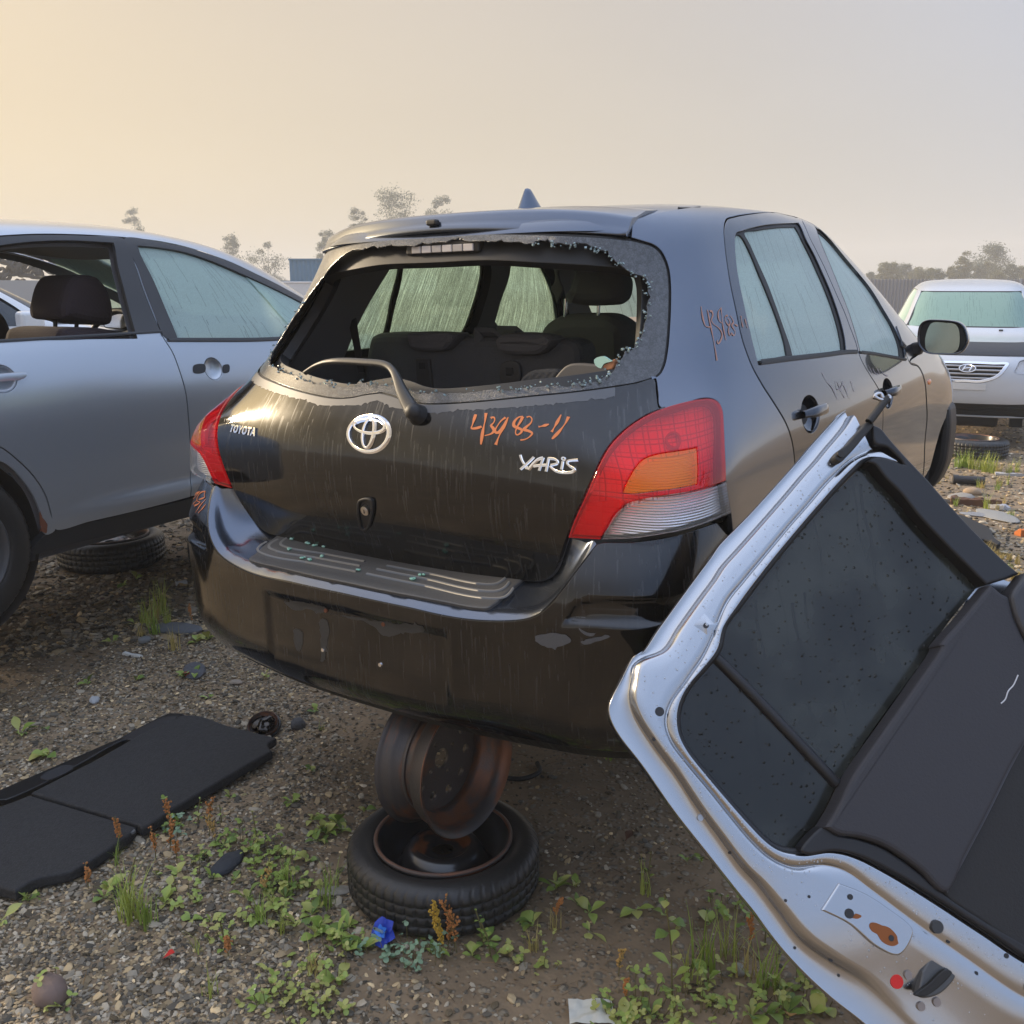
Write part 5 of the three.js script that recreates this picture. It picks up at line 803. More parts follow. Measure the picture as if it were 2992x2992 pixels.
// ---------------------------------------------------------------- silver car door leaning on the hatchback, inner side to the camera
{
  const pA = pray(zm('W', [[1590, 790]])[0]), pB = pray(zm('W', [[1155, 1345]])[0]), pD = pray(zm('W', [[1885, 1095]])[0]);
  const fw = V3(0, 0, -1).transformDirection(camW), at = (r, depth) => r.o.clone().addScaledVector(r.d, depth / r.d.dot(fw));
  const A = at(pA, 2.10), B = at(pB, 1.85), D = at(pD, 2.05);
  const N = B.clone().sub(A).cross(D.clone().sub(A)).normalize(); if (N.dot(camera.position.clone().sub(A)) < 0) N.negate();
  const U = B.clone().sub(A).normalize(), W = V3().crossVectors(N, U);
  const M = new THREE.Matrix4().makeBasis(U, W, N).setPosition(A.x, A.y, A.z), inv = M.clone().invert();
  const door = thing('silver_car_door', 'silver rear car door with dark trim leaning upside down against the black hatchback', 'car door');
  M.decompose(door.position, door.quaternion, door.scale);
  const pl = (k, pts, d = 0) => zm(k, pts).map(p => { const q = onPlane(p, V3(0, 0, d), V3(0, 0, 1), inv); return [q.x, q.y, p[2]]; });
  const silverT = tex(256, 256, (u, v) => .36 + .1 * fbm(u * 8, v * 8, 5, 3, 8, 8) + .04 * hash2(Math.floor(u * 256), Math.floor(v * 256), 2));
  const silver = new THREE.MeshPhysicalMaterial({ color: lin(.46, .47, .49), metalness: 1, roughness: .20, side: THREE.DoubleSide, clearcoat: .5, clearcoatRoughness: .06 });
  const black = std([.012, .012, .014], .5), seal = std([.010, .010, .012], .45);
  // nested lines from the tip of the frame round the corner to the latch side
  const n = 240, ext = [[.975, .95], [.965, 1.06]];
  const L0 = [...pl('L', [[800, 213], [772, 235], [700, 312], [600, 422], [500, 540], [400, 652], [300, 762], [200, 870], [100, 972], [0, 1075]]), ...pl('F', [[1700, 1210], [1600, 1345], [1500, 1482], [1400, 1620], [1300, 1760]]), ...pl('H', [[1100, 1000], [1000, 1180], [935, 1305], [912, 1380], [920, 1440], [950, 1510], [1000, 1590]]), ...pl('K', [[260, 500], [400, 700], [550, 890], [700, 1080], [750, 1140], [800, 1210], [870, 1300], [980, 1420], [1100, 1530], [1230, 1632]]), ...ext];
  const L1 = [...pl('L', [[812, 262], [765, 340], [640, 490], [585, 558], [510, 640], [400, 770], [300, 885], [200, 998], [100, 1110], [0, 1222]]), ...pl('F', [[1700, 1345], [1600, 1480], [1500, 1620], [1420, 1740]]), ...pl('K', [[232, 60], [214, 140], [206, 205], [230, 280], [300, 395], [400, 530], [500, 682], [590, 805], [685, 935], [755, 1010], [850, 1135], [950, 1260], [1080, 1352], [1220, 1432], [1350, 1545], [1440, 1632]]), [.90, .95], [.88, 1.05]];
  const L2 = [...pl('L', [[905, 470], [850, 500], [770, 560], [690, 640], [620, 710], [500, 852], [400, 965], [300, 1085], [200, 1205], [100, 1325], [0, 1452]]), ...pl('K', [[520, 0], [425, 145], [352, 258], [340, 330], [366, 405], [440, 503], [540, 622], [640, 748], [720, 842], [800, 912], [900, 953], [1020, 943], [1120, 972], [1230, 1058], [1400, 1192], [1600, 1335], [1932, 1550]]), [.70, 1.0], [.69, 1.04]];
  const L4 = [...pl('L', [[1105, 590], [1000, 552], [935, 540], [870, 556], [820, 600], [700, 722], [600, 835], [500, 950], [400, 1068], [300, 1190], [200, 1320], [100, 1452], [0, 1590]]), ...pl('K', [[575, 0], [520, 72], [450, 152], [412, 222], [396, 290], [401, 362], [432, 432], [500, 522], [600, 640], [700, 752], [780, 832], [840, 868], [940, 882], [1050, 868], [1150, 887], [1300, 957], [1500, 1077], [1700, 1207], [1932, 1350]]), [.62, .98], [.615, 1.02]];
  const R = L => { const c = curve(L.map(p => [p[0], p[1]]), .01, false); return resample(c, n); };
  // match the lines by a common parameter: u along the rail first, then w down the latch side
  const key = p => p[0] < .78 ? p[0] : .78 + Math.hypot(p[0] - .78, p[1] - 0) ;
  const r0 = R(L0), r1 = R(L1), r2 = R(L2), r4 = R(L4);
  const low = i => smooth(.70, .86, i / n);          // latch area of the frame
  const ln = (f) => r0.map((_, i) => f(i));
  const mixl = (a, b, t) => a.map((p, i) => [lerp(p[0], b[i][0], t), lerp(p[1], b[i][1], t)]);
  const z = (a, f) => a.map((p, i) => [p[0], p[1], f(i)]);
  const lines = [z(r0, () => -.012), z(r0, () => .000), z(mixl(r0, r1, .05), () => .003), z(mixl(r0, r1, .10), () => -.001), z(mixl(r0, r1, .5), () => .000), z(mixl(r0, r1, .86), () => .002), z(mixl(r0, r1, .97), i => .010 - .004 * low(i)), z(mixl(r1, r2, .05), i => .027 - .018 * low(i)), z(mixl(r1, r2, .14), i => .031 - .022 * low(i)), z(mixl(r1, r2, .45), i => .032 - .018 * low(i)), z(mixl(r1, r2, .75), i => .033 - .006 * low(i)), z(mixl(r1, r2, .95), () => .033), z(mixl(r2, r4, .08), () => .0275), z(mixl(r2, r4, .20), () => .0285), z(mixl(r2, r4, .34), () => .036), z(mixl(r2, r4, .80), () => .038), z(mixl(r2, r4, .95), () => .034), z(r4, () => .020)];
  const frame = mesh('door_frame', sheet(lines), silver, door);
  // outer skin behind
  const skin = [...r0.filter((_, i) => i % 4 === 0).map(p => [p[0], p[1]]), [.96, 1.10, 1], [.10, 1.10, 1], [.02, .9], [.0, .55], ...pl('L', [[1815, 1275], [1400, 850], [960, 368], [870, 330]]).map(p => [p[0], p[1]])];
  const winHole = [...pl('L', [[900, 590], [820, 620]]), ...pl('L', [[400, 1090], [0, 1610]]), ...pl('K', [[450, 170], [405, 290], [440, 440], [700, 765], [840, 880], [940, 890], [1110, 600], [1500, 20]]), ...pl('L', [[1600, 1345], [1200, 920], [1000, 680]])].map(p => [p[0], p[1]]);
  { const sh = new THREE.Shape(curve(skin, .02).map(p => new THREE.Vector2(p[0], p[1]))); sh.holes.push(new THREE.Path(curve(winHole, .02).map(p => new THREE.Vector2(p[0], p[1])))); const g = new THREE.ExtrudeGeometry(sh, { depth: .004, bevelEnabled: false }); g.translate(0, 0, -.018); mesh('outer_skin', g, silver, door); }
  const ext2 = (poly, z0, t, b = .004, h = .008, holes = []) => { const s = curve(poly, h), sh = new THREE.Shape(s.map(p => new THREE.Vector2(p[0], p[1]))); for (const q of holes) sh.holes.push(new THREE.Path(q.map(p => new THREE.Vector2(p[0], p[1])))); const g = new THREE.ExtrudeGeometry(sh, { depth: t, bevelEnabled: b > 0, bevelThickness: b, bevelSize: b, bevelOffset: -b, bevelSegments: 3 }); g.translate(0, 0, z0); const p = g.attributes.position, uv = g.attributes.uv; for (let i = 0; i < p.count; i++) uv.setXY(i, p.getX(i), p.getY(i)); return g; };
  // weatherstrip inside the frame
  const st = r4.filter((p, i) => i < n * .93).map(p => V3(p[0], p[1], .022)); mesh('weatherstrip', new THREE.TubeGeometry(new THREE.CatmullRomCurve3(st), 300, .009, 10), seal, door);
  // black trim on the pillar side
  const pillar = [...pl('L', [[903, 345, 1], [962, 372], [1012, 432], [1100, 532], [1250, 692], [1400, 862], [1550, 1022], [1700, 1172], [1818, 1276, 1], [1760, 1300], [1612, 1345, 1], [1500, 1232], [1350, 1082], [1200, 922], [1080, 772], [990, 682], [925, 600], [880, 580], [930, 548], [1000, 556], [1100, 594], [1060, 545], [1000, 492], [925, 468]])];
  mesh('pillar_trim', ext2(pillar, .004, .036, .006, .008), std([.010, .010, .012], .42), door);
  // glass: big pane, divider, quarter pane; drops and runs of water on them
  const wet = (() => { const P = []; reseed(41); for (let k = 0; k < 900; k++) P.push([rnd(), rnd(), rr(.0012, .0042)]); const Gd = 40, cells = {}; P.forEach(p => { const k = Math.floor(p[0] * Gd) + ',' + Math.floor(p[1] * Gd); (cells[k] ||= []).push(p); }); return tex(1024, 1024, (u, v) => { let hgt = 0; const ci = Math.floor(u * Gd), cj = Math.floor(v * Gd); for (let a = -1; a <= 1; a++) for (let b = -1; b <= 1; b++) for (const p of cells[((ci + a + Gd) % Gd) + ',' + ((cj + b + Gd) % Gd)] || []) { let dx = Math.abs(p[0] - u), dy = Math.abs(p[1] - v); if (dx > .5) dx = 1 - dx; if (dy > .5) dy = 1 - dy; const d = Math.hypot(dx, dy); if (d < p[2]) hgt = Math.max(hgt, Math.sqrt(1 - (d / p[2]) ** 2) * p[2] / .0042); } return hgt; }); })();
  wet.repeat.set(1.5, 1.5);
  // film of dew on the glass with dark runs down it; gravity lies along (1, 1) of the door's own axes
  const film = (() => { const R2 = []; reseed(141); for (let k = 0; k < 46; k++) R2.push([rr(-1, 1), rr(0, 2), rr(.1, .55), rr(.0015, .0055), rr(.5, 1)]); return tex(1024, 1024, (u, v) => { const s0 = u - v, t0 = u + v; let r = 0; for (const q of R2) for (const o of [-1, 0, 1]) for (const o2 of [-2, 0]) { const ds = s0 - q[0] + o + .004 * Math.sin(t0 * 30 + q[1] * 9), dt = t0 - q[1] - o2; if (dt > 0 && dt < q[2]) { const a = Math.abs(ds) / q[3]; if (a < 2.5) r = Math.max(r, q[4] * Math.exp(-a * a) * (1 - dt / q[2])); } } const f = fbm(u * 8, v * 8, 33, 4, 8, 8), k = (.022 + .05 * smooth(.35, .8, f)) * (1 - .8 * r); return [toS(k * .95), toS(k * 1.05), toS(k * .9)]; }, true); })();
  const glassM = new THREE.MeshPhysicalMaterial({ map: film, roughness: .16, transmission: .55, thickness: 0, ior: 1.5, bumpMap: wet, bumpScale: .0025, side: THREE.DoubleSide });
  const big = [...pl('L', [[870, 600], [840, 625], [400, 1100], [0, 1625]]), ...pl('K', [[560, 35, 1], [700, 165], [900, 375], [1108, 588, 1], [1200, 430], [1400, 150], [1500, 10]]), ...pl('L', [[1400, 1600], [1605, 1345, 1], [1350, 1085], [1080, 780], [990, 690], [920, 610]])];
  mesh('window_glass', ext2(big, .010, .004, 0, .012), glassM, door);
  const small = [...pl('K', [[555, 40, 1], [450, 165], [405, 290], [410, 370], [440, 440], [560, 600], [700, 765], [800, 850], [870, 885], [930, 880], [1005, 770], [1095, 595, 1], [900, 385], [700, 175]])];
  mesh('quarter_glass', ext2(small, .008, .004, 0, .012), glassM, door);
  const bar = pl('K', [[568, 28], [700, 160], [900, 370], [1098, 582]]).map(p => V3(p[0], p[1], .014)); mesh('division_bar', (() => { const g = new THREE.TubeGeometry(new THREE.CatmullRomCurve3(bar), 40, .011, 10); return g; })(), black, door);
  // door card
  const leather = tex(512, 512, (u, v) => .4 + .3 * fbm(u * 60, v * 60, 21, 3, 60, 60) + .3 * hash2(Math.floor(u * 512), Math.floor(v * 512), 22)); leather.repeat.set(4, 4);
  const cardU = std([.030, .029, .034], .62, { bumpMap: leather, bumpScale: .0012 }), cardL = std([.017, .017, .018], .72, { bumpMap: leather, bumpScale: .002 }), cardP = std([.040, .039, .043], .45, { bumpMap: leather, bumpScale: .0006 });
  const edgeLow = pl('K', [[1000, 772], [1060, 800], [1150, 812], [1260, 850], [1400, 945], [1515, 1045]]);
  const up = [...pl('L', [[1612, 1350, 1], [1450, 1545], [1300, 1725]]), ...pl('K', [[1500, 0], [1400, 150], [1300, 292], [1200, 432], [1118, 552], [1050, 690], [1002, 768, 1]]), ...edgeLow.slice(1), ...pl('K', [[1600, 890], [1700, 700], [1800, 500], [1932, 262]]), ...pl('L', [[1932, 1830], [1850, 1740], [1760, 1560], [1720, 1425], [1690, 1412]])].map((p, i) => [p[0], p[1], p[2]]);
  const card = mesh('door_card', ext2(up, .018, .034, .010, .01), cardU, door);
  const low2 = [...pl('K', [[1515, 1048, 1], [1600, 892], [1700, 702], [1800, 502], [1932, 264, 1]]), [.20, .80], [.14, 1.0, 1], [.60, .98, 1], ...pl('K', [[1932, 1325], [1700, 1180], [1560, 1088]])];
  mesh('lower_card', ext2(low2, .016, .026, .006, .012), cardL, card);
  const seam = pl('K', [[1522, 1040], [1600, 890], [1700, 702], [1800, 502], [1940, 250]]).map(p => V3(p[0], p[1], .048)); mesh('card_welt', new THREE.TubeGeometry(new THREE.CatmullRomCurve3(seam), 60, .006, 8), std([.07, .075, .09], .5), card);
  const rub = pl('K', [[910, 868], [960, 800], [1010, 765], [1060, 800], [1150, 818], [1260, 858], [1400, 950], [1530, 1060], [1700, 1172], [1932, 1322], [1932, 1350], [1700, 1208], [1500, 1078], [1300, 958], [1150, 888], [1050, 870], [940, 884]]); mesh('lower_seal', ext2(rub, .020, .024, .005, .01), seal, door);
  const bez = [...pl('L', [[1820, 1280, 1], [1725, 1420], [1730, 1480], [1770, 1600], [1850, 1740], [1932, 1830], [2100, 1950], [2250, 1800], [2200, 1500], [2050, 1330], [1932, 1290]])]; const bz = mesh('handle_bezel', ext2(bez, .030, .030, .010, .01), cardP, card);
  mesh('pull_handle', ext2(pl('L', [[1838, 1375], [1850, 1350], [1890, 1345], [1990, 1400], [2060, 1460], [2040, 1500], [1960, 1490], [1850, 1430]]), .062, .014, .006, .006), std([.10, .10, .105], .35), bz);
  mesh('lock_tab', ext2(pl('L', [[1862, 1342, 1], [1885, 1335, 1], [1950, 1370, 1], [1930, 1385, 1]]), .058, .012, .002, .006), std([.55, .03, .02], .4), bz);
  mesh('handle_well', ext2(pl('L', [[1880, 1470], [1990, 1510], [2080, 1540], [2060, 1640], [1950, 1600], [1890, 1530]]), .0585, .004, .001, .008), shellDark, bz);
  mesh('scratch', (() => { const p = pl('K', [[1820, 122], [1800, 165], [1778, 190], [1765, 225], [1746, 243]]).map(q => V3(q[0], q[1], .0628)); return new THREE.TubeGeometry(new THREE.CatmullRomCurve3(p), 20, .0014, 5); })(), std([.6, .6, .62], .8), card);
  // guide rail bracket and its rod at the tip
  const path = (pts, d) => pl('L', pts).map(p => V3(p[0], p[1], d));
  const br = mesh('guide_bracket', merge([ext2(pl('L', [[660, 560], [680, 525], [740, 480], [790, 420], [830, 380], [862, 340], [905, 350], [890, 385], [840, 440], [800, 490], [740, 555], [700, 590], [672, 580]]), .034, .016, .004, .006), new THREE.TubeGeometry(new THREE.CatmullRomCurve3(path([[870, 345], [910, 295], [950, 240], [985, 200]], .055)), 20, .0085, 10)]), std([.02, .019, .018], .6), door);
  mesh('bracket_bolt', (() => { const p = pl('L', [[694, 545]])[0]; return cyl([p[0], p[1], .048], [p[0], p[1], .058], .009, .008, 6); })(), std([.05, .045, .04], .5, { metalness: .8 }), br);
  mesh('clip', merge([new THREE.TubeGeometry(new THREE.CatmullRomCurve3(path([[905, 200], [915, 175], [945, 170], [960, 195], [990, 205], [1002, 190], [985, 180]], .055)), 30, .004, 8), new THREE.TubeGeometry(new THREE.CatmullRomCurve3(path([[900, 185], [930, 205], [965, 215]], .057)), 12, .004, 8)]), std([.55, .55, .56], .3, { metalness: 1 }), br);
  const rcf = new THREE.Raycaster(), ftest = new THREE.Mesh(frame.geometry, silver); const zf = (p, d0 = .03) => { rcf.set(V3(p[0], p[1], .3), V3(0, 0, -1)); const h = rcf.intersectObject(ftest)[0]; return h ? h.point.z : d0; };
  // plugs, screws, latch hardware on the frame
  const zAt = .036, disc = (k, u, v, r, z0, h, m, nm) => { const p = pl(k, [[u, v]])[0]; z0 = zf(p, z0); return mesh(nm, merge([cyl([p[0], p[1], z0 - .004], [p[0], p[1], z0 + h + .0008], r, r * .92, 20)]), m, frame); };
  const steel = std([.42, .42, .43], .35, { metalness: 1 });
  disc('K', 318, 273, .0095, .034, .001, shellDark, 'hole_plug'); 
  disc('H', 1556, 812, .006, .036, .005, shellDark, 'screw'); disc('K', 514, 731, .0065, .030, .004, steel, 'screw');
  mesh('dimple', (() => { const p = pl('H', [[1560, 805]])[0], g = new THREE.ConeGeometry(.030, .010, 4, 1); g.rotateX(Math.PI / 2); g.rotateZ(.75); g.translate(p[0], p[1], zf(p) + .002); return g; })(), silver, frame);
  const zP = Math.max(...[[1085, 1020], [1200, 1070], [1390, 1220], [1020, 1125], [1250, 1285]].map(q => zf(pl('K', [q])[0]))) - .008; const plate = mesh('latch_plate', ext2(pl('K', [[1010, 1125, 1], [1085, 1008, 1], [1200, 1055], [1290, 1112], [1400, 1205], [1395, 1250], [1340, 1318], [1255, 1288], [1130, 1185]]), zP + .004, .005, .003, .006), silver, frame);
  const hole = (u, v, r, z0 = zP + .0125) => { const p = pl('K', [[u, v]])[0]; mesh('bolt_hole', cyl([p[0], p[1], z0 - .002], [p[0], p[1], z0 + .0012], r, r, 18), shellDark, plate); };
  hole(1131, 1068, .0052); hole(1127, 1139, .0088); hole(1306, 1244, .0055);
  mesh('rust_patch', ext2(jag(pl('K', [[1215, 1185], [1240, 1172], [1262, 1180], [1300, 1205], [1330, 1240], [1325, 1272], [1290, 1270], [1250, 1240], [1228, 1215]]), .004, 51).map(p => [p[0], p[1]]), zP + .0123, .0006, 0, .006), std([.26, .085, .025], .95), plate);
  mesh('rust_patch', ext2(jag(pl('K', [[1140, 1150], [1165, 1140], [1182, 1150], [1165, 1162]]), .003, 52).map(p => [p[0], p[1]]), zP + .0123, .0006, 0, .006), std([.26, .085, .025], .95), plate);
  disc('K', 1503, 1196, .0125, .032, .004, std([.035, .035, .036], .5), 'rubber_plug'); disc('K', 1908, 1458, .014, .03, .004, std([.035, .035, .036], .5), 'rubber_plug');
  for (const [u, v] of [[1402, 1410], [1531, 1530], [1466, 1550]]) disc('K', u, v, .0085, .020, .003, std([.30, .25, .22], .5, { metalness: .7 }), 'screw');
  for (const [u, v, r] of [[960, 1068, .003], [1680, 1398, .004], [1075, 1346, .004], [640, 882, .003], [860, 1085, .003], [930, 1300, .003], [1800, 1320, .005], [1120, 1420, .003], [300, 390, .004], [1560, 1260, .004]]) disc('K', u, v, r, .03, .0003, shellDark, 'drain_hole');
  disc('K', 1357, 1440, .0135, .0185, .001, std([.62, .015, .01], .6), 'red_paint_dot');
  const zL = zf(pl('K', [[1520, 1420]])[0]) - .010; const lt = mesh('latch', ext2(pl('K', [[1452, 1392, 1], [1500, 1325], [1560, 1345], [1605, 1382], [1600, 1410], [1525, 1490], [1440, 1500]]), zL, .012, .004, .006), std([.10, .10, .10], .45, { metalness: .6 }), frame);
  mesh('latch_claw', ext2(pl('K', [[1410, 1490], [1470, 1440], [1540, 1380], [1570, 1390], [1520, 1450], [1450, 1495]]), zL + .016, .006, .002, .006), std([.03, .028, .026], .5, { metalness: .5 }), lt);
  // beads of dew on the frame
  reseed(88); const beads = []; for (let k = 0; k < 420; k++) { const i = Math.floor(rnd() * n * .93), t = rnd(), p = rnd() < .5 ? mixl([r2[i]], [r4[i]], .35 + .45 * t)[0] : mixl([r1[i]], [r2[i]], .2 + .7 * t)[0]; const lz = rnd() < 2 ? 0 : 0; const r = rr(.0008, .0022), g = new THREE.SphereGeometry(r, 6, 4); g.scale(1, 1, .5); const onLip = p === p; g.translate(p[0], p[1], 0); g.userData = { i }; beads.push([g, p, i]); }
  const rc = new THREE.Raycaster(); frame.updateWorldMatrix(true, true); const fm = new THREE.Mesh(frame.geometry, silver); 
  const ok = []; for (const [g, p] of beads) { rc.set(V3(p[0], p[1], .2), V3(0, 0, -1)); const h = rc.intersectObject(fm)[0]; if (h) { g.translate(0, 0, h.point.z); ok.push(g); } }
  const dew = mesh('dew_beads', merge(ok), phy([.75, .78, .82], .05, { transmission: .6, thickness: 0 }), frame); dew.userData.kind = 'stuff';
}
// ---------------------------------------------------------------- wheels stacked as a stand under the hatchback
const rustTex = tex(512, 512, (u, v) => { const f = fbm(u * 7, v * 7, 91, 5, 7, 7), g = fbm(u * 26, v * 26, 92, 4, 26, 26), r = smooth(.44, .72, f * .6 + g * .4); return [lerp(.085, .20, r), lerp(.076, .085, r), lerp(.072, .045, r)].map(toS); }, true);
const rustMat = new THREE.MeshStandardMaterial({ map: rustTex, roughness: .45, metalness: .45, side: THREE.DoubleSide, bumpMap: fuzz, bumpScale: .001 });
const wetSteel = new THREE.MeshPhysicalMaterial({ map: tex(512, 512, (u, v) => { const f = fbm(u * 6, v * 6, 95, 5, 6, 6), r = smooth(.56, .70, f); return [lerp(.018, .14, r), lerp(.018, .05, r), lerp(.02, .02, r)].map(toS); }, true), roughness: .28, metalness: .2, clearcoat: .6, clearcoatRoughness: .1, side: THREE.DoubleSide });
const rubberMat = std([.022, .021, .020], .40, { bumpMap: fuzz, bumpScale: .0008 });
function tyreGeo(R, r, w, blocks = 56) {             // standing on its side: axis y, from 0 to w
  const prof = [[r, .012], [r + .006, .004], [r + .02, .0], [lerp(r, R, .55), -.004 + .004], [R - .018, .010], [R - .006, .022, 1], [R, .034, 2], [R, w * .30, 2], [R - .007, w * .31], [R - .007, w * .34], [R, w * .35, 2], [R + .001, w * .48, 2], [R - .007, w * .49], [R - .007, w * .52], [R, w * .53, 2], [R, w * .65, 2], [R - .007, w * .66], [R - .007, w * .69], [R, w * .70, 2], [R, w - .034, 2], [R - .006, w - .020, 1], [R - .018, w - .009], [lerp(r, R, .5), w], [r + .022, w - .003], [r + .006, w - .008], [r, w - .016]];
  const L = prof.map(([a, y, k]) => { const line = []; const n = blocks * 6; for (let i = 0; i <= n; i++) { const ph = (i % 6), cut = k && ph === 0 ? (k === 2 ? .006 : .004) : 0, an = i / n * Math.PI * 2 + (k ? (y / w - .5) * .05 : 0); line.push([Math.cos(an) * (a - cut), y, Math.sin(an) * (a - cut)]); } return line; });
  return sheet(L, false, true);
}
const dishGeo = (r, w) => lathe([[r, w - .012], [r + .004, w - .004], [r - .003, w + .002], [r - .010, w - .006], [r - .014, w - .04], [r - .024, w - .075], [r - .040, w - .10], [r * .72, w - .098], [r * .66, w - .085], [r * .60, w - .055], [r * .52, w - .032], [r * .42, w - .026], [r * .36, w - .034], [r * .30, w - .040], [.034, w - .040], [.032, w - .05]], 72);
const rimBarrel = (r, w) => lathe([[r + .012, 0], [r + .014, .004], [r + .006, .010], [r - .001, .014], [r - .004, .030], [r - .012, .040], [r - .034, .055], [r - .036, .085], [r - .030, .098], [r - .006, .112], [r - .002, w - .016], [r + .004, w - .011], [r + .013, w - .005], [r + .011, w], [r - .004, w - .012], [r - .010, w - .03], [r - .012, .116], [r - .036, .100], [r - .040, .085], [r - .038, .055], [r - .016, .038], [r - .010, .016], [r + .002, .008], [r + .012, 0]], 80);
const tyreC = onGround([1296, 2455], .125), TYR = .262, TRR = .186, TW = .150;
{
  const t = thing('tyre_with_steel_wheel', 'worn tyre on a black steel wheel lying flat under the upright rusty rim', 'wheel', 'stand wheels lying on the ground');
  t.position.set(tyreC.x, groundH(tyreC.x, tyreC.z) - .004, tyreC.z); t.rotation.y = .4;
  mesh('tyre', tyreGeo(TYR, TRR, TW), rubberMat, t);
  const d = mesh('steel_wheel', dishGeo(TRR, TW), wetSteel, t);
  mesh('rim_lip', new THREE.TorusGeometry(TRR - .002, .006, 10, 90).rotateX(Math.PI / 2).translate(0, TW - .002, 0), rustMat, d);
  // upright rim
  const c = onGround([1372, 2240], .325), r = .182, w = .170;
  const rim = thing('rusty_steel_rim', 'rusty bare steel rim standing upright on the lying tyre below the bumper', 'rim');
  const q = new THREE.Quaternion().setFromUnitVectors(V3(0, 1, 0), V3(1, .06, .04).normalize());
  rim.position.set(c.x, c.y, c.z); rim.quaternion.copy(q); 
  const bg = rimBarrel(r, w); bg.translate(0, -w, 0); mesh('barrel', bg, rustMat, rim);
  const sh = new THREE.Shape(); sh.absarc(0, 0, r - .030, 0, Math.PI * 2); const hole = (x, y, rad) => { const p = new THREE.Path(); p.absarc(x, y, rad, 0, Math.PI * 2, true); sh.holes.push(p); };
  hole(0, 0, .030); for (let k = 0; k < 4; k++) hole(Math.cos(k * Math.PI / 2 + .4) * .052, Math.sin(k * Math.PI / 2 + .4) * .052, .008); for (let k = 0; k < 10; k++) hole(Math.cos(k * Math.PI / 5 + .15) * .104, Math.sin(k * Math.PI / 5 + .15) * .104, .0145);
  const dg = new THREE.ExtrudeGeometry(sh, { depth: .006, bevelEnabled: true, bevelThickness: .002, bevelSize: .002, bevelSegments: 2, curveSegments: 40 }); dg.rotateX(-Math.PI / 2); dg.translate(0, -w + .062, 0); mesh('disc', dg, rustMat, rim);
  // more stand wheels below the grey saloon and beside it
  for (const [px, s, lab] of [[[330, 1640], 1.15, 'black tyre lying flat below the rear door of the grey car'], [[700, 1640], 1.1, 'tyre on a pale rim lying below the sill of the grey car'], [[2840, 1330], 1.2, 'black tyre lying under the nose of the silver car']]) {
    const p = onGround(px), k = thing('tyre_with_steel_wheel', lab, 'wheel', 'stand wheels lying on the ground'); k.position.set(p.x, -.004, p.z); k.scale.setScalar(s); k.rotation.y = rnd() * 6;
    for (const o of t.children) k.add(o.clone());
  }
}
// ---------------------------------------------------------------- folding load floor thrown on the ground
{
  const H = .050, b = thing('load_floor_board', 'black carpeted folding load floor board lying on the gravel', 'board');
  const g = (pts, h = H) => zm('I', pts).map(p => { const q = onGround(p, h); return [q.x, -q.z, p[2]]; });
  const ex = (poly, y0, t, bev, m, nm, parent = b, hh = .012) => { const s = curve(poly, hh); const sh = new THREE.Shape(s.map(p => new THREE.Vector2(p[0], p[1]))); const q = new THREE.ExtrudeGeometry(sh, { depth: t, bevelEnabled: true, bevelThickness: bev, bevelSize: bev, bevelOffset: -bev, bevelSegments: 3 }); q.rotateX(-Math.PI / 2); q.translate(0, y0, 0); return mesh(nm, q, m, parent); };
  const felt = tex(1024, 1024, (u, v) => { const h = hash2(Math.floor(u * 1024), Math.floor(v * 1024), 16), f = fbm(u * 90, v * 90, 17, 3, 90, 90), k = .008 + .016 * f + (h > .86 ? .06 * (h - .86) * 7 : 0) ; return [toS(k), toS(k), toS(k * 1.06)]; }, true); felt.repeat.set(1.6, 1.6);
  const feltM = new THREE.MeshStandardMaterial({ map: felt, roughness: .8, bumpMap: fuzz, bumpScale: .003 });
  const A = g([[1050, 268], [1300, 330], [1560, 395, 1], [1512, 432], [1536, 470, 1], [1400, 545], [1000, 782], [805, 900], [775, 885, 1], [500, 800], [175, 705, 1], [500, 540]]);
  const p1 = ex(A, H - .026, .018, .008, feltM, 'carpet_panel');
  const B = g([[168, 712, 1], [470, 802], [768, 892, 1], [730, 932], [460, 1112], [380, 1148], [280, 1166], [200, 1186], [85, 1252, 1], [0, 1232], [-160, 1210, 1], [-420, 980], [-330, 860], [0, 775]]);
  ex(B, H - .030, .018, .008, feltM, 'carpet_panel');
  const hard = std([.010, .010, .011], .35);
  const F = g([[1045, 266], [960, 258], [900, 280], [720, 372], [660, 405], [610, 425], [300, 560], [0, 690], [-330, 840, 1], [-330, 890, 1], [0, 745], [30, 745], [170, 690], [420, 560], [700, 410], [760, 400]], H - .018);
  const fl = ex(F, H - .036, .014, .004, hard, 'edge_flange');
  ex(g([[228, 612], [250, 588], [370, 540], [410, 548], [405, 565], [270, 625]], H - .010), H - .0195, .003, .001, shellDark, 'grab_slot', fl);
  ex(g([[690, 388], [760, 352], [930, 275], [1000, 268], [780, 395], [740, 402]], H - .012), H - .020, .003, .001, std([.03, .03, .032], .4), 'flange_pocket', fl);
  for (const [u, v] of [[1485, 476], [1180, 650], [810, 872], [745, 912]]) { const q = onGround(zm('I', [[u, v]])[0], H); mesh('rivet', cyl([q.x, H - .012, q.z], [q.x, H - .006, q.z], .010, .009, 14), std([.10, .10, .10], .4), p1); }
  for (const s of [[.0], [1]]) { }
  mesh('underframe', (() => { const c = curve(inset(curve(A, .02), .03), .02), sh = new THREE.Shape(c.map(p => new THREE.Vector2(p[0], p[1]))); const q = new THREE.ExtrudeGeometry(sh, { depth: .02, bevelEnabled: false }); q.rotateX(-Math.PI / 2); q.translate(0, .0, 0); return q; })(), shellDark, b);
}
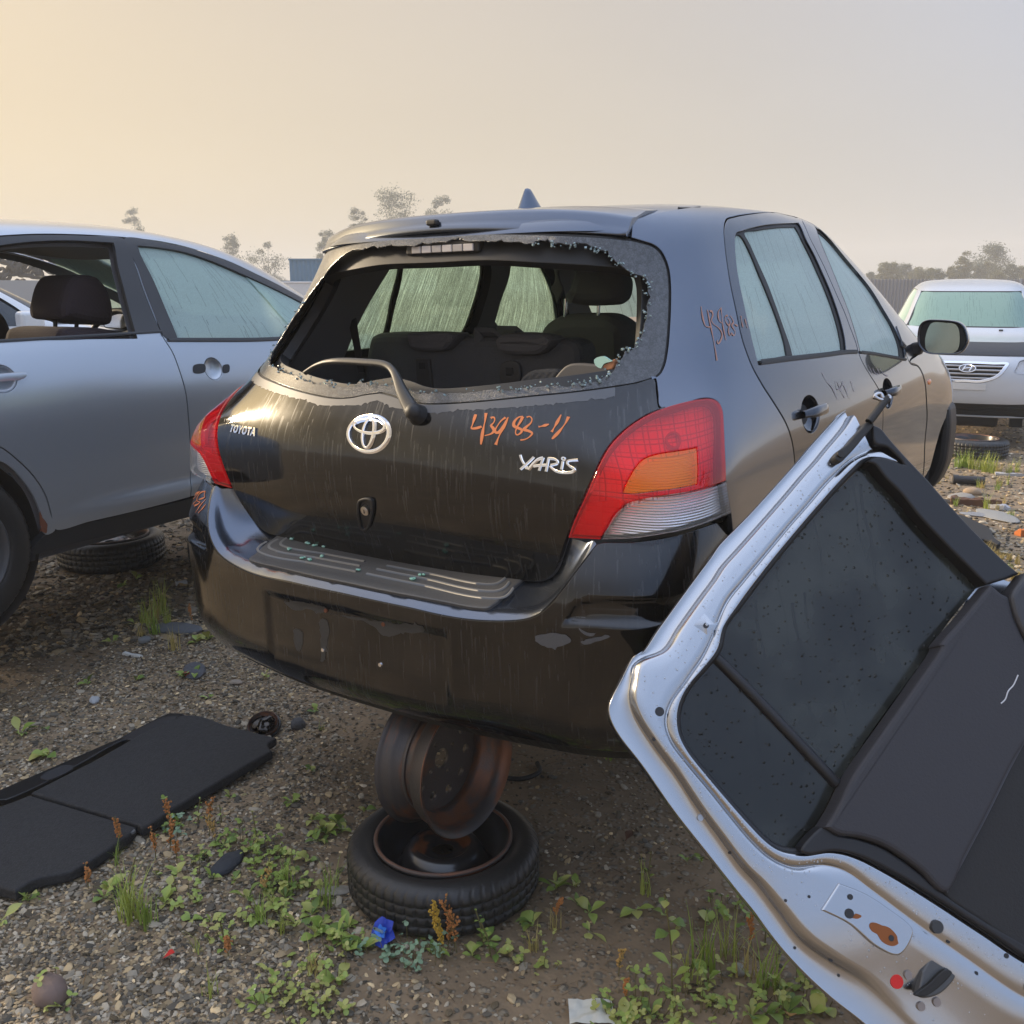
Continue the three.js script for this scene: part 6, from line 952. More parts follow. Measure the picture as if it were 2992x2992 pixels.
// small things on the ground
{
  const p = onGround(zm('I', [[1490, 335]])[0], .02), c = thing('oil_filter_cup', 'round black metal cup with crumpled foil beside the load floor board', 'cup'); c.position.set(p.x, .022, p.z); c.rotation.set(.5, .3, -.25);
  mesh('cup', lathe([[.0, -.016], [.05, -.016], [.054, -.01], [.056, .018], [.053, .018], [.050, -.008], [0, -.010]], 40), rustMat, c);
  reseed(15); const g = new THREE.SphereGeometry(.040, 24, 16), q = g.attributes.position; for (let i = 0; i < q.count; i++) { const f = .75 + .45 * vnoise(q.getX(i) * 70 + 9, q.getZ(i) * 70 + q.getY(i) * 50, 3); q.setXYZ(i, q.getX(i) * f, q.getY(i) * f * .5 + .012, q.getZ(i) * f); } g.computeVertexNormals(); mesh('crumpled_foil', g, std([.06, .055, .05], .15, { metalness: .9 }), c);
  mesh('cup_band', new THREE.TorusGeometry(.058, .006, 8, 40).rotateX(Math.PI / 2), std([.012, .012, .012], .3), c);
}
// ---------------------------------------------------------------- grey saloon on the left
// local axes: x to its right, y up from its wheels' ground, z to its rear, rear axle at 0
function poseM(x, zf, yaw, rise, pitch, roll) { const f = V3(Math.sin(yaw), 0, -Math.cos(yaw)), r = V3(Math.cos(yaw), 0, Math.sin(yaw)), u = V3(0, 1, 0); const f2 = f.clone().multiplyScalar(Math.cos(pitch)).addScaledVector(u, Math.sin(pitch)), u2 = u.clone().multiplyScalar(Math.cos(pitch)).addScaledVector(f, -Math.sin(pitch)); const r3 = r.clone().multiplyScalar(Math.cos(roll)).addScaledVector(u2, Math.sin(roll)), u3 = u2.clone().multiplyScalar(Math.cos(roll)).addScaledVector(r, -Math.sin(roll)); return new THREE.Matrix4().makeBasis(r3, u3, f2.clone().negate()).setPosition(x, rise, -zf); }
const DEG = Math.PI / 180;
const salM = poseM(-2.626, -.239, -6.93 * DEG, .36, .365 * DEG, .216 * DEG), salInv = salM.clone().invert();
const salRows = [
  [.18, [[0, -.90], [.35, -.89], [.58, -.86], [.68, -.78], [.73, -.6], [.755, -.3], [.765, 0], [.775, .4], [.78, .9], [.78, 1.4], [.775, 1.9], [.77, 2.3], [.76, 2.7], [.73, 3.1], [.55, 3.42], [0, 3.56]]],
  [.30, [[0, -.95], [.35, -.94], [.60, -.90], [.71, -.80], [.765, -.6], [.79, -.3], [.80, 0], [.81, .4], [.815, .9], [.815, 1.4], [.81, 1.9], [.80, 2.3], [.79, 2.7], [.76, 3.1], [.58, 3.45], [0, 3.60]]],
  [.48, [[0, -.96], [.35, -.95], [.61, -.91], [.73, -.81], [.79, -.6], [.815, -.3], [.825, 0], [.833, .4], [.836, .9], [.836, 1.4], [.832, 1.9], [.825, 2.3], [.81, 2.7], [.78, 3.1], [.60, 3.44], [0, 3.60]]],
  [.68, [[0, -.95], [.35, -.94], [.61, -.90], [.73, -.80], [.795, -.6], [.823, -.3], [.835, 0], [.842, .4], [.845, .9], [.845, 1.4], [.842, 1.9], [.835, 2.3], [.82, 2.7], [.79, 3.08], [.60, 3.38], [0, 3.52]]],
  [.80, [[0, -.94], [.35, -.93], [.61, -.89], [.72, -.79], [.785, -.6], [.815, -.3], [.83, 0], [.838, .4], [.841, .9], [.841, 1.4], [.837, 1.9], [.828, 2.3], [.81, 2.68], [.77, 3.0], [.57, 3.25], [0, 3.38]]],
  [.90, [[0, -.93], [.34, -.92], [.58, -.87], [.69, -.78], [.755, -.6], [.79, -.3], [.806, 0], [.816, .4], [.82, .9], [.82, 1.4], [.815, 1.9], [.803, 2.28], [.775, 2.6], [.71, 2.85], [.5, 3.0], [0, 3.08]]],
  [1.0, [[0, -.86], [.33, -.85], [.54, -.80], [.63, -.72], [.70, -.56], [.745, -.3], [.768, 0], [.782, .4], [.788, .9], [.788, 1.4], [.782, 1.88], [.765, 2.22], [.725, 2.46], [.64, 2.62], [.44, 2.70], [0, 2.74]]],
  [1.10, [[0, -.62], [.32, -.61], [.50, -.57], [.58, -.50], [.64, -.39], [.685, -.2], [.712, .05], [.732, .42], [.742, .9], [.742, 1.4], [.732, 1.82], [.71, 2.10], [.665, 2.28], [.58, 2.40], [.4, 2.48], [0, 2.52]]],
  [1.22, [[0, -.46], [.31, -.45], [.47, -.42], [.54, -.36], [.60, -.26], [.643, -.1], [.668, .12], [.685, .45], [.694, .9], [.693, 1.38], [.68, 1.74], [.655, 1.95], [.61, 2.08], [.53, 2.17], [.36, 2.24], [0, 2.28]]],
  [1.34, [[0, -.28], [.30, -.27], [.45, -.24], [.51, -.19], [.56, -.10], [.60, .04], [.622, .22], [.638, .48], [.646, .9], [.643, 1.34], [.627, 1.62], [.60, 1.77], [.555, 1.86], [.48, 1.92], [.32, 1.97], [0, 2.0]]],
  [1.43, [[0, -.10], [.29, -.09], [.42, -.06], [.475, -.02], [.52, .06], [.555, .18], [.575, .32], [.588, .52, 1.435], [.595, .88, 1.44], [.59, 1.26, 1.435], [.572, 1.46, 1.425], [.545, 1.57, 1.42], [.5, 1.63, 1.415], [.43, 1.67, 1.41], [.28, 1.71, 1.41], [0, 1.73, 1.41]]],
  [1.48, [[0, .12, 1.48], [.24, .12, 1.48], [.34, .14, 1.478], [.385, .18, 1.477], [.42, .25, 1.477], [.448, .34, 1.478], [.465, .44, 1.48], [.476, .58, 1.483], [.482, .86, 1.486], [.477, 1.12, 1.483], [.46, 1.25, 1.478], [.435, 1.32, 1.474], [.4, 1.36, 1.47], [.34, 1.39, 1.468], [.22, 1.41, 1.468], [0, 1.42, 1.468]]],
  [1.51, [[0, .45, 1.51], [.0, .45, 1.51], [0, .47, 1.51], [0, .49, 1.51], [0, .52, 1.511], [0, .56, 1.512], [0, .62, 1.513], [0, .70, 1.514], [0, .84, 1.515], [0, .98, 1.514], [0, 1.05, 1.513], [0, 1.08, 1.512], [0, 1.10, 1.511], [0, 1.11, 1.51], [0, 1.12, 1.51], [0, 1.13, 1.51]]],
];
const salNet = salRows.map(([y, pts]) => pts.map(p => [p[0], p[2] ?? y, -p[1]])); salNet.push(salNet[salNet.length - 2].map((p, i) => [-p[0] || 0, p[1], 2 * salNet[salNet.length - 1][i][2] - p[2]]));
const [vKa, vKv] = autoKnots(salNet);
const SV0 = new Surf(vKa, vKv, salNet, { top: 1, step: .02 });
const crease = curve(SV0.px(zm('Y', [[540, 715], [700, 655], [900, 600], [1150, 545], [1400, 495], [1680, 440]]), salInv, 1), .02, false);
const cEnd = crease[crease.length - 1]; crease.push([cEnd[0] + .4, cEnd[1] + .035], [cEnd[0] + .9, cEnd[1] + .06]);
const SV = new Surf(vKa, vKv, salNet, { top: 1, step: .010, disp: (a, v) => { if (v > .9 || a < crease[0][0] - .25) return 0; let cv = crease[0][1] - (crease[0][0] - a) * .3; for (let i = 0; i < crease.length - 1; i++) if (a >= crease[i][0]) cv = lerp(crease[i][1], crease[i + 1][1], clamp((a - crease[i][0]) / (crease[i + 1][0] - crease[i][0] + 1e-9), 0, 1)); return .020 * smooth(cv + .01, cv - .05, v) * smooth(crease[0][0] - .1, crease[0][0] + .45, a) * smooth(.02, .2, v); } });
{
  const onV = (k, p, s = 1) => SV.px(zm(k, p), salInv, s);
  const car = thing('grey_saloon', 'grey saloon car with an open rear door window, standing beside the black hatchback', 'car');
  salM.decompose(car.position, car.quaternion, car.scale);
  const paint = new THREE.MeshPhysicalMaterial({ color: lin(.44, .475, .52), metalness: .65, roughness: .30, side: THREE.DoubleSide, clearcoat: 1, clearcoatRoughness: .16 });
  const frameP = std([.035, .036, .040], .45);
  // outlines (right side), mirrored for the left
  const gut1 = onV('A', [[690, 182], [450, 168], [200, 165], [0, 175]]), gut2 = onV('A', [[900, 205], [1100, 250], [1300, 320], [1450, 390], [1600, 465], [1690, 515]]);
  const seam = onV('A', [[697, 188], [780, 380], [860, 600], [920, 740], [935, 765], [980, 840], [1020, 950], [1050, 1060], [1065, 1200], [1075, 1350], [1079, 1500], [1081, 1590]]);
  const arch = onV('Y', [[490, 910], [450, 750], [400, 590], [300, 430], [150, 280], [0, 170]]);
  const bot = onV('Y', [[490, 910, 1], [800, 838], [1200, 745], [1600, 655]]);
  const belt = onV('A', [[0, 762], [470, 757], [930, 752]]), bv = belt[0][1], ba = belt[0][0];
  const fb = onV('A', [[940, 757], [1200, 756], [1480, 753]]);
  const rearTop = [[gut1[3][0] - .10, gut1[3][1] - .012], [gut1[3][0] - .30, gut1[3][1] - .10]];
  const tail = [[ba - .34, bv + .16], [ba - .42, bv + .02], [ba - .42, bv - .12]];
  const se = seam[seam.length - 1];
  const rearDoor = [...seam, [se[0], bot[3][1] + .012, 1], ...bot.slice(0, 3).reverse().map(p => [p[0], p[1] + .004]), ...arch.slice(1), [arch[5][0] - .10, arch[5][1] + .05], ...tail.slice().reverse(), ...rearTop.slice().reverse(), ...gut1.slice().reverse()];
  const frontEnd = [[gut2[5][0] + .16, gut2[5][1] - .16], [gut2[5][0] + .26, bv - .02], [gut2[5][0] + .30, bv - .3], [gut2[5][0] + .26, .18, 1]];
  const frontDoor = [...gut2, ...frontEnd, [se[0], bot[3][1] + .012, 1], ...seam.slice().reverse()];
  const rearWin = [...onV('A', [[0, 758], [400, 754], [772, 750, 1], [740, 635], [700, 480], [662, 330], [640, 212, 1], [400, 200], [200, 205], [0, 228]])]; 
  { const l = rearWin[9], m = rearWin[0]; rearWin.push([l[0] - .09, l[1] - .03], [l[0] - .22, l[1] - .12], [m[0] - .30, m[1] + .10], [m[0] - .30, m[1] + .005, 1]); rearWin[0] = [m[0], m[1]]; }
  const frontWin = onV('A', [[775, 228, 1], [900, 240], [1050, 268], [1200, 318], [1350, 382], [1500, 450], [1660, 528]]); { const l = frontWin[6]; frontWin.push([l[0] + .14, l[1] - .14], [l[0] + .19, fb[2][1] - .006, 1]); frontWin.push(...onV('A', [[1480, 746], [1300, 748], [1000, 748, 1], [955, 635], [875, 445], [795, 285]])); }
  const roofV = vKv[10] + .03;
  const m2 = (s, p) => s > 0 ? p : mirrorA(p);
  const hC = onV('A', [[1205, 922]])[0], hC2 = (q => [q[0] - .01, q[1]])(onV('A', [[20, 975]])[0]);
  const bowl = (c, rx, ry, dep, s) => { const L = []; for (let k = 0; k <= 7; k++) { const t = k / 7, q = Math.sqrt(Math.max(.0006, 1 - t * t)) * 1.02; L.push(m2(s, handleHole(c, rx * q, ry * q, 28)).map(p => SV.pos(p[0], p[1], -.001 - dep * t))); } return sheet(L, true); };
  for (const s of [1, -1]) {
    const roofLine = [[3.30, vKv[10] - .06], [2.85, vKv[10] - .05], ...gut2.slice().reverse().map(p => [p[0], p[1] + .008]), ...gut1.map(p => [p[0], p[1] + .008]), [rearTop[0][0], rearTop[0][1] + .012], [rearTop[1][0], rearTop[1][1] + .03]];
    const A = SV.A, rl = roofLine.slice(2);
    mesh('roof', panel(SV, m2(s, [[0, vKv[10] - .02, 1], [rl[rl.length - 1][0] - .08, vKv[10] - .06], ...rl.slice().reverse(), [rl[0][0] + .12, rl[0][1] - .10], [rl[0][0] + .28, bv + .01, 1], [rl[0][0] + .40, bv + .01, 1], [rl[0][0] + .30, vKv[10] - .08], [A, vKv[10] - .02, 1], [A, SV.V, 1], [0, SV.V, 1]]), [], { gap: 0, bevel: 0, ret: 0, cell: .04, h: .02 }), paint, car);
    const rd = mesh('rear_door', panel(SV, m2(s, rearDoor), [m2(s, rearWin), m2(s, handleHole(hC2, .052, .052))], { cell: .025, h: .012 }), paint, car);
    const fd = mesh('front_door', panel(SV, m2(s, frontDoor), [m2(s, frontWin), m2(s, handleHole(hC, .047, .050))], { cell: .025, h: .012 }), paint, car);
    // dark window surrounds
    const surR = [...gut1.slice().reverse().map(p => [p[0], p[1] - .006]), ...seam.slice(0, 4).map(p => [p[0] - .004, p[1]]), [belt[2][0] - .01, bv + .001, 1], belt[1], belt[0], [belt[0][0] - .33, bv, 1], [tail[0][0] + .05, tail[0][1] + .02], [rearTop[1][0] + .03, rearTop[1][1] - .01], [rearTop[0][0], rearTop[0][1] - .006]];
    mesh('window_surround', panel(SV, m2(s, surR), [m2(s, rearWin)], { off: .003, gap: 0, cell: .03, h: .012, ret: .02 }), frameP, rd);
    const surF = [...gut2.map(p => [p[0], p[1] - .006]), [gut2[5][0] + .15, gut2[5][1] - .14], [gut2[5][0] + .22, fb[2][1] - .012, 1], fb[2], fb[1], [fb[0][0] + .004, fb[0][1], 1], ...seam.slice(0, 4).reverse().map(p => [p[0] + .004, p[1]])];
    mesh('window_surround', panel(SV, m2(s, surF), [m2(s, frontWin)], { off: .003, gap: 0, cell: .03, h: .012, ret: .02 }), frameP, fd);
    if (s > 0) mesh('window_glass', panel(SV, frontWin, [], { off: -.012, gap: 0, bevel: 0, ret: 0, cell: .04 }), fogGlass, fd);
    for (const [l, d] of [[[[belt[0][0] - .4, bv - .004], [belt[0][0], bv - .006], [belt[1][0], bv - .006], [seam[4][0] - .006, bv - .006]], rd], [[[fb[0][0] + .004, fb[0][1] - .006], [fb[1][0], fb[1][1] - .006], [fb[2][0], fb[2][1] - .006], [gut2[5][0] + .2, fb[2][1] - .014]], fd]]) mesh('belt_moulding', band(SV, m2(s, l), .020, .008, { off: .002, h: .03 }), frameP, d);
    // sill, rear quarter with arch, front wing
    const arcLip = onV('Y', [[402, 950], [350, 740], [290, 600], [200, 470], [100, 360], [0, 300]]), ax = arcLip[5];
    const sillTop = [[arcLip[0][0], arcLip[0][1]], ...bot.map(p => [p[0], p[1]]), [bot[3][0] + .9, bot[3][1] + .02]];
    const sillBot = onV('Y', [[1570, 822], [1100, 930], [780, 1000], [600, 1050], [400, 1108], [275, 1120]]);
    const sill = mesh('sill', panel(SV, m2(s, [...sillTop, [bot[3][0] + .9, .02, 1], ...sillBot.map(p => [p[0], Math.max(.012, p[1])])]), [], { gap: .001, cell: .025, h: .012, ret: .03, off: -.006 }), std([.022, .023, .026], .4), car);
    const ringEnd = [[ax[0] - .06, ax[1] + .018], [ax[0] - .20, ax[1] + .03], [ax[0] - .36, ax[1] - .02], [ax[0] - .48, ax[1] - .16], [ax[0] - .53, ax[1] - .36, 1]];
    mesh('rear_wing', panel(SV, m2(s, [...arch.slice().map(p => [p[0], p[1]]), [arch[5][0] - .10, arch[5][1] + .05], ...tail.slice().reverse(), [tail[0][0] - .1, bv + .25], [rearTop[1][0] - .12, rearTop[1][1] - .02], [.40, vKv[7] - .02], [0, vKv[7] - .03, 1], [0, .02, 1], [ringEnd[4][0], .02, 1], ...ringEnd.slice().reverse(), ...arcLip.slice().reverse()]), [], { cell: .03, h: .014 }), paint, car);
    mesh('front_wing', panel(SV, m2(s, [...frontEnd.slice().reverse().map(p => [p[0] + .006, p[1]]), [frontEnd[0][0] + .10, bv + .03], [3.6, bv + .04], [SV.A, bv + .02, 1], [SV.A, .02, 1], [frontEnd[3][0] + .9, .02, 1], [frontEnd[3][0] + .8, .3], [frontEnd[3][0] + .5, .42], [frontEnd[3][0] + .2, .3], [frontEnd[3][0] + .1, .03, 1]]), [], { cell: .05, h: .02 }), paint, car);
    const inn = [[rearTop[1][0] - .10, vKv[9] - .05], ...gut1.slice().reverse().map(p => [p[0], p[1] + .06]), ...gut2.map(p => [p[0], p[1] + .03]), [gut2[5][0] + .2, gut2[5][1] - .12], [gut2[5][0] + .3, bv], [gut2[5][0] + .3, .03, 1], [arcLip[0][0] + .02, .03, 1], ...arcLip.slice(1), [ax[0] - .3, ax[1] + .05], [ax[0] - .36, bv - .05], [tail[0][0] - .05, bv + .1]];
    mesh('interior_trim', panel(SV, m2(s, inn), [m2(s, inset(curve(rearWin, .02), -.002)), m2(s, inset(curve(frontWin, .02), -.002))], { off: -.045, gap: 0, bevel: 0, ret: -.03, cell: .06, h: .02 }), trimGrey, car);
    mesh('roof_liner', panel(SV, m2(s, [[0, vKv[10], 1], [1.2, vKv[10]], [2.2, vKv[10] + .02], [3.2, vKv[10]], [SV.A, vKv[10], 1], [SV.A, SV.V, 1], [0, SV.V, 1]]), [], { off: -.04, gap: 0, bevel: 0, ret: 0, cell: .07, h: .03 }), liner, car);
    if (s < 0) { mesh('handle_cup', bowl(hC, .047, .050, .020, -1), paint, fd); mesh('handle_cup', bowl(hC2, .052, .052, .026, -1), paint, rd); }
    if (s > 0) {
      mesh('handle_cup', bowl(hC, .047, .050, .020, 1), paint, fd);
      for (const [u0, u1] of [[1092, 1156], [1258, 1292]]) { const q = onV('A', [[u0, 905], [u1, 900], [u1, 940], [u0, 945]]); mesh('handle_slot', panel(SV, q, [], { off: .0012, gap: 0, bevel: 0, ret: 0, h: .006, cell: .01 }), shellDark, fd); }
      const rl2 = onV('A', [[0, 990], [60, 990], [130, 985], [152, 975]]); const H2 = SV.hit(pray(zm('A', [[20, 975]])[0], salInv), 1);
      mesh('handle_cup', bowl(hC2, .052, .052, .026, 1), paint, rd);
      mesh('handle', band(SV, [[H2[0] - .11, H2[1]], [H2[0], H2[1] + .002], [H2[0] + .062, H2[1]]], t => .030 * (t > .9 ? .75 : 1), .026, { off: .006 }), paint, rd);
    }
  }
  // screens
  for (const s of [1, -1]) { mesh('windscreen', panel(SV, m2(s, [[2.98, vKv[6] + .04, 1], [3.0, vKv[10] - .1, 1], [SV.A, vKv[10] - .05, 1], [SV.A, vKv[6] + .04, 1]]), [], { off: -.006, gap: 0, bevel: 0, ret: 0, cell: .06, h: .03 }), fogGlass, car); mesh('rear_screen', panel(SV, m2(s, [[0, vKv[7], 1], [.48, vKv[7], 1], [.50, vKv[10] - .08, 1], [0, vKv[10] - .06, 1]]), [], { off: -.006, gap: 0, bevel: 0, ret: 0, cell: .06, h: .03 }), fogGlass, car); }
  // inside: seats, wheel, floor
  const plum = std([.040, .026, .030], .92, { bumpMap: weave, bumpScale: .001 });
  const inV = (k, pts, x) => zm(k, pts).map(p => { const q = onPlane(p, V3(x, 0, 0), V3(1, 0, 0), salInv); return [-q.z, q.y]; });
  const sideSlab = (poly, x, t, b) => { const g = new THREE.ExtrudeGeometry(new THREE.Shape(curve(poly, .015).map(p => new THREE.Vector2(p[0], p[1]))), { depth: t - 2 * b, bevelEnabled: true, bevelThickness: b, bevelSize: b, bevelOffset: -b, bevelSegments: 4 }); g.translate(0, 0, -t / 2 + b); g.rotateY(Math.PI / 2); g.translate(x, 0, 0); return g; };
  const seat = mesh('front_seat', sideSlab(inV('X', [[180, 880], [200, 815], [240, 798], [450, 800], [600, 835], [690, 870], [700, 1050, 1], [180, 1050, 1]], .36), .36, .42, .06), plum, car);
  mesh('head_restraint', sideSlab(inV('X', [[262, 700], [270, 640], [295, 550], [335, 500], [410, 490], [480, 505], [530, 560], [562, 640], [570, 720], [560, 775], [500, 782], [400, 770], [330, 755], [275, 745]], .36), .36, .26, .05), plum, seat);
  for (const u of [325, 450]) { const a = inV('X', [[u, 740], [u, 830]], .36); mesh('restraint_post', cyl([.36, a[0][1], -a[0][0]], [.36, a[1][1], -a[1][0]], .009, .009, 10), plasticBlack, seat); }
  const s2 = seat.clone(); s2.position.x = -.72; s2.position.y = -.14; car.add(s2);
  const wp = inV('X', [[745, 860]], -.36)[0]; const sw = new THREE.TorusGeometry(.185, .016, 10, 48); sw.rotateX(-.45); sw.translate(-.36, .93, -1.72); mesh('steering_wheel', sw, plasticBlack, car);
  mesh('floor_pan', merge([box(1.5, .05, 3.2, 0, .22, -1.0), box(1.3, .22, .5, 0, .45, -.1, .05), box(1.44, .35, .5, 0, .80, -2.25, .08), box(1.4, .75, .06, 0, .62, .35)]), carpet, car);
  const mq = inV('X', [[595, 700], [610, 690], [700, 686], [730, 694], [737, 740], [735, 808], [660, 808], [605, 795]], -.92);
  const mir = mesh('door_mirror', (() => { const z = -1.86; const P = zm('X', [[594, 740], [600, 700], [625, 688], [700, 685], [735, 692], [760, 720], [762, 790], [735, 812], [650, 808], [605, 798]]).map(p => { const q = onPlane(p, V3(0, 0, z), V3(0, 0, 1), salInv); return [q.x, q.y]; }); return slab(P, z, .09, { b: .02 }); })(), frameP, car);
  mesh('mirror_glass', (() => { const z = -1.855; const P = zm('X', [[608, 740], [613, 706], [632, 698], [700, 695], [728, 701], [745, 725], [745, 785], [725, 802], [655, 798], [616, 790]]).map(p => { const q = onPlane(p, V3(0, 0, z), V3(0, 0, 1), salInv); return [q.x, q.y]; }); return slab(P, z, .004, { b: 0 }); })(), std([.8, .8, .8], .12, { metalness: .8 }), mir);
  // wheels
  const tg = tyreGeo(.305, .20, .19), hub = lathe([[.2, .18], [.205, .186], [.195, .188], [.185, .17], [.175, .14], [.15, .13], [.11, .145], [.06, .15], [.03, .16], [0, .16]], 48); 
  for (const [x, z, sx] of [[.62, 0, 1], [-.62, 0, -1]]) { const w = new THREE.Group(); w.name = 'wheel'; w.position.set(x, .30, z); w.rotation.z = -sx * Math.PI / 2; car.add(w); const w0 = mesh('tyre', tg, rubberMat, w); mesh('rim', hub, std([.05, .05, .052], .5), w); }
  for (const s of [1, -1]) { const g = new THREE.CylinderGeometry(.35, .35, .24, 32, 1, true, Math.PI / 2, Math.PI); g.rotateZ(Math.PI / 2); g.rotateX(Math.PI / 2); const q = g.attributes.position; g.translate(s * .66, .33, 0); mesh('wheel_well_liner', new THREE.CylinderGeometry(.355, .355, .26, 36, 1, true).rotateZ(Math.PI / 2).translate(s * .64, .31, 0), std([.035, .028, .022], .9), car); }
  const ru = onV('Y', [[385, 850]])[0]; mesh('rust_patch', panel(SV, jag(onV('Y', [[355, 730], [372, 790], [408, 850], [405, 930], [380, 920], [352, 850]]), .006, 71), [], { off: .0015, gap: 0, bevel: 0, ret: 0, cell: .02, h: .01 }), rust, car);
}
// ---------------------------------------------------------------- silver saloon facing the camera on the right
// local axes: x to the viewer's right, y up, z towards its nose
{
  const yaw = 168.94 * DEG, f = V3(Math.sin(yaw), 0, -Math.cos(yaw)), u = V3(0, 1, 0), pit = -2.5 * DEG; const f2 = f.clone().multiplyScalar(Math.cos(pit)).addScaledVector(u, Math.sin(pit)), u2 = u.clone().multiplyScalar(Math.cos(pit)).addScaledVector(f, -Math.sin(pit));
  const M = new THREE.Matrix4().makeBasis(V3().crossVectors(u2, f2), u2, f2).setPosition(-.056, .0946, -8.696), inv = M.clone().invert();
  const rows = [
    [.20, [[0, -.06], [.30, -.07], [.55, -.13], [.70, -.23], [.79, -.42], [.83, -.7], [.85, -1.1], [.86, -1.6], [.86, -2.4], [.86, -3.2], [.84, -4.0], [.66, -4.6], [0, -4.72]]],
    [.34, [[0, .0], [.30, -.015], [.56, -.08], [.73, -.19], [.83, -.38], [.875, -.66], [.895, -1.05], [.90, -1.6], [.90, -2.4], [.90, -3.2], [.87, -4.0], [.70, -4.62], [0, -4.76]]],
    [.52, [[0, .0], [.30, -.015], [.56, -.08], [.735, -.19], [.84, -.38], [.888, -.66], [.908, -1.05], [.913, -1.6], [.913, -2.4], [.912, -3.2], [.88, -4.0], [.70, -4.62], [0, -4.76]]],
    [.66, [[0, -.02], [.30, -.035], [.555, -.10], [.73, -.21], [.835, -.40], [.885, -.68], [.908, -1.07], [.915, -1.6], [.915, -2.4], [.912, -3.2], [.88, -4.0], [.70, -4.60], [0, -4.74]]],
    [.78, [[0, -.075], [.30, -.09], [.54, -.155], [.71, -.27], [.815, -.46], [.868, -.74], [.895, -1.12], [.905, -1.65], [.905, -2.4], [.90, -3.2], [.86, -4.0], [.68, -4.56], [0, -4.68]]],
    [.86, [[0, -.19], [.29, -.205], [.51, -.27], [.67, -.38], [.775, -.56], [.83, -.83], [.865, -1.2], [.88, -1.7], [.88, -2.4], [.875, -3.2], [.83, -3.95], [.64, -4.45], [0, -4.58]]],
    [.93, [[0, -.50], [.28, -.51], [.48, -.56], [.63, -.64], [.73, -.80], [.785, -1.05], [.82, -1.36], [.84, -1.78], [.845, -2.4], [.835, -3.15], [.79, -3.8], [.60, -4.25], [0, -4.4]]],
    [.995, [[0, -.95], [.28, -.96], [.48, -1.0], [.61, -1.07], [.69, -1.19], [.74, -1.38], [.775, -1.62], [.795, -1.95], [.80, -2.45], [.79, -3.05], [.74, -3.6], [.55, -3.95], [0, -4.05]]],
    [1.10, [[0, -1.16], [.27, -1.17], [.46, -1.21], [.575, -1.28], [.645, -1.39], [.69, -1.55], [.722, -1.77], [.74, -2.05], [.745, -2.48], [.735, -2.98], [.685, -3.42], [.50, -3.7], [0, -3.78]]],
    [1.24, [[0, -1.42], [.26, -1.43], [.44, -1.46], [.545, -1.53], [.605, -1.62], [.64, -1.76], [.665, -1.94], [.68, -2.18], [.685, -2.52], [.675, -2.9], [.63, -3.22], [.45, -3.42], [0, -3.48]]],
    [1.36, [[0, -1.68], [.25, -1.69], [.42, -1.72], [.51, -1.78], [.562, -1.86], [.592, -1.98], [.61, -2.12], [.62, -2.32], [.623, -2.55], [.615, -2.82], [.575, -3.04], [.41, -3.18], [0, -3.22]]],
    [1.43, [[0, -1.90], [.23, -1.91], [.375, -1.94], [.45, -1.99], [.495, -2.06], [.52, -2.15], [.535, -2.26], [.543, -2.4], [.546, -2.57], [.54, -2.76], [.505, -2.92], [.36, -3.02], [0, -3.05]]],
    [1.465, [[0, -2.18], [.15, -2.19], [.25, -2.2], [.30, -2.23], [.33, -2.27], [.348, -2.33], [.358, -2.4], [.362, -2.48], [.364, -2.58], [.36, -2.68], [.335, -2.77], [.24, -2.83], [0, -2.85]]],
    [1.478, [[0, -2.4], [0, -2.4], [0, -2.41], [0, -2.42], [0, -2.44], [0, -2.46], [0, -2.49], [0, -2.52], [0, -2.58], [0, -2.63], [0, -2.67], [0, -2.69], [0, -2.7]]],
  ];
  const net = rows.map(([y, p]) => p.map(q => [q[0], y, q[1]])); net.push(net[net.length - 2].map((p, i) => [-p[0] || 0, p[1], 2 * net[net.length - 1][i][2] - p[2]]));
  const [ka, kv] = autoKnots(net), S = new Surf(ka, kv, net, { top: 1, step: .015 });
  const car = thing('silver_saloon', 'silver saloon car with a wide chrome-barred grille, facing the hatchback across the yard', 'car');
  M.decompose(car.position, car.quaternion, car.scale);
  const paint = new THREE.MeshPhysicalMaterial({ color: lin(.52, .54, .57), metalness: .35, roughness: .35, side: THREE.DoubleSide, clearcoat: 1, clearcoatRoughness: .12 });
  const on = (k, p, s = 0) => S.px(zm(k, p), inv, s), A = S.A, m2 = (s, p) => s > 0 ? p : mirrorA(p);
  const wh = h => [...h, ...mirrorA(h.filter(p => p[0] > .004)).reverse()];
  // right half outlines in surface coordinates
  const gTop = on('T', [[1340, 975]], 1)[0], gBot = on('T', [[950, 1165]])[0];
  const gr = [...on('T', [[1338, 970], [1310, 1030], [1260, 1090], [1200, 1130]], 1), [.12, gBot[1]]];
  const grille = wh([[0, gr[0][1] + .012], [.2, gr[0][1] + .008], ...gr, [0, gBot[1]]].filter((p, i) => p[0] > .004 || i === 0 || true)).filter((p, i, a) => i === 0 || Math.hypot(p[0] - a[i - 1][0], p[1] - a[i - 1][1]) > .004);
  const vOf = y => { let i = 0; while (i < rows.length - 2 && rows[i + 1][0] < y) i++; return lerp(kv[i], kv[i + 1], (y - rows[i][0]) / (rows[i + 1][0] - rows[i][0])); };
  const lampP = on('T', [[1400, 1070], [1425, 1000], [1460, 945]], 1); const lp = [lampP[0], lampP[1], lampP[2], [lampP[2][0] + .16, lampP[2][1] + .015], [lampP[2][0] + .30, lampP[2][1] - .02], [lampP[2][0] + .30, lampP[0][1] + .04], [lampP[0][0] + .15, lampP[0][1] - .012]];
  const vi = vOf(.37), vi2 = vOf(.245);
  const intake = wh([[0, vi], [.35, vi], [.56, vi - .005], [.60, vi - .03], [.56, vi2], [.35, vi2], [0, vi2]].map(p => p));
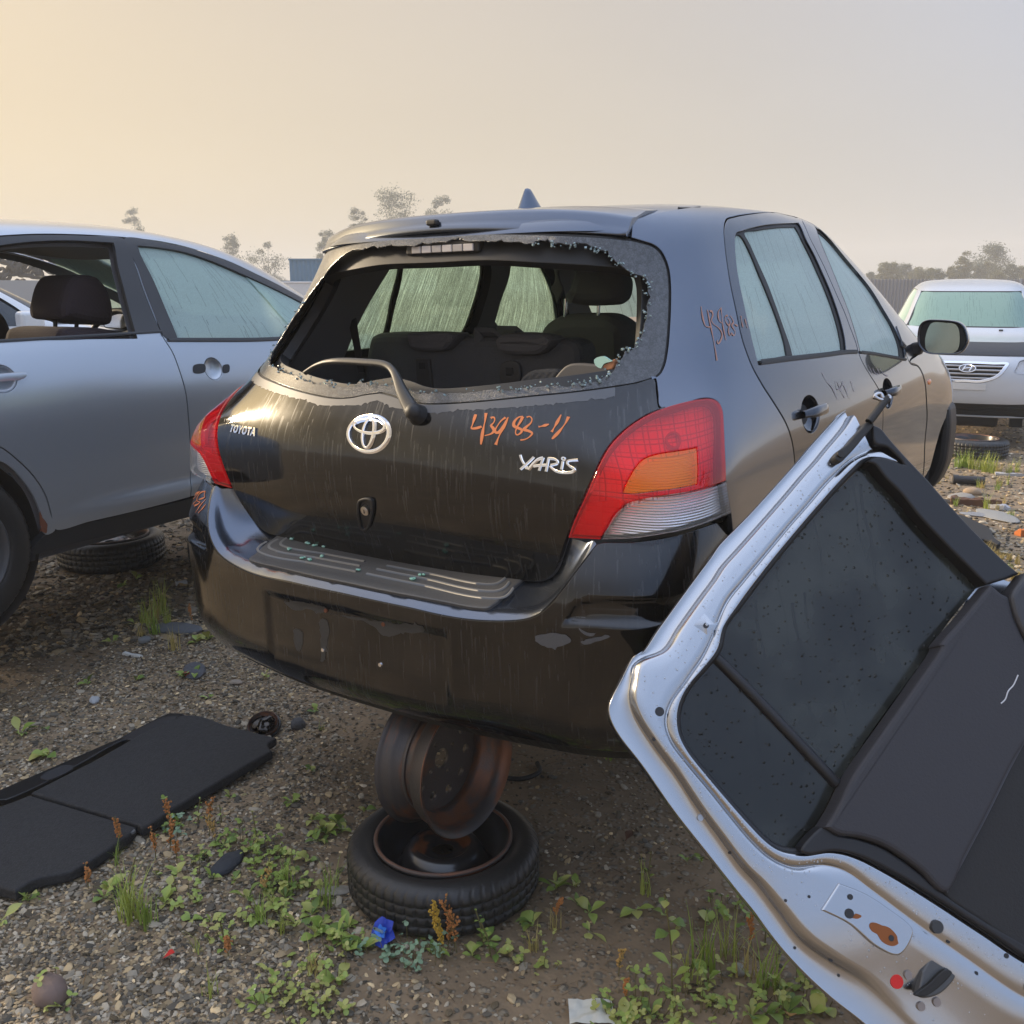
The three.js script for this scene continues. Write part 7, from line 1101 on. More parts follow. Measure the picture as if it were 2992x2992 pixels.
  const hoodV = vOf(.845), nose = mesh('front_bumper', panel(S, wh([[0, .03], [.5, .03], [.95, .03], [1.0, .1], [1.0, hoodV - .06], [.8, hoodV - .02], [.4, hoodV - .004], [0, hoodV]]), [grille, m2(1, lp), m2(-1, lp), intake.filter((p, i, a) => i === 0 || Math.hypot(p[0] - a[i - 1][0], p[1] - a[i - 1][1]) > .004)], { cell: .03, h: .014, gap: .002 }), paint, car);
  const gm = mesh('grille', panel(S, grille, [inset(curve(grille, .012), .028)], { off: .008, gap: 0, cell: .02, h: .012, ret: .03, bevel: .004 }), chrome, car);
  mesh('grille_backing', panel(S, grille, [], { off: -.05, gap: 0, bevel: 0, ret: -.05, cell: .04, h: .02 }), shellDark, gm);
  const gl = inset(curve(grille, .012), .02), v0 = gBot[1], v1 = gr[0][1];
  for (let k = 1; k <= 4; k++) { const v = lerp(v0, v1, k / 5 + .02); let e = 0; for (const p of gl) if (Math.abs(p[1] - v) < .02) e = Math.max(e, p[0]); mesh('grille_bar', band(S, [[-e, v], [-e * .4, v + .001], [0, v], [e * .4, v + .001], [e, v]], .018, .010, { off: -.006, h: .03 }), std([.5, .5, .52], .3, { metalness: .8 }), gm); }
  const ec = on('T', [[932, 1025]])[0], er = on('T', [[1022, 1030]])[0][0] - ec[0]; ec[0] = Math.abs(ec[0]) < .06 ? 0 : ec[0];
  const em = mesh('oval_emblem', band(S, handleHole(ec, er * .92, er * .50, 32), .010, .008, { closed: true, off: .012, h: .008 }), chrome, gm);
  mesh('emblem_letter', merge([[[-.55, -.30], [-.40, .0], [-.22, .34]], [[.22, -.34], [.40, .0], [.55, .30]], [[-.40, -.06], [0, .04], [.40, .06]]].map(l => band(S, l.map(p => [ec[0] + p[0] * er, ec[1] + p[1] * er]), .012, .006, { off: .014, h: .006 }))), chrome, em);
  mesh('emblem_plate', panel(S, handleHole(ec, er * .88, er * .46, 28), [], { off: .010, gap: 0, bevel: 0, ret: .02, cell: .03, h: .01 }), std([.2, .2, .21], .3), em);
  const pp = on('T', [[722, 1160, 1], [1108, 1185, 1], [1100, 1245, 1], [722, 1228, 1]]); mesh('plate_blank', panel(S, pp, [], { off: .010, gap: 0, cell: .04, h: .02, ret: .012 }), std([.60, .60, .59], .5), nose);
  for (const s of [1, -1]) { const L = mesh('headlamp', panel(S, m2(s, lp), [], { off: -.02, gap: .002, bevel: 0, ret: -.02, cell: .03, h: .012 }), reflRib, car); mesh('headlamp_lens', panel(S, m2(s, lp), [], { off: .002, gap: .002, cell: .03, h: .012 }), lensClear, L); }
  mesh('intake_mesh', panel(S, intake.filter((p, i, a) => i === 0 || Math.hypot(p[0] - a[i - 1][0], p[1] - a[i - 1][1]) > .004), [], { off: -.03, gap: 0, bevel: 0, ret: -.03, cell: .04, h: .02 }), plasticBlack, nose);
  for (let k = 1; k <= 2; k++) mesh('intake_slat', band(S, [[-.56, lerp(vi2, vi, k / 3)], [0, lerp(vi2, vi, k / 3)], [.56, lerp(vi2, vi, k / 3)]], .014, .006, { off: -.022, h: .03 }), plasticBlack, nose);
  // bonnet, black cover on its front edge
  const hb = vOf(1.035), bra = vOf(.925);
  const bonnet = mesh('bonnet', panel(S, wh([[0, hoodV], [.4, hoodV - .004], [.66, hoodV - .012], [.74, hoodV + .06], [.76, hb - .05], [.72, hb], [.4, hb + .004], [0, hb + .006]]), [], { cell: .03, h: .014, gap: .002 }), paint, car);
  mesh('bonnet_cover', panel(S, wh([[0, hoodV - .03], [.4, hoodV - .034], [.62, hoodV - .04], [.68, hoodV + .02], [.68, bra - .01], [.4, bra], [0, bra + .004]]), [], { off: .006, gap: 0, cell: .03, h: .014, ret: .006 }), std([.012, .012, .016], .45), bonnet);
  // glasshouse
  const wt = kv[10] + .04, ws = wh([[0, hb + .02], [.4, hb + .018], [.66, hb + .02], [.665, hb + .2], [.66, wt - .02], [.4, wt], [0, wt + .004]]);
  const mistM = fogGlass.clone(); mistM.color.setRGB(.52, .70, .68); mesh('windscreen', panel(S, ws, [], { off: -.006, gap: 0, bevel: .001, ret: .006, cell: .05, h: .02 }), mistM, car);
  mesh('screen_border', band(S, ws, .022, .003, { closed: true, off: -.004, h: .02 }), plasticBlack, car);
  for (const s of [1, -1]) {
    const side = [[.76, hb - .05], [.70, hb + .01], [.685, hb + .2], [.68, wt], [.9, wt + .02], [1.6, wt + .02], [2.6, wt + .02], [A, wt, 1], [A, .03, 1], [1.9, .03, 1], [1.78, .3], [1.55, .3], [1.42, .03, 1], [1.38, .03], [1.34, .28], [1.18, .36], [1.04, .28], [1.0, .1], [1.0, hoodV - .06], [.80, hoodV - .02], [.74, hoodV + .04]];
    const win = [[.80, hb + .04, 1], [.80, wt - .08], [.86, wt - .02], [1.9, wt - .02], [2.2, hb + .1], [2.2, hb + .05, 1]];
    mesh('body_side', panel(S, m2(s, side), [m2(s, win)], { cell: .05, h: .02 }), paint, car);
    mesh('side_glass', panel(S, m2(s, win), [], { off: -.01, gap: 0, bevel: 0, ret: 0, cell: .06, h: .03 }), mistM, car);
    mesh('roof', panel(S, m2(s, [[0, wt + .006, 1], [.4, wt + .004], [.68, wt + .002], [.9, wt + .022], [1.6, wt + .022], [2.6, wt + .022], [A, wt + .002, 1], [A, S.V, 1], [0, S.V, 1]]), [], { gap: 0, bevel: 0, ret: 0, cell: .05, h: .03 }), paint, car);
  }
  mesh('floor_pan', merge([box(1.6, .06, 4.0, 0, .22, -2.3), box(1.3, .3, .1, 0, .35, -.5), box(1.5, .5, .1, 0, .6, -1.2), box(.5, .18, .8, .1, .16, -.8, .04), box(.12, .22, .12, .55, .12, -.9), box(.10, .25, .10, -.6, .10, -.9)]), shellDark, car);
  for (const s of [1, -1]) { const w = new THREE.Group(); w.name = 'wheel'; w.position.set(s * .72, .26, -3.65); w.rotation.z = -s * Math.PI / 2; car.add(w); mesh('tyre', tyreGeo(.31, .21, .19, 40), rubberMat, w); }
  const wp = on('T', [[1258, 640], [1260, 622]]); mesh('washer_jet', box(.04, .02, .03, ...S.pos(wp[0][0], wp[0][1]), .004), plasticBlack, bonnet);
  const mk = S.pos(.70, hb + .02); mesh('door_mirror', merge([box(.18, .12, .10, -.93, 1.05, -1.72, .03), box(.14, .03, .05, -.80, 1.0, -1.72, .01)]), paint, car);
}
// ---------------------------------------------------------------- yard beyond: white car, fences, tyre heap, trailer, container, trees
{
  const w = thing('white_hatchback', 'white car with dark side windows parked behind the grey saloon', 'car'); poseM(-5.52, -.5, -3 * DEG, .35, 0, 0).decompose(w.position, w.quaternion, w.scale);
  const white = phy([.72, .73, .74], .3, { clearcoat: 1 }), dark = phy([.02, .025, .03], .08, { clearcoat: .5 });
  const G = (a0, a1, v0, v1, s, off = 0, n = 60, m = 24) => { const L = []; for (let j = 0; j <= m; j++) { const r = []; for (let i = 0; i <= n; i++) r.push(HU.pos(s * lerp(a0, a1, i / n), lerp(v0, v1, j / m), off)); L.push(r); } return sheet(L); };
  for (const s of [1, -1]) { mesh('body', G(0, HU.A, 0, .735, s, 0, 120, 30), white, w); mesh('roof', G(0, HU.A, 1.22, HU.V, s, 0, 100, 24), white, w); mesh('window_glass', G(0, HU.A, .73, 1.225, s, -.012, 100, 16), dark, w); for (const [a, b] of [[.52, .85], [1.93, 2.0], [2.62, 2.76]]) mesh('pillar', G(a, b, .73, 1.225, s, .001, 8, 16), white, w); }
  const mm = mesh('door_mirror', merge([box(.10, .12, .17, .92, 1.03, -2.28, .03), box(.10, .03, .05, .82, 1.0, -2.3, .01)]), white, w);
  const fo = mesh('floor_pan', box(1.5, .05, 3.2, 0, .22, -1.9), shellDark, w);
}
const far = (px, dist) => { const r = pray([px, 836]), h = Math.hypot(r.d.x, r.d.z); return V3(r.o.x + r.d.x / h * dist, 0, r.o.z + r.d.z / h * dist); };
function fence(name, label, p0, p1, step, h, geoFn, mat, postM) {
  const f = thing(name, label, 'fence'), d = p1.clone().sub(p0), L = d.length(), n = Math.round(L / step), yaw = Math.atan2(-d.z, d.x); f.position.copy(p0); f.rotation.y = yaw;
  const w = L / n, pg = geoFn(w - .06, h), post = box(.07, h + .06, .07, 0, h / 2, 0), rail = box(w, .05, .04, 0, 0, 0);
  for (let i = 0; i < n; i++) { const p = mesh('panel', pg, mat, f); p.position.set((i + .5) * w, 0, 0); const r = mesh('rail', rail, postM, f); r.position.set((i + .5) * w, h - .02, -.03); const q = mesh('post', post, postM, f); q.position.set(i * w, 0, .02); }
  return f;
}
{
  const sheetM = std([.33, .34, .35], .6), postM = std([.42, .43, .44], .5);
  const flat = (w, h) => { const g = new THREE.PlaneGeometry(w, h, 24, 1), p = g.attributes.position; for (let i = 0; i < p.count; i++) p.setZ(i, (Math.round((p.getX(i) / w + .5) * 24) % 4 === 0) ? .012 : 0); g.translate(0, h / 2, 0); g.computeVertexNormals(); return g; };
  const corr = (w, h) => { const n = 90, g = new THREE.PlaneGeometry(w, h, n, 1), p = g.attributes.position; for (let i = 0; i < p.count; i++) { const k = Math.round((p.getX(i) / w + .5) * n) % 4; p.setZ(i, k < 2 ? .045 : 0); } g.translate(0, h / 2, 0); return g.toNonIndexed().computeVertexNormals() || g; };
  const corr2 = (w, h) => { const g = corr(w, h); g.computeVertexNormals(); return g; };
  fence('sheet_metal_fence', 'pale grey flat sheet metal fence behind the grey saloon', far(-700, 46), far(900, 40), 3.3, 1.82, flat, sheetM, postM);
  const rf = fence('corrugated_fence', 'grey corrugated metal fence behind the silver saloon', far(2250, 40), far(3500, 44), 3.0, 1.86, corr2, std([.30, .30, .31], .55, { metalness: .2 }), postM);
  // heap of old tyres behind the fence
  reseed(55); const tg = (() => { const prof = [[.19, .02], [.22, 0], [.28, .01], [.31, .04], [.31, .14], [.28, .17], [.22, .18], [.19, .16], [.19, .02]]; const g = lathe(prof, 20); g.translate(0, -.09, 0); return g; })(), tm = std([.028, .027, .027], .8);
  const c = far(60, 52), ax = V3(-Math.sin(CAM.yaw - .5), 0, 0); const right = V3(Math.cos(CAM.yaw - .45), 0, Math.sin(CAM.yaw - .45));
  for (let k = 0; k < 110; k++) { const u = rr(-3.6, 4.6), top = 3.15 * (1 - Math.pow(Math.max(0, u) / 4.9, 2)) * (u < 0 ? 1 : 1), y = k < 70 ? top * Math.pow(rnd(), .35) : rr(1.4, top), dz = rr(-.5, .5) + (top - y) * -.35; if (y < 1.5 && k > 20) { } const t = single('old_tyre', tg, tm, 'worn black tyre in the heap behind the pale grey fence', 'tyre', 'tyres in the heap'); t.position.copy(c).addScaledVector(right, u); t.position.y = Math.max(.2, y); t.position.z += dz; t.rotation.set(rr(-1.3, 1.3), rnd() * 6, rr(-1.3, 1.3)); }
  // white trailer roof and blue container between the cars
  const tp = far(850, 33), tr = thing('white_trailer', 'low white trailer standing behind the two dark cars', 'trailer'); tr.position.copy(tp); tr.rotation.y = -CAM.yaw - .15;
  mesh('box_body', box(4.4, 1.45, 2.2, 0, 1.0, 0, .06), std([.62, .64, .66], .5), tr); mesh('roof_edge', box(4.44, .05, 2.24, 0, 1.72, 0, .02), std([.7, .7, .7], .4), tr); for (const s of [-1, 1]) mesh('wheel', tyreGeo(.3, .18, .18, 20).rotateX(Math.PI / 2).translate(s * .5, .3, 1.0), rubberMat, tr);
  const cp = far(962, 38), cn = thing('blue_container', 'blue steel container standing behind the white trailer', 'container'); cn.position.copy(cp); cn.rotation.y = -CAM.yaw;
  mesh('container_body', (() => { const n = 60, L = []; for (const y of [.15, 2.55]) { const r = []; for (let i = 0; i <= n; i++) r.push([-1.2 + 2.4 * i / n, y, 1.2 + (i % 4 < 2 ? .03 : 0)]); for (let i = 0; i <= n; i++) r.push([1.2 + (i % 4 < 2 ? .03 : 0), y, 1.2 - 6 * i / n]); for (let i = 0; i <= 2; i++) r.push([1.2 - 1.2 * i, y, -4.8]); r.push([-1.2, y, 1.2]); L.push(r); } return sheet(L); })(), std([.10, .20, .30], .6), cn); mesh('container_roof', box(2.46, .06, 6.1, 0, 2.56, -1.8), std([.10, .20, .30], .6), cn); mesh('container_base', box(2.46, .16, 6.1, 0, .1, -1.8), std([.08, .16, .24], .6), cn);
}
// trees in the mist
const bark = std([.06, .05, .04], .95);
function tree(px, topPx, wPx, D, col, label, s, spiky = false) {
  D *= 2.2; const p = far(px, D), H = 1.6 + (836 - topPx) / FOCAL * D, R = wPx / 2 / FOCAL * D, t = thing('tree', label, 'tree', 'trees beyond the yard'); t.position.copy(p); reseed(s);
  const th = H * .45, br = [cyl([0, 0, 0], [rr(-.1, .1), th, 0], .012 * H + .04, .008 * H + .02, 9)], cl = [];
  const nb = spiky ? 9 : 8; for (let k = 0; k < nb; k++) { const a = k / nb * 6.28 + rr(-.3, .3), rad = R * rr(.35, .9), y = H * rr(.5, spiky ? .98 : .86), b = [Math.cos(a) * rad, y, Math.sin(a) * rad]; br.push(cyl([0, th * rr(.6, 1), 0], b, .005 * H + .012, .01, 6)); cl.push(b); }
  for (let k = 0; k < (spiky ? 6 : 26); k++) { const a = rnd() * 6.28, q = Math.sqrt(rnd()) * R * .75, y = lerp(H * .42, H * .95, Math.pow(rnd(), .8)); cl.push([Math.cos(a) * q * (y > H * .8 ? .5 : 1), y, Math.sin(a) * q]); } cl.push([0, H * .93, 0]);
  mesh('trunk', merge(br), bark, t);
  const pos = [], N = spiky ? 130 : 170; for (const c of cl) { const cr = (spiky ? .26 : .30) * R * rr(.6, 1.5); for (let k = 0; k < N; k++) { const d = V3(rr(-1, 1), rr(-1, 1), rr(-1, 1)); const dl = d.length(); if (dl > 1) { k--; continue; } d.multiplyScalar(rnd() < .15 ? 1.5 : 1); d.multiply(V3(cr, cr * (spiky ? .8 : .75), cr)); const o = V3(...c).add(d), sz = rr(.06, .13) * (.5 + R * .12), a = V3(rr(-1, 1), rr(-1, 1), rr(-1, 1)).normalize().multiplyScalar(sz), b = V3(rr(-1, 1), rr(-1, 1), rr(-1, 1)).normalize().multiplyScalar(sz * .8), A = o.clone().add(a), B = o.clone().add(b), C = o.clone().sub(a), E = o.clone().sub(b); pos.push(...A.toArray(), ...B.toArray(), ...C.toArray(), ...A.toArray(), ...C.toArray(), ...E.toArray()); } }
  const g = new THREE.BufferGeometry(); g.setAttribute('position', new THREE.Float32BufferAttribute(pos, 3)); g.computeVertexNormals(); mesh('crown', g, col, t); return t;
}
{
  const lf = (c) => new THREE.MeshPhysicalMaterial({ color: lin(...c), roughness: .9, transmission: .35, thickness: 0, side: THREE.DoubleSide });
  const g1 = lf([.07, .085, .035]), g2 = lf([.06, .08, .045]), g3 = lf([.12, .12, .04]);
  tree(1164, 572, 150, 58, g1, 'broad green tree rising over the roof of the black hatchback', 1); tree(1288, 582, 100, 60, g1, 'green tree beside the broad tree over the hatchback roof', 2); tree(1052, 618, 62, 58, g1, 'slim tree left of the broad tree over the hatchback roof', 3); tree(957, 682, 64, 56, g1, 'small bushy tree behind the blue container', 4);
  tree(785, 715, 120, 55, g2, 'spreading tree with spiky boughs between the two dark cars', 5, true); tree(686, 694, 62, 60, g1, 'small upright tree above the windscreen of the grey saloon', 6); tree(407, 630, 62, 70, g1, 'small tree just above the roof of the grey saloon', 7); tree(618, 742, 40, 80, g1, 'tiny far tree above the roof of the grey saloon', 8);
  tree(2887, 730, 110, 62, g2, 'rounded grey green tree above the silver saloon', 9); tree(2808, 745, 50, 55, g3, 'yellow green tree beside the rounded tree', 10);
  reseed(90); for (let k = 0; k < 14; k++) { const px = 2540 + k * 34 + rr(-8, 8); tree(px, rr(772, 800), rr(40, 60), rr(52, 60), k % 3 ? g3 : g2, 'low yellow green bush behind the corrugated fence', 100 + k).name; }
  for (let k = 0; k < 5; k++) tree(560 + k * 85 + rr(-12, 12), rr(800, 815), 75, rr(85, 95), g2, 'faint low bush far behind the trailer', 130 + k);
}
scene.fog = new THREE.FogExp2(new THREE.Color().setRGB(.94, .93, .91), .0030);
// ---------------------------------------------------------------- weeds, stones and litter on the ground
const leafM = [[.26, .36, .06], [.34, .43, .09], [.17, .26, .05], [.43, .44, .12]].map(c => new THREE.MeshPhysicalMaterial({ color: lin(...c), roughness: .55, transmission: .25, thickness: 0, side: THREE.DoubleSide }));
const blueLeafM = new THREE.MeshPhysicalMaterial({ color: lin(.24, .36, .22), roughness: .6, transmission: .2, thickness: 0, side: THREE.DoubleSide });
const grassM = [[.28, .38, .06], [.38, .43, .08], [.46, .37, .12]].map(c => new THREE.MeshPhysicalMaterial({ color: lin(...c), roughness: .6, transmission: .3, thickness: 0, side: THREE.DoubleSide }));
const dryM = std([.40, .16, .045], .9), dryM2 = std([.44, .27, .08], .9), stemM = std([.14, .12, .04], .8);
function leafGeo(L, w, bend, cup) {                   // a leaf growing from the origin along +z, rising and drooping
  const n = 6, pos = [], idx = []; const W = [.10, .12, .62, 1, .92, .55, .02];
  for (let i = 0; i <= n; i++) { const t = i / n, z = L * t * (1 - .12 * t * bend), y = L * (.55 * t - .62 * bend * t * t), ww = w * W[i]; for (const x of [-1, 0, 1]) pos.push(x * ww, y + (x ? cup * ww : 0), z); }
  for (let i = 0; i < n; i++) for (let k = 0; k < 2; k++) { const a = i * 3 + k; idx.push(a, a + 3, a + 1, a + 1, a + 3, a + 4); }
  const g = new THREE.BufferGeometry(); g.setAttribute('position', new THREE.Float32BufferAttribute(pos, 3)); g.setIndex(idx); g.computeVertexNormals(); return g;
}
const leaves = [leafGeo(1, .24, .9, .35), leafGeo(1, .30, .6, .3), leafGeo(1, .36, 1.0, .2), leafGeo(1, .20, .5, .4)];
function baseOf(k, u, v) { const p = onGround(zm(k, [[u, v]])[0]); p.y = groundH(p.x, p.z); return p; }
function rosette(k, u, v, size, n, s, tone = -1) {
  reseed(s * 7 + 11); const p = baseOf(k, u, v), t = thing('broadleaf_weed', 'low broad-leaved green weed growing from the gravel', 'weed', 'broad-leaved weeds'); t.position.copy(p);
  for (let i = 0; i < n; i++) { if (rnd() < .18) continue; const m = mesh('leaf', leaves[Math.floor(rnd() * 4)], leafM[tone >= 0 && rnd() < .75 ? tone : Math.floor(rnd() * 4)], t), z = size * rr(.4, 1.25); m.scale.set(z * rr(.7, 1.1), z * rr(.7, 1.3), z); m.rotation.set(rr(-.85, .2), i / n * 6.28 + rr(-.5, .5), rr(-.4, .4), 'YXZ'); m.position.y = size * rr(0, .12); }
}
function clover(k, u, v, rad, n, s, mat) {
  reseed(s * 13 + 5); const p = baseOf(k, u, v), parts = [], parts2 = [], st = [];
  rad *= 1.25; n = Math.round(n * .6); for (let i = 0; i < n; i++) { const a = rnd() * 6.28, q = Math.sqrt(rnd()) * rad, h = rr(.006, .03) + (rnd() < .25 ? rr(.01, .05) : 0), x = Math.cos(a) * q, z = Math.sin(a) * q, lr = rr(.0028, .0075); st.push(cyl([x * .8, -.004, z * .8], [x, h, z], .0011, .0009, 4)); for (let j = 0; j < 3; j++) { const g = new THREE.CircleGeometry(lr, 8); g.scale(1, 1.15, 1); g.translate(0, lr * 1.05, 0); g.rotateX(-Math.PI / 2 + rr(-.9, .9)); g.rotateY(j * 2.09 + a); g.translate(x, h, z); (i % 3 ? parts : parts2).push(g); } }
  const t = thing('clover_patch', 'patch of small round-leaved ground weed in the gravel', 'weed', 'small-leaved weed patches'); t.position.copy(p); mesh('leaves', merge(parts), mat, t).userData.kind = 'stuff'; if (parts2.length) mesh('pale_leaves', merge(parts2), mat === blueLeafM ? blueLeafM : leafM[(leafM.indexOf(mat) + 2) % 4], t).userData.kind = 'stuff'; mesh('stems', merge(st), stemM, t).userData.kind = 'stuff';
}
function tuft(k, u, v, h, n, s, mat, spread = .5, dist = 0) {
  reseed(s * 17 + 3); const p = baseOf(k, u, v), pos = [], idx = [];
  for (let i = 0; i < n; i++) { const a = rnd() * 6.28, L = h * rr(.45, 1.1), lean = rr(.1, 1) * spread, w = h * .018 * rr(.7, 1.4), bx = rr(-1, 1) * h * .16, bz = rr(-1, 1) * h * .16, dx = Math.cos(a), dz = Math.sin(a), b0 = pos.length / 3; for (let j = 0; j <= 4; j++) { const t = j / 4, r = L * lean * t * t * 1.1, y = L * t * (1 - .25 * lean * t), ww = w * (1 - t * .95); pos.push(bx + dx * r - dz * ww, y - .003, bz + dz * r + dx * ww, bx + dx * r + dz * ww, y - .003, bz + dz * r - dx * ww); } for (let j = 0; j < 4; j++) { const q = b0 + j * 2; idx.push(q, q + 2, q + 1, q + 1, q + 2, q + 3); } }
  const g = new THREE.BufferGeometry(); g.setAttribute('position', new THREE.Float32BufferAttribute(pos, 3)); g.setIndex(idx); g.computeVertexNormals(); const m = single('grass_tuft', g, mat, mat === grassM[2] ? 'dry golden tuft of grass in the gravel' : 'green tuft of grass growing in the gravel', 'grass', mat === grassM[2] ? 'dry grass tufts' : 'green grass tufts'); m.position.copy(p);
}
function seedStalk(k, u, v, h, s, mat, dense = 26) {
  reseed(s * 23 + 1); const p = baseOf(k, u, v), t = thing('dry_seed_stalk', 'dry rust-coloured seed stalk standing in the weeds', 'weed', 'dry seed stalks'); t.position.copy(p); const st = [], bd = [], lean = [rr(-.25, .25), rr(-.25, .25)];
  const top = [lean[0] * h, h, lean[1] * h]; st.push(tube([[0, -.004, 0], [lean[0] * h * .35, h * .5, lean[1] * h * .35], top], .0014, 8, 5));
  for (let b = 0; b < 5; b++) { const f = rr(.35, .95), o = [lean[0] * h * f * f, h * f, lean[1] * h * f * f], a = rnd() * 6.28, l = h * rr(.12, .3), e = [o[0] + Math.cos(a) * l * .5, o[1] + l, o[2] + Math.sin(a) * l * .5]; st.push(cyl(o, e, .001, .0007, 4)); for (let i = 0; i < dense / 4; i++) { const q = rnd(), g = new THREE.IcosahedronGeometry(rr(.0018, .0042), 0); g.translate(lerp(o[0], e[0], q) + rr(-.004, .004), lerp(o[1], e[1], q) + rr(-.004, .004), lerp(o[2], e[2], q) + rr(-.004, .004)); bd.push(g); } }
  for (let i = 0; i < dense; i++) { const q = rr(.3, 1), g = new THREE.IcosahedronGeometry(rr(.0018, .004), 0); g.translate(lean[0] * h * q * q + rr(-.006, .006), h * q, lean[1] * h * q * q + rr(-.006, .006)); bd.push(g); }
  mesh('stalk', merge(st), stemM, t); mesh('seed_heads', merge(bd), mat, t).userData.kind = 'stuff';
}
function stemWeed(k, u, v, h, n, s, size = .035) {
  reseed(s * 29 + 1); const p = baseOf(k, u, v), t = thing('stemmed_weed', 'upright green weed with leaves up its stem', 'weed', 'upright stemmed weeds'); t.position.copy(p); const lx = rr(-.2, .2) * h, lz = rr(-.2, .2) * h; mesh('stem', tube([[0, -.004, 0], [lx * .3, h * .5, lz * .3], [lx, h, lz]], .0018, 8, 5), stemM, t);
  for (let i = 0; i < n; i++) { const f = (i + .5) / n, m = mesh('leaf', leaves[Math.floor(rnd() * 4)], leafM[Math.floor(rnd() * 4)], t), z = size * (1.15 - .6 * f) * rr(.8, 1.2); m.scale.set(z, z, z); m.position.set(lx * f * f, h * f, lz * f * f); m.rotation.set(rr(-.4, .2), i * 2.4, 0, 'YXZ'); }
}
[[1360, 730, .045, 4], [1300, 740, .035, 5], [1650, 770, .045, 8], [1820, 930, .055, 10], [1930, 930, .04, 6], [1100, 50, .07, 10], [1040, 60, .05, 7], [495, 95, .05, 7], [770, 75, .035, 6], [1180, 175, .035, 6], [110, 385, .07, 6], [230, 350, .06, 6], [270, 505, .06, 12], [1000, 1180, .045, 9], [1120, 1095, .04, 7], [1260, 1010, .04, 8], [1300, 970, .035, 6], [1200, 1200, .04, 8], [1330, 1210, .04, 7], [1190, 1450, .035, 5], [1080, 1435, .03, 6], [1400, 1320, .05, 8], [1460, 1420, .05, 9], [1510, 1250, .04, 8], [1560, 1350, .05, 8], [1610, 1310, .045, 8], [1480, 1200, .04, 7], [1830, 1500, .05, 8], [1905, 1520, .05, 8], [1740, 1090, .04, 6], [155, 1320, .04, 8], [620, 1270, .055, 8], [590, 1310, .045, 7], [930, 1345, .045, 8], [365, 1930, .04, 6], [1900, 1770, .05, 8], [1460, 1915, .04, 6], [1680, 1470, .05, 8], [1760, 1400, .045, 7], [880, 1180, .035, 6], [1500, 60, .05, 7], [1780, 250, .04, 6], [1760, 590, .03, 5], [10, 1440, .05, 6], [1390, 1430, .04, 6], [960, 1260, .035, 6]].forEach(([u, v, z, n], i) => rosette('I', u, v, z, n, i + 1));
[[30, 960, .05, 9], [130, 1060, .055, 9], [60, 1110, .04, 6], [210, 980, .045, 8], [395, 900, .04, 6], [100, 1690, .045, 8], [60, 1780, .04, 7], [290, 1720, .045, 7], [215, 1810, .05, 8], [790, 1660, .05, 5], [725, 1730, .05, 6], [850, 1720, .045, 6], [1270, 1820, .045, 6], [1330, 1905, .05, 6], [1750, 1450, .06, 7], [1890, 1440, .05, 6], [1900, 1560, .04, 6], [300, 1860, .05, 8], [400, 1880, .045, 7], [1590, 1700, .05, 9], [780, 1790, .035, 4], [1160, 1920, .05, 7], [880, 1900, .05, 6]].forEach(([u, v, z, n], i) => rosette('J', u, v, z, n, i + 101));
[[235, 1140, .05, 6], [30, 1150, .05, 6], [35, 1230, .05, 5], [460, 930, .045, 4], [525, 930, .04, 4], [430, 1220, .045, 6], [360, 1160, .035, 4], [550, 1450, .055, 6], [880, 1490, .05, 9], [800, 1590, .055, 9], [900, 1590, .05, 9], [1000, 1590, .05, 8], [1060, 1560, .045, 7], [620, 1180, .05, 7], [560, 1200, .045, 6], [740, 1610, .05, 8], [960, 1460, .045, 7], [110, 1540, .04, 6], [130, 470, .05, 4], [190, 1620, .05, 7], [300, 1600, .045, 8]].forEach(([u, v, z, n], i) => rosette('K', u, v, z, n, i + 201));
[['I', 960, 900, .05, 30, 0], ['I', 1010, 910, .04, 20, 4], ['I', 1350, 1020, .06, 34, 0], ['I', 1450, 1040, .06, 34, 1], ['I', 1500, 1090, .05, 30, 0], ['I', 1550, 1150, .06, 36, 1], ['I', 1600, 1220, .06, 36, 0], ['I', 1650, 1370, .07, 40, 3], ['I', 1280, 1500, .05, 26, 1], ['I', 1700, 1320, .06, 36, 1], ['I', 1560, 1880, .07, 34, 3], ['I', 1700, 1900, .07, 40, 3], ['I', 1800, 1880, .07, 36, 3], ['I', 1620, 1750, .06, 26, 1], ['I', 1040, 1300, .05, 26, 1], ['I', 1110, 1130, .05, 24, 1], ['J', 510, 1850, .06, 30, 4], ['J', 640, 1810, .05, 26, 4], ['J', 720, 1900, .06, 30, 4], ['J', 880, 1900, .05, 24, 4], ['J', 200, 1880, .07, 34, 1], ['J', 1590, 1910, .07, 34, 3], ['K', 230, 1560, .07, 40, 1], ['K', 330, 1600, .07, 36, 3], ['K', 150, 1620, .06, 30, 3], ['K', 530, 1620, .06, 30, 1], ['K', 640, 1150, .06, 30, 0], ['K', 460, 1560, .06, 30, 3], ['K', 960, 1530, .07, 34, 3], ['K', 700, 1500, .06, 28, 1], ['I', 330, 1880, .04, 14, 1]].forEach(([k, u, v, r, n, m], i) => clover(k, u, v, r, n, i + 1, m === 4 ? blueLeafM : leafM[m]));
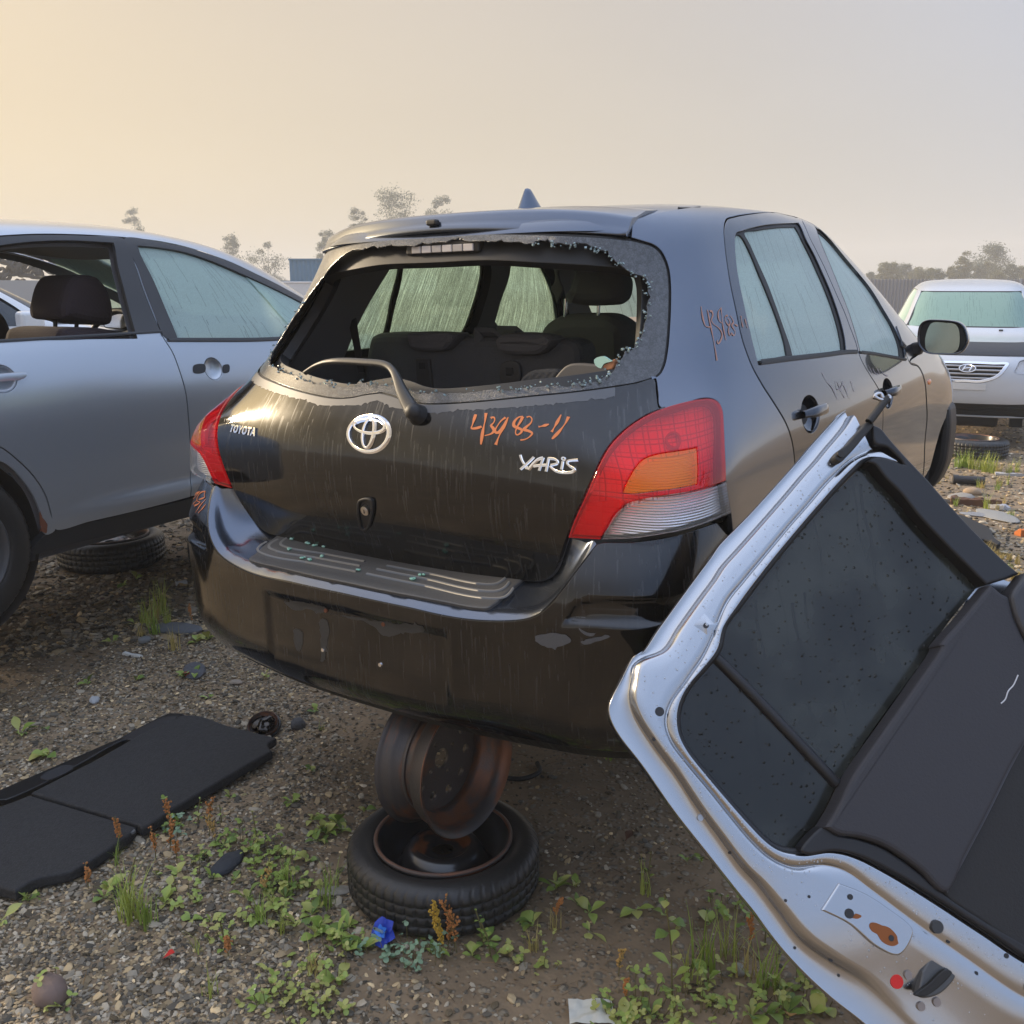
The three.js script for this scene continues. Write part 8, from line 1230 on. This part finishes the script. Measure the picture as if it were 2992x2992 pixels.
[['I', 740, 1420, .15, 46, 1], ['I', 840, 1460, .13, 34, 0], ['I', 700, 1360, .12, 26, 0], ['I', 1620, 1250, .12, 26, 0], ['I', 1840, 1330, .13, 14, 0], ['I', 1600, 1500, .09, 20, 1], ['I', 1190, 1860, .09, 16, 1], ['I', 1780, 1730, .10, 14, 2], ['I', 660, 1110, .08, 16, 0], ['I', 1120, 1610, .07, 10, 1], ['I', 1480, 1450, .11, 18, 0], ['I', 1860, 1250, .12, 10, 0], ['K', 540, 1380, .16, 22, 0], ['K', 650, 1340, .14, 20, 1], ['K', 800, 1470, .15, 22, 0], ['K', 480, 1440, .12, 16, 1], ['K', 720, 1420, .13, 14, 2], ['K', 280, 1060, .10, 12, 1], ['K', 880, 1560, .10, 14, 1], ['J', 1590, 1870, .08, 22, 2], ['J', 1740, 1720, .08, 18, 2], ['J', 130, 1560, .12, 9, 0], ['G', 850, 1225, .05, 14, 1], ['K', 120, 480, .08, 12, 0]].forEach(([k, u, v, h, n, m], i) => tuft(k, u, v, h, n, i + 1, grassM[m], .6));
[[1310, 1740, .18, 34, 1], [1430, 1640, .20, 40, 1], [1370, 1820, .16, 30, 0], [1480, 1760, .14, 26, 1], [1260, 1850, .12, 20, 2], [1540, 1960, .14, 24, 2], [1390, 1700, .12, 26, 2]].forEach(([u, v, h, n, m], i) => tuft('Y', u, v, h, n, i + 41, grassM[m], .5));
[[1200, 1340, .06, 8], [1090, 1400, .05, 8], [1190, 1740, .05, 5], [990, 1900, .05, 5], [1830, 1880, .07, 9], [1740, 1900, .06, 8], [820, 1070, .10, 6], [930, 1120, .08, 8]].forEach(([u, v, z, n], i) => rosette('Y', u, v, z, n, i + 301));
[[270, 350, .16, 30, 1], [400, 350, .18, 40, 0], [470, 340, .20, 50, 0], [560, 360, .18, 44, 1], [640, 370, .16, 36, 1], [720, 400, .20, 44, 1], [800, 410, .20, 40, 1], [870, 420, .15, 30, 2], [1000, 420, .15, 26, 1], [1100, 400, .14, 26, 1], [480, 500, .10, 20, 2], [690, 590, .10, 26, 2], [640, 580, .10, 20, 1], [860, 610, .10, 30, 0], [880, 570, .12, 34, 2], [370, 800, .10, 24, 0], [735, 840, .14, 30, 1], [860, 850, .08, 20, 2], [940, 780, .09, 20, 2], [1000, 560, .14, 8, 1], [1040, 930, .07, 26, 0], [990, 920, .06, 20, 1], [490, 890, .07, 18, 2], [720, 1340, .09, 46, 2], [800, 1400, .09, 50, 2], [900, 1440, .08, 50, 2], [1000, 1440, .08, 46, 2], [1100, 1480, .08, 40, 2], [760, 1450, .07, 40, 1], [860, 1370, .07, 36, 2], [1040, 1660, .07, 40, 2], [1120, 1640, .07, 36, 2], [1010, 1560, .07, 26, 1], [270, 480, .08, 20, 2], [180, 540, .08, 20, 2], [90, 760, .06, 16, 2]].forEach(([u, v, h, n, m], i) => tuft('Z', u, v, h, n, i + 61, grassM[m], .6));
[['I', 690, 1040, .11], ['I', 975, 1000, .13], ['I', 960, 1040, .10], ['I', 1180, 960, .12], ['I', 1225, 1010, .11], ['I', 880, 1080, .10], ['I', 1000, 1110, .08], ['I', 1290, 1640, .06], ['I', 500, 1250, .06], ['I', 1490, 1290, .08], ['J', 650, 1740, .09], ['J', 1010, 1810, .12], ['J', 1050, 1890, .12], ['J', 985, 1860, .11], ['K', 160, 1420, .07], ['K', 190, 1540, .06], ['K', 740, 1300, .08], ['J', 1740, 1650, .05], ['Y', 1700, 1760, .11]].forEach(([k, u, v, h], i) => seedStalk(k, u, v, h, i + 1, i % 5 === 4 ? dryM2 : dryM));
seedStalk('J', 945, 1930, .16, 40, std([.42, .26, .03], .9), 90);
[['K', 395, 1510, .28, 9, .05], ['J', 1235, 1830, .10, 8, .022], ['J', 1290, 1920, .10, 8, .024], ['I', 1270, 1600, .10, 10, .02], ['I', 730, 1330, .13, 8, .022], ['I', 1120, 880, .08, 8, .02], ['K', 290, 1030, .10, 6, .02], ['K', 800, 1290, .09, 6, .02], ['I', 1250, 880, .06, 6, .018], ['I', 1450, 980, .09, 8, .02]].forEach(([k, u, v, h, n, z], i) => stemWeed(k, u, v, h, n, i + 1, z));
// blue artificial flower
{
  const p = baseOf('J', 540, 1835), f = thing('blue_artificial_flower', 'blue artificial flower lying among the weeds before the tyre', 'flower'); f.position.set(p.x, p.y + .035, p.z); f.rotation.set(.9, -.5, 0); const pm = std([.004, .035, .36], .55), pm2 = std([.03, .18, .68], .5);
  for (let k = 0; k < 6; k++) { const m = mesh('petal', leafGeo(.042, .019, .7, .35), pm, f); m.rotation.set(rr(-.1, .2), k * 1.05, 0, 'YXZ'); } for (let k = 0; k < 5; k++) { const m = mesh('inner_petal', leafGeo(.022, .007, .4, .5), pm2, f); m.position.y = .006; m.rotation.set(-.2, k * 1.26 + .4, 0, 'YXZ'); }
  mesh('stem', tube([[0, 0, 0], [0, .03, -.004], [.004, .06, -.01]], .0035, 8, 7), std([.45, .55, .5], .6), f);
}
// single stones and litter
{
  reseed(5);
  const rock = (k, u, v, s, c, sd, flat, lab) => { const p = baseOf(k, u, v), g = stoneGeo(sd, 2, flat), q = g.attributes.position; for (let i = 0; i < q.count; i++) { const f = 1 + .0 * vnoise(q.getX(i) * 3, q.getZ(i) * 3); q.setXYZ(i, q.getX(i) * f, q.getY(i) * f, q.getZ(i) * f); } const m = single('stone', g, std(c, .8, { bumpMap: fuzz, bumpScale: .004 }), lab, 'stone', 'stones on the ground'); m.position.set(p.x, p.y + s * flat * .5, p.z); m.scale.set(s * 1.2, s, s); m.rotation.y = rnd() * 6; };
  const sm = (s0) => { const g = new THREE.SphereGeometry(1, 22, 14), q = g.attributes.position; for (let i = 0; i < q.count; i++) { const f = .78 + .42 * fbm(q.getX(i) * 1.3 + s0, q.getZ(i) * 1.3 + q.getY(i) + s0, s0, 3); q.setXYZ(i, q.getX(i) * f, q.getY(i) * f, q.getZ(i) * f); } g.computeVertexNormals(); return g; };
  const boulder = (k, u, v, sx, sy, sz, c, s0, lab) => { const p = baseOf(k, u, v), m = single('stone', sm(s0), std(c, .8, { bumpMap: fuzz, bumpScale: .003 }), lab, 'stone'); m.position.set(p.x, p.y + sy * .55, p.z); m.scale.set(sx, sy, sz); m.rotation.y = s0; };
  boulder('I', 285, 1870, .046, .036, .036, [.24, .17, .14], 3, 'rounded pinkish brown stone lying in the near gravel'); boulder('I', 1290, 1120, .065, .016, .034, [.05, .055, .065], 5, 'flat dark slate stone among the weeds by the board'); boulder('I', 1880, 1262, .055, .006, .022, [.40, .36, .30], 7, 'flat pale tan splinter of stone beside the lying tyre');
  boulder('I', 535, 195, .028, .014, .02, [.5, .52, .54], 9, 'small white stone between the grey saloon and the board'); boulder('I', 1330, 92, .028, .010, .02, [.36, .30, .24], 10, 'small tan stone behind the load floor board'); boulder('I', 1680, 340, .03, .026, .024, [.11, .11, .115], 11, 'angular grey stone beside the black metal cup'); boulder('I', 1100, 30, .09, .016, .05, [.10, .105, .12], 12, 'flat grey slab beside the hatchback bumper corner');
  boulder('Y', 1560, 1790, .12, .02, .06, [.14, .15, .165], 13, 'broad flat grey rock below the hatchback bumper corner'); boulder('Y', 1280, 1890, .03, .018, .022, [.22, .23, .23], 14, 'small smooth grey stone by the broad flat rock'); boulder('K', 645, 1520, .018, .014, .016, [.45, .33, .2], 15, 'small tan pebble below the silver door'); boulder('Z', 575, 660, .07, .035, .05, [.36, .26, .17], 16, 'brown stone on the open ground beyond the hatchback'); boulder('Z', 430, 700, .14, .02, .09, [.28, .26, .23], 17, 'flat grey stone on the open ground beyond the hatchback'); boulder('Z', 850, 920, .22, .012, .11, [.27, .27, .26], 18, 'broad flat pale stone near the black splash guard'); boulder('Z', 650, 910, .13, .01, .06, [.24, .25, .27], 19, 'flat bluish stone next to the broad pale stone'); boulder('G', 1640, 1455, .05, .03, .04, [.09, .07, .055], 20, 'brown stone half hidden behind the stand wheel');
  boulder('W', 1395, 1832, .02, .012, .015, [.4, .38, .34], 21, 'tiny pale stone below the silver door edge'); boulder('G', 1450, 40, .01, .01, .01, [.1, .1, .1], 22, 'tiny grey pebble by the stand wheel');
  // crumpled paper at the bottom edge
  { const p = baseOf('K', 40, 1590), g = new THREE.PlaneGeometry(.10, .07, 14, 10), q = g.attributes.position; for (let i = 0; i < q.count; i++) q.setZ(i, .016 * fbm(q.getX(i) * 60 + 5, q.getY(i) * 60, 3, 3)); g.rotateX(-Math.PI / 2); g.computeVertexNormals(); const m = single('paper_scrap', g, std([.62, .60, .52], .85), 'crumpled cream paper scrap lying below the silver door', 'paper'); m.position.set(p.x, p.y + .004, p.z); m.rotation.y = .6; }
  // black splash guard on the right
  { const P = zm('Z', [[275, 960], [310, 930], [370, 918], [450, 930], [560, 975], [680, 1030], [750, 1065], [790, 1120], [830, 1200], [900, 1250], [860, 1275], [790, 1240], [700, 1215], [560, 1225], [420, 1150], [340, 1070]]).map(p => { const q = onGround(p, .05); return [q.x, -q.z]; }); const sh = new THREE.Shape(curve(P, .03).map(p => new THREE.Vector2(p[0], p[1]))), g = new THREE.ExtrudeGeometry(sh, { depth: .012, bevelEnabled: true, bevelThickness: .008, bevelSize: .008, bevelOffset: -.008, bevelSegments: 2, steps: 1 }); g.rotateX(-Math.PI / 2); const m = thing('splash_guard', 'curved black plastic splash guard lying on the open ground', 'car part'); const mm = mesh('guard_sheet', g, std([.010, .010, .011], .75), m); mm.position.y = .045; mesh('guard_flange', (() => { const L = curve(P, .03).map(p => [p[0], -p[1]]); const rows = [.058, .03, .002].map((y, k) => L.map(p => [p[0], y, p[1]])); return sheet(rows, true); })(), std([.014, .014, .016], .6), m); }
  // rotten wood, pipe end, plastic shards
  { const bl = (k, u, v, dx, dz, dy, c, nm, lab, cat, s0) => { const p = baseOf(k, u, v), g = new THREE.BoxGeometry(dx, dy, dz, 12, 2, 6), q = g.attributes.position; for (let i = 0; i < q.count; i++) { const n = fbm(q.getX(i) * 22 + s0, q.getZ(i) * 22 + s0, s0, 3) - .5; q.setXYZ(i, q.getX(i) + n * dx * .12, q.getY(i) + n * dy * 1.3 * (q.getY(i) > 0 ? 1 : .2), q.getZ(i) + n * dz * .5); } g.computeVertexNormals(); const m = single(nm, g, std(c, .85), lab, cat); m.position.set(p.x, p.y + dy * .5, p.z); m.rotation.y = s0; };
    bl('Z', 600, 790, .34, .10, .05, [.10, .05, .03], 'rotten_wood', 'reddish rotten piece of wood on the open ground', 'wood', .2); bl('Z', 860, 830, .16, .08, .03, [.40, .40, .42], 'plastic_shard', 'grey plastic shard beside the rotten wood', 'plastic', 2.6); bl('Z', 330, 770, .14, .04, .02, [.03, .03, .033], 'black_strip', 'short black strip by the rotten wood', 'scrap', 2.9); bl('Z', 1150, 1150, .06, .05, .04, [.45, .13, .03], 'orange_scrap', 'small orange scrap at the right of the open ground', 'scrap', .7); bl('Z', 1000, 440, .22, .06, .02, [.35, .35, .36], 'metal_scrap', 'grey metal scrap by the grass under the silver saloon', 'scrap', .3); bl('Y', 540, 1472, .09, .025, .008, [.3, .28, .22], 'wood_splinter', 'pale wood splinter on the earth by the grey saloon', 'splinter', .1); bl('Y', 1600, 1385, .06, .03, .02, [.45, .45, .46], 'plastic_shard', 'pale plastic shard under the hatchback corner', 'plastic', 1.2); bl('W', 250, 1238, .10, .02, .010, [.6, .6, .56], 'plastic_strip', 'white plastic strip on the ground beside the grey saloon', 'plastic', .2);
    const pp = baseOf('Z', 550, 550); const pm = single('pipe_end', merge([cyl([-.1, .04, 0], [.1, .04, 0], .035, .035, 18), cyl([-.14, .04, 0], [-.10, .04, 0], .040, .040, 18)]), std([.025, .024, .025], .5), 'short black pipe end on the ground before the silver saloon', 'pipe'); pm.position.copy(pp); pm.rotation.y = .3;
    const hp = onGround(zm('J', [[1450, 640]])[0]); const hs = single('rubber_hose', tube([[-.10, .01, .03], [-.02, .012, .05], [.05, .012, .02], [.07, .012, -.05], [.03, .01, -.10]], .008, 40, 8), rubber, 'curl of black hose on the earth behind the stand wheel', 'hose'); hs.position.copy(hp);
  }
  // fallen leaves
  const fl = [['Y', 440, 1670, [.42, .22, .03], 'yellow fallen leaf on the earth beside the grey saloon'], ['Y', 935, 1540, [.17, .09, .07], 'brown fallen leaf on the earth beside the grey saloon'], ['I', 1060, 70, [.25, .05, .03], 'reddish fallen leaf near the hatchback bumper corner'], ['I', 915, 1660, [.5, .02, .015], 'tiny red scrap in the near gravel'], ['W', 1180, 1590, [.10, .05, .03], 'dark brown leaf below the silver door'], ['G', 1420, 1230, [.22, .11, .05], 'brown dead leaf below the hatchback bumper'], ['K', 910, 1590, [.4, .22, .07], 'tan dead leaf below the silver door']];
  for (const [k, u, v, c, lab] of fl) { const p = baseOf(k, u, v), m = single('fallen_leaf', leafGeo(.04, .014, .5, .3), std(c, .8), lab, 'leaf'); m.position.set(p.x, p.y + .004, p.z); m.rotation.set(-.3, rnd() * 6, 0, 'YXZ'); }
}
renderer.render(scene, camera);
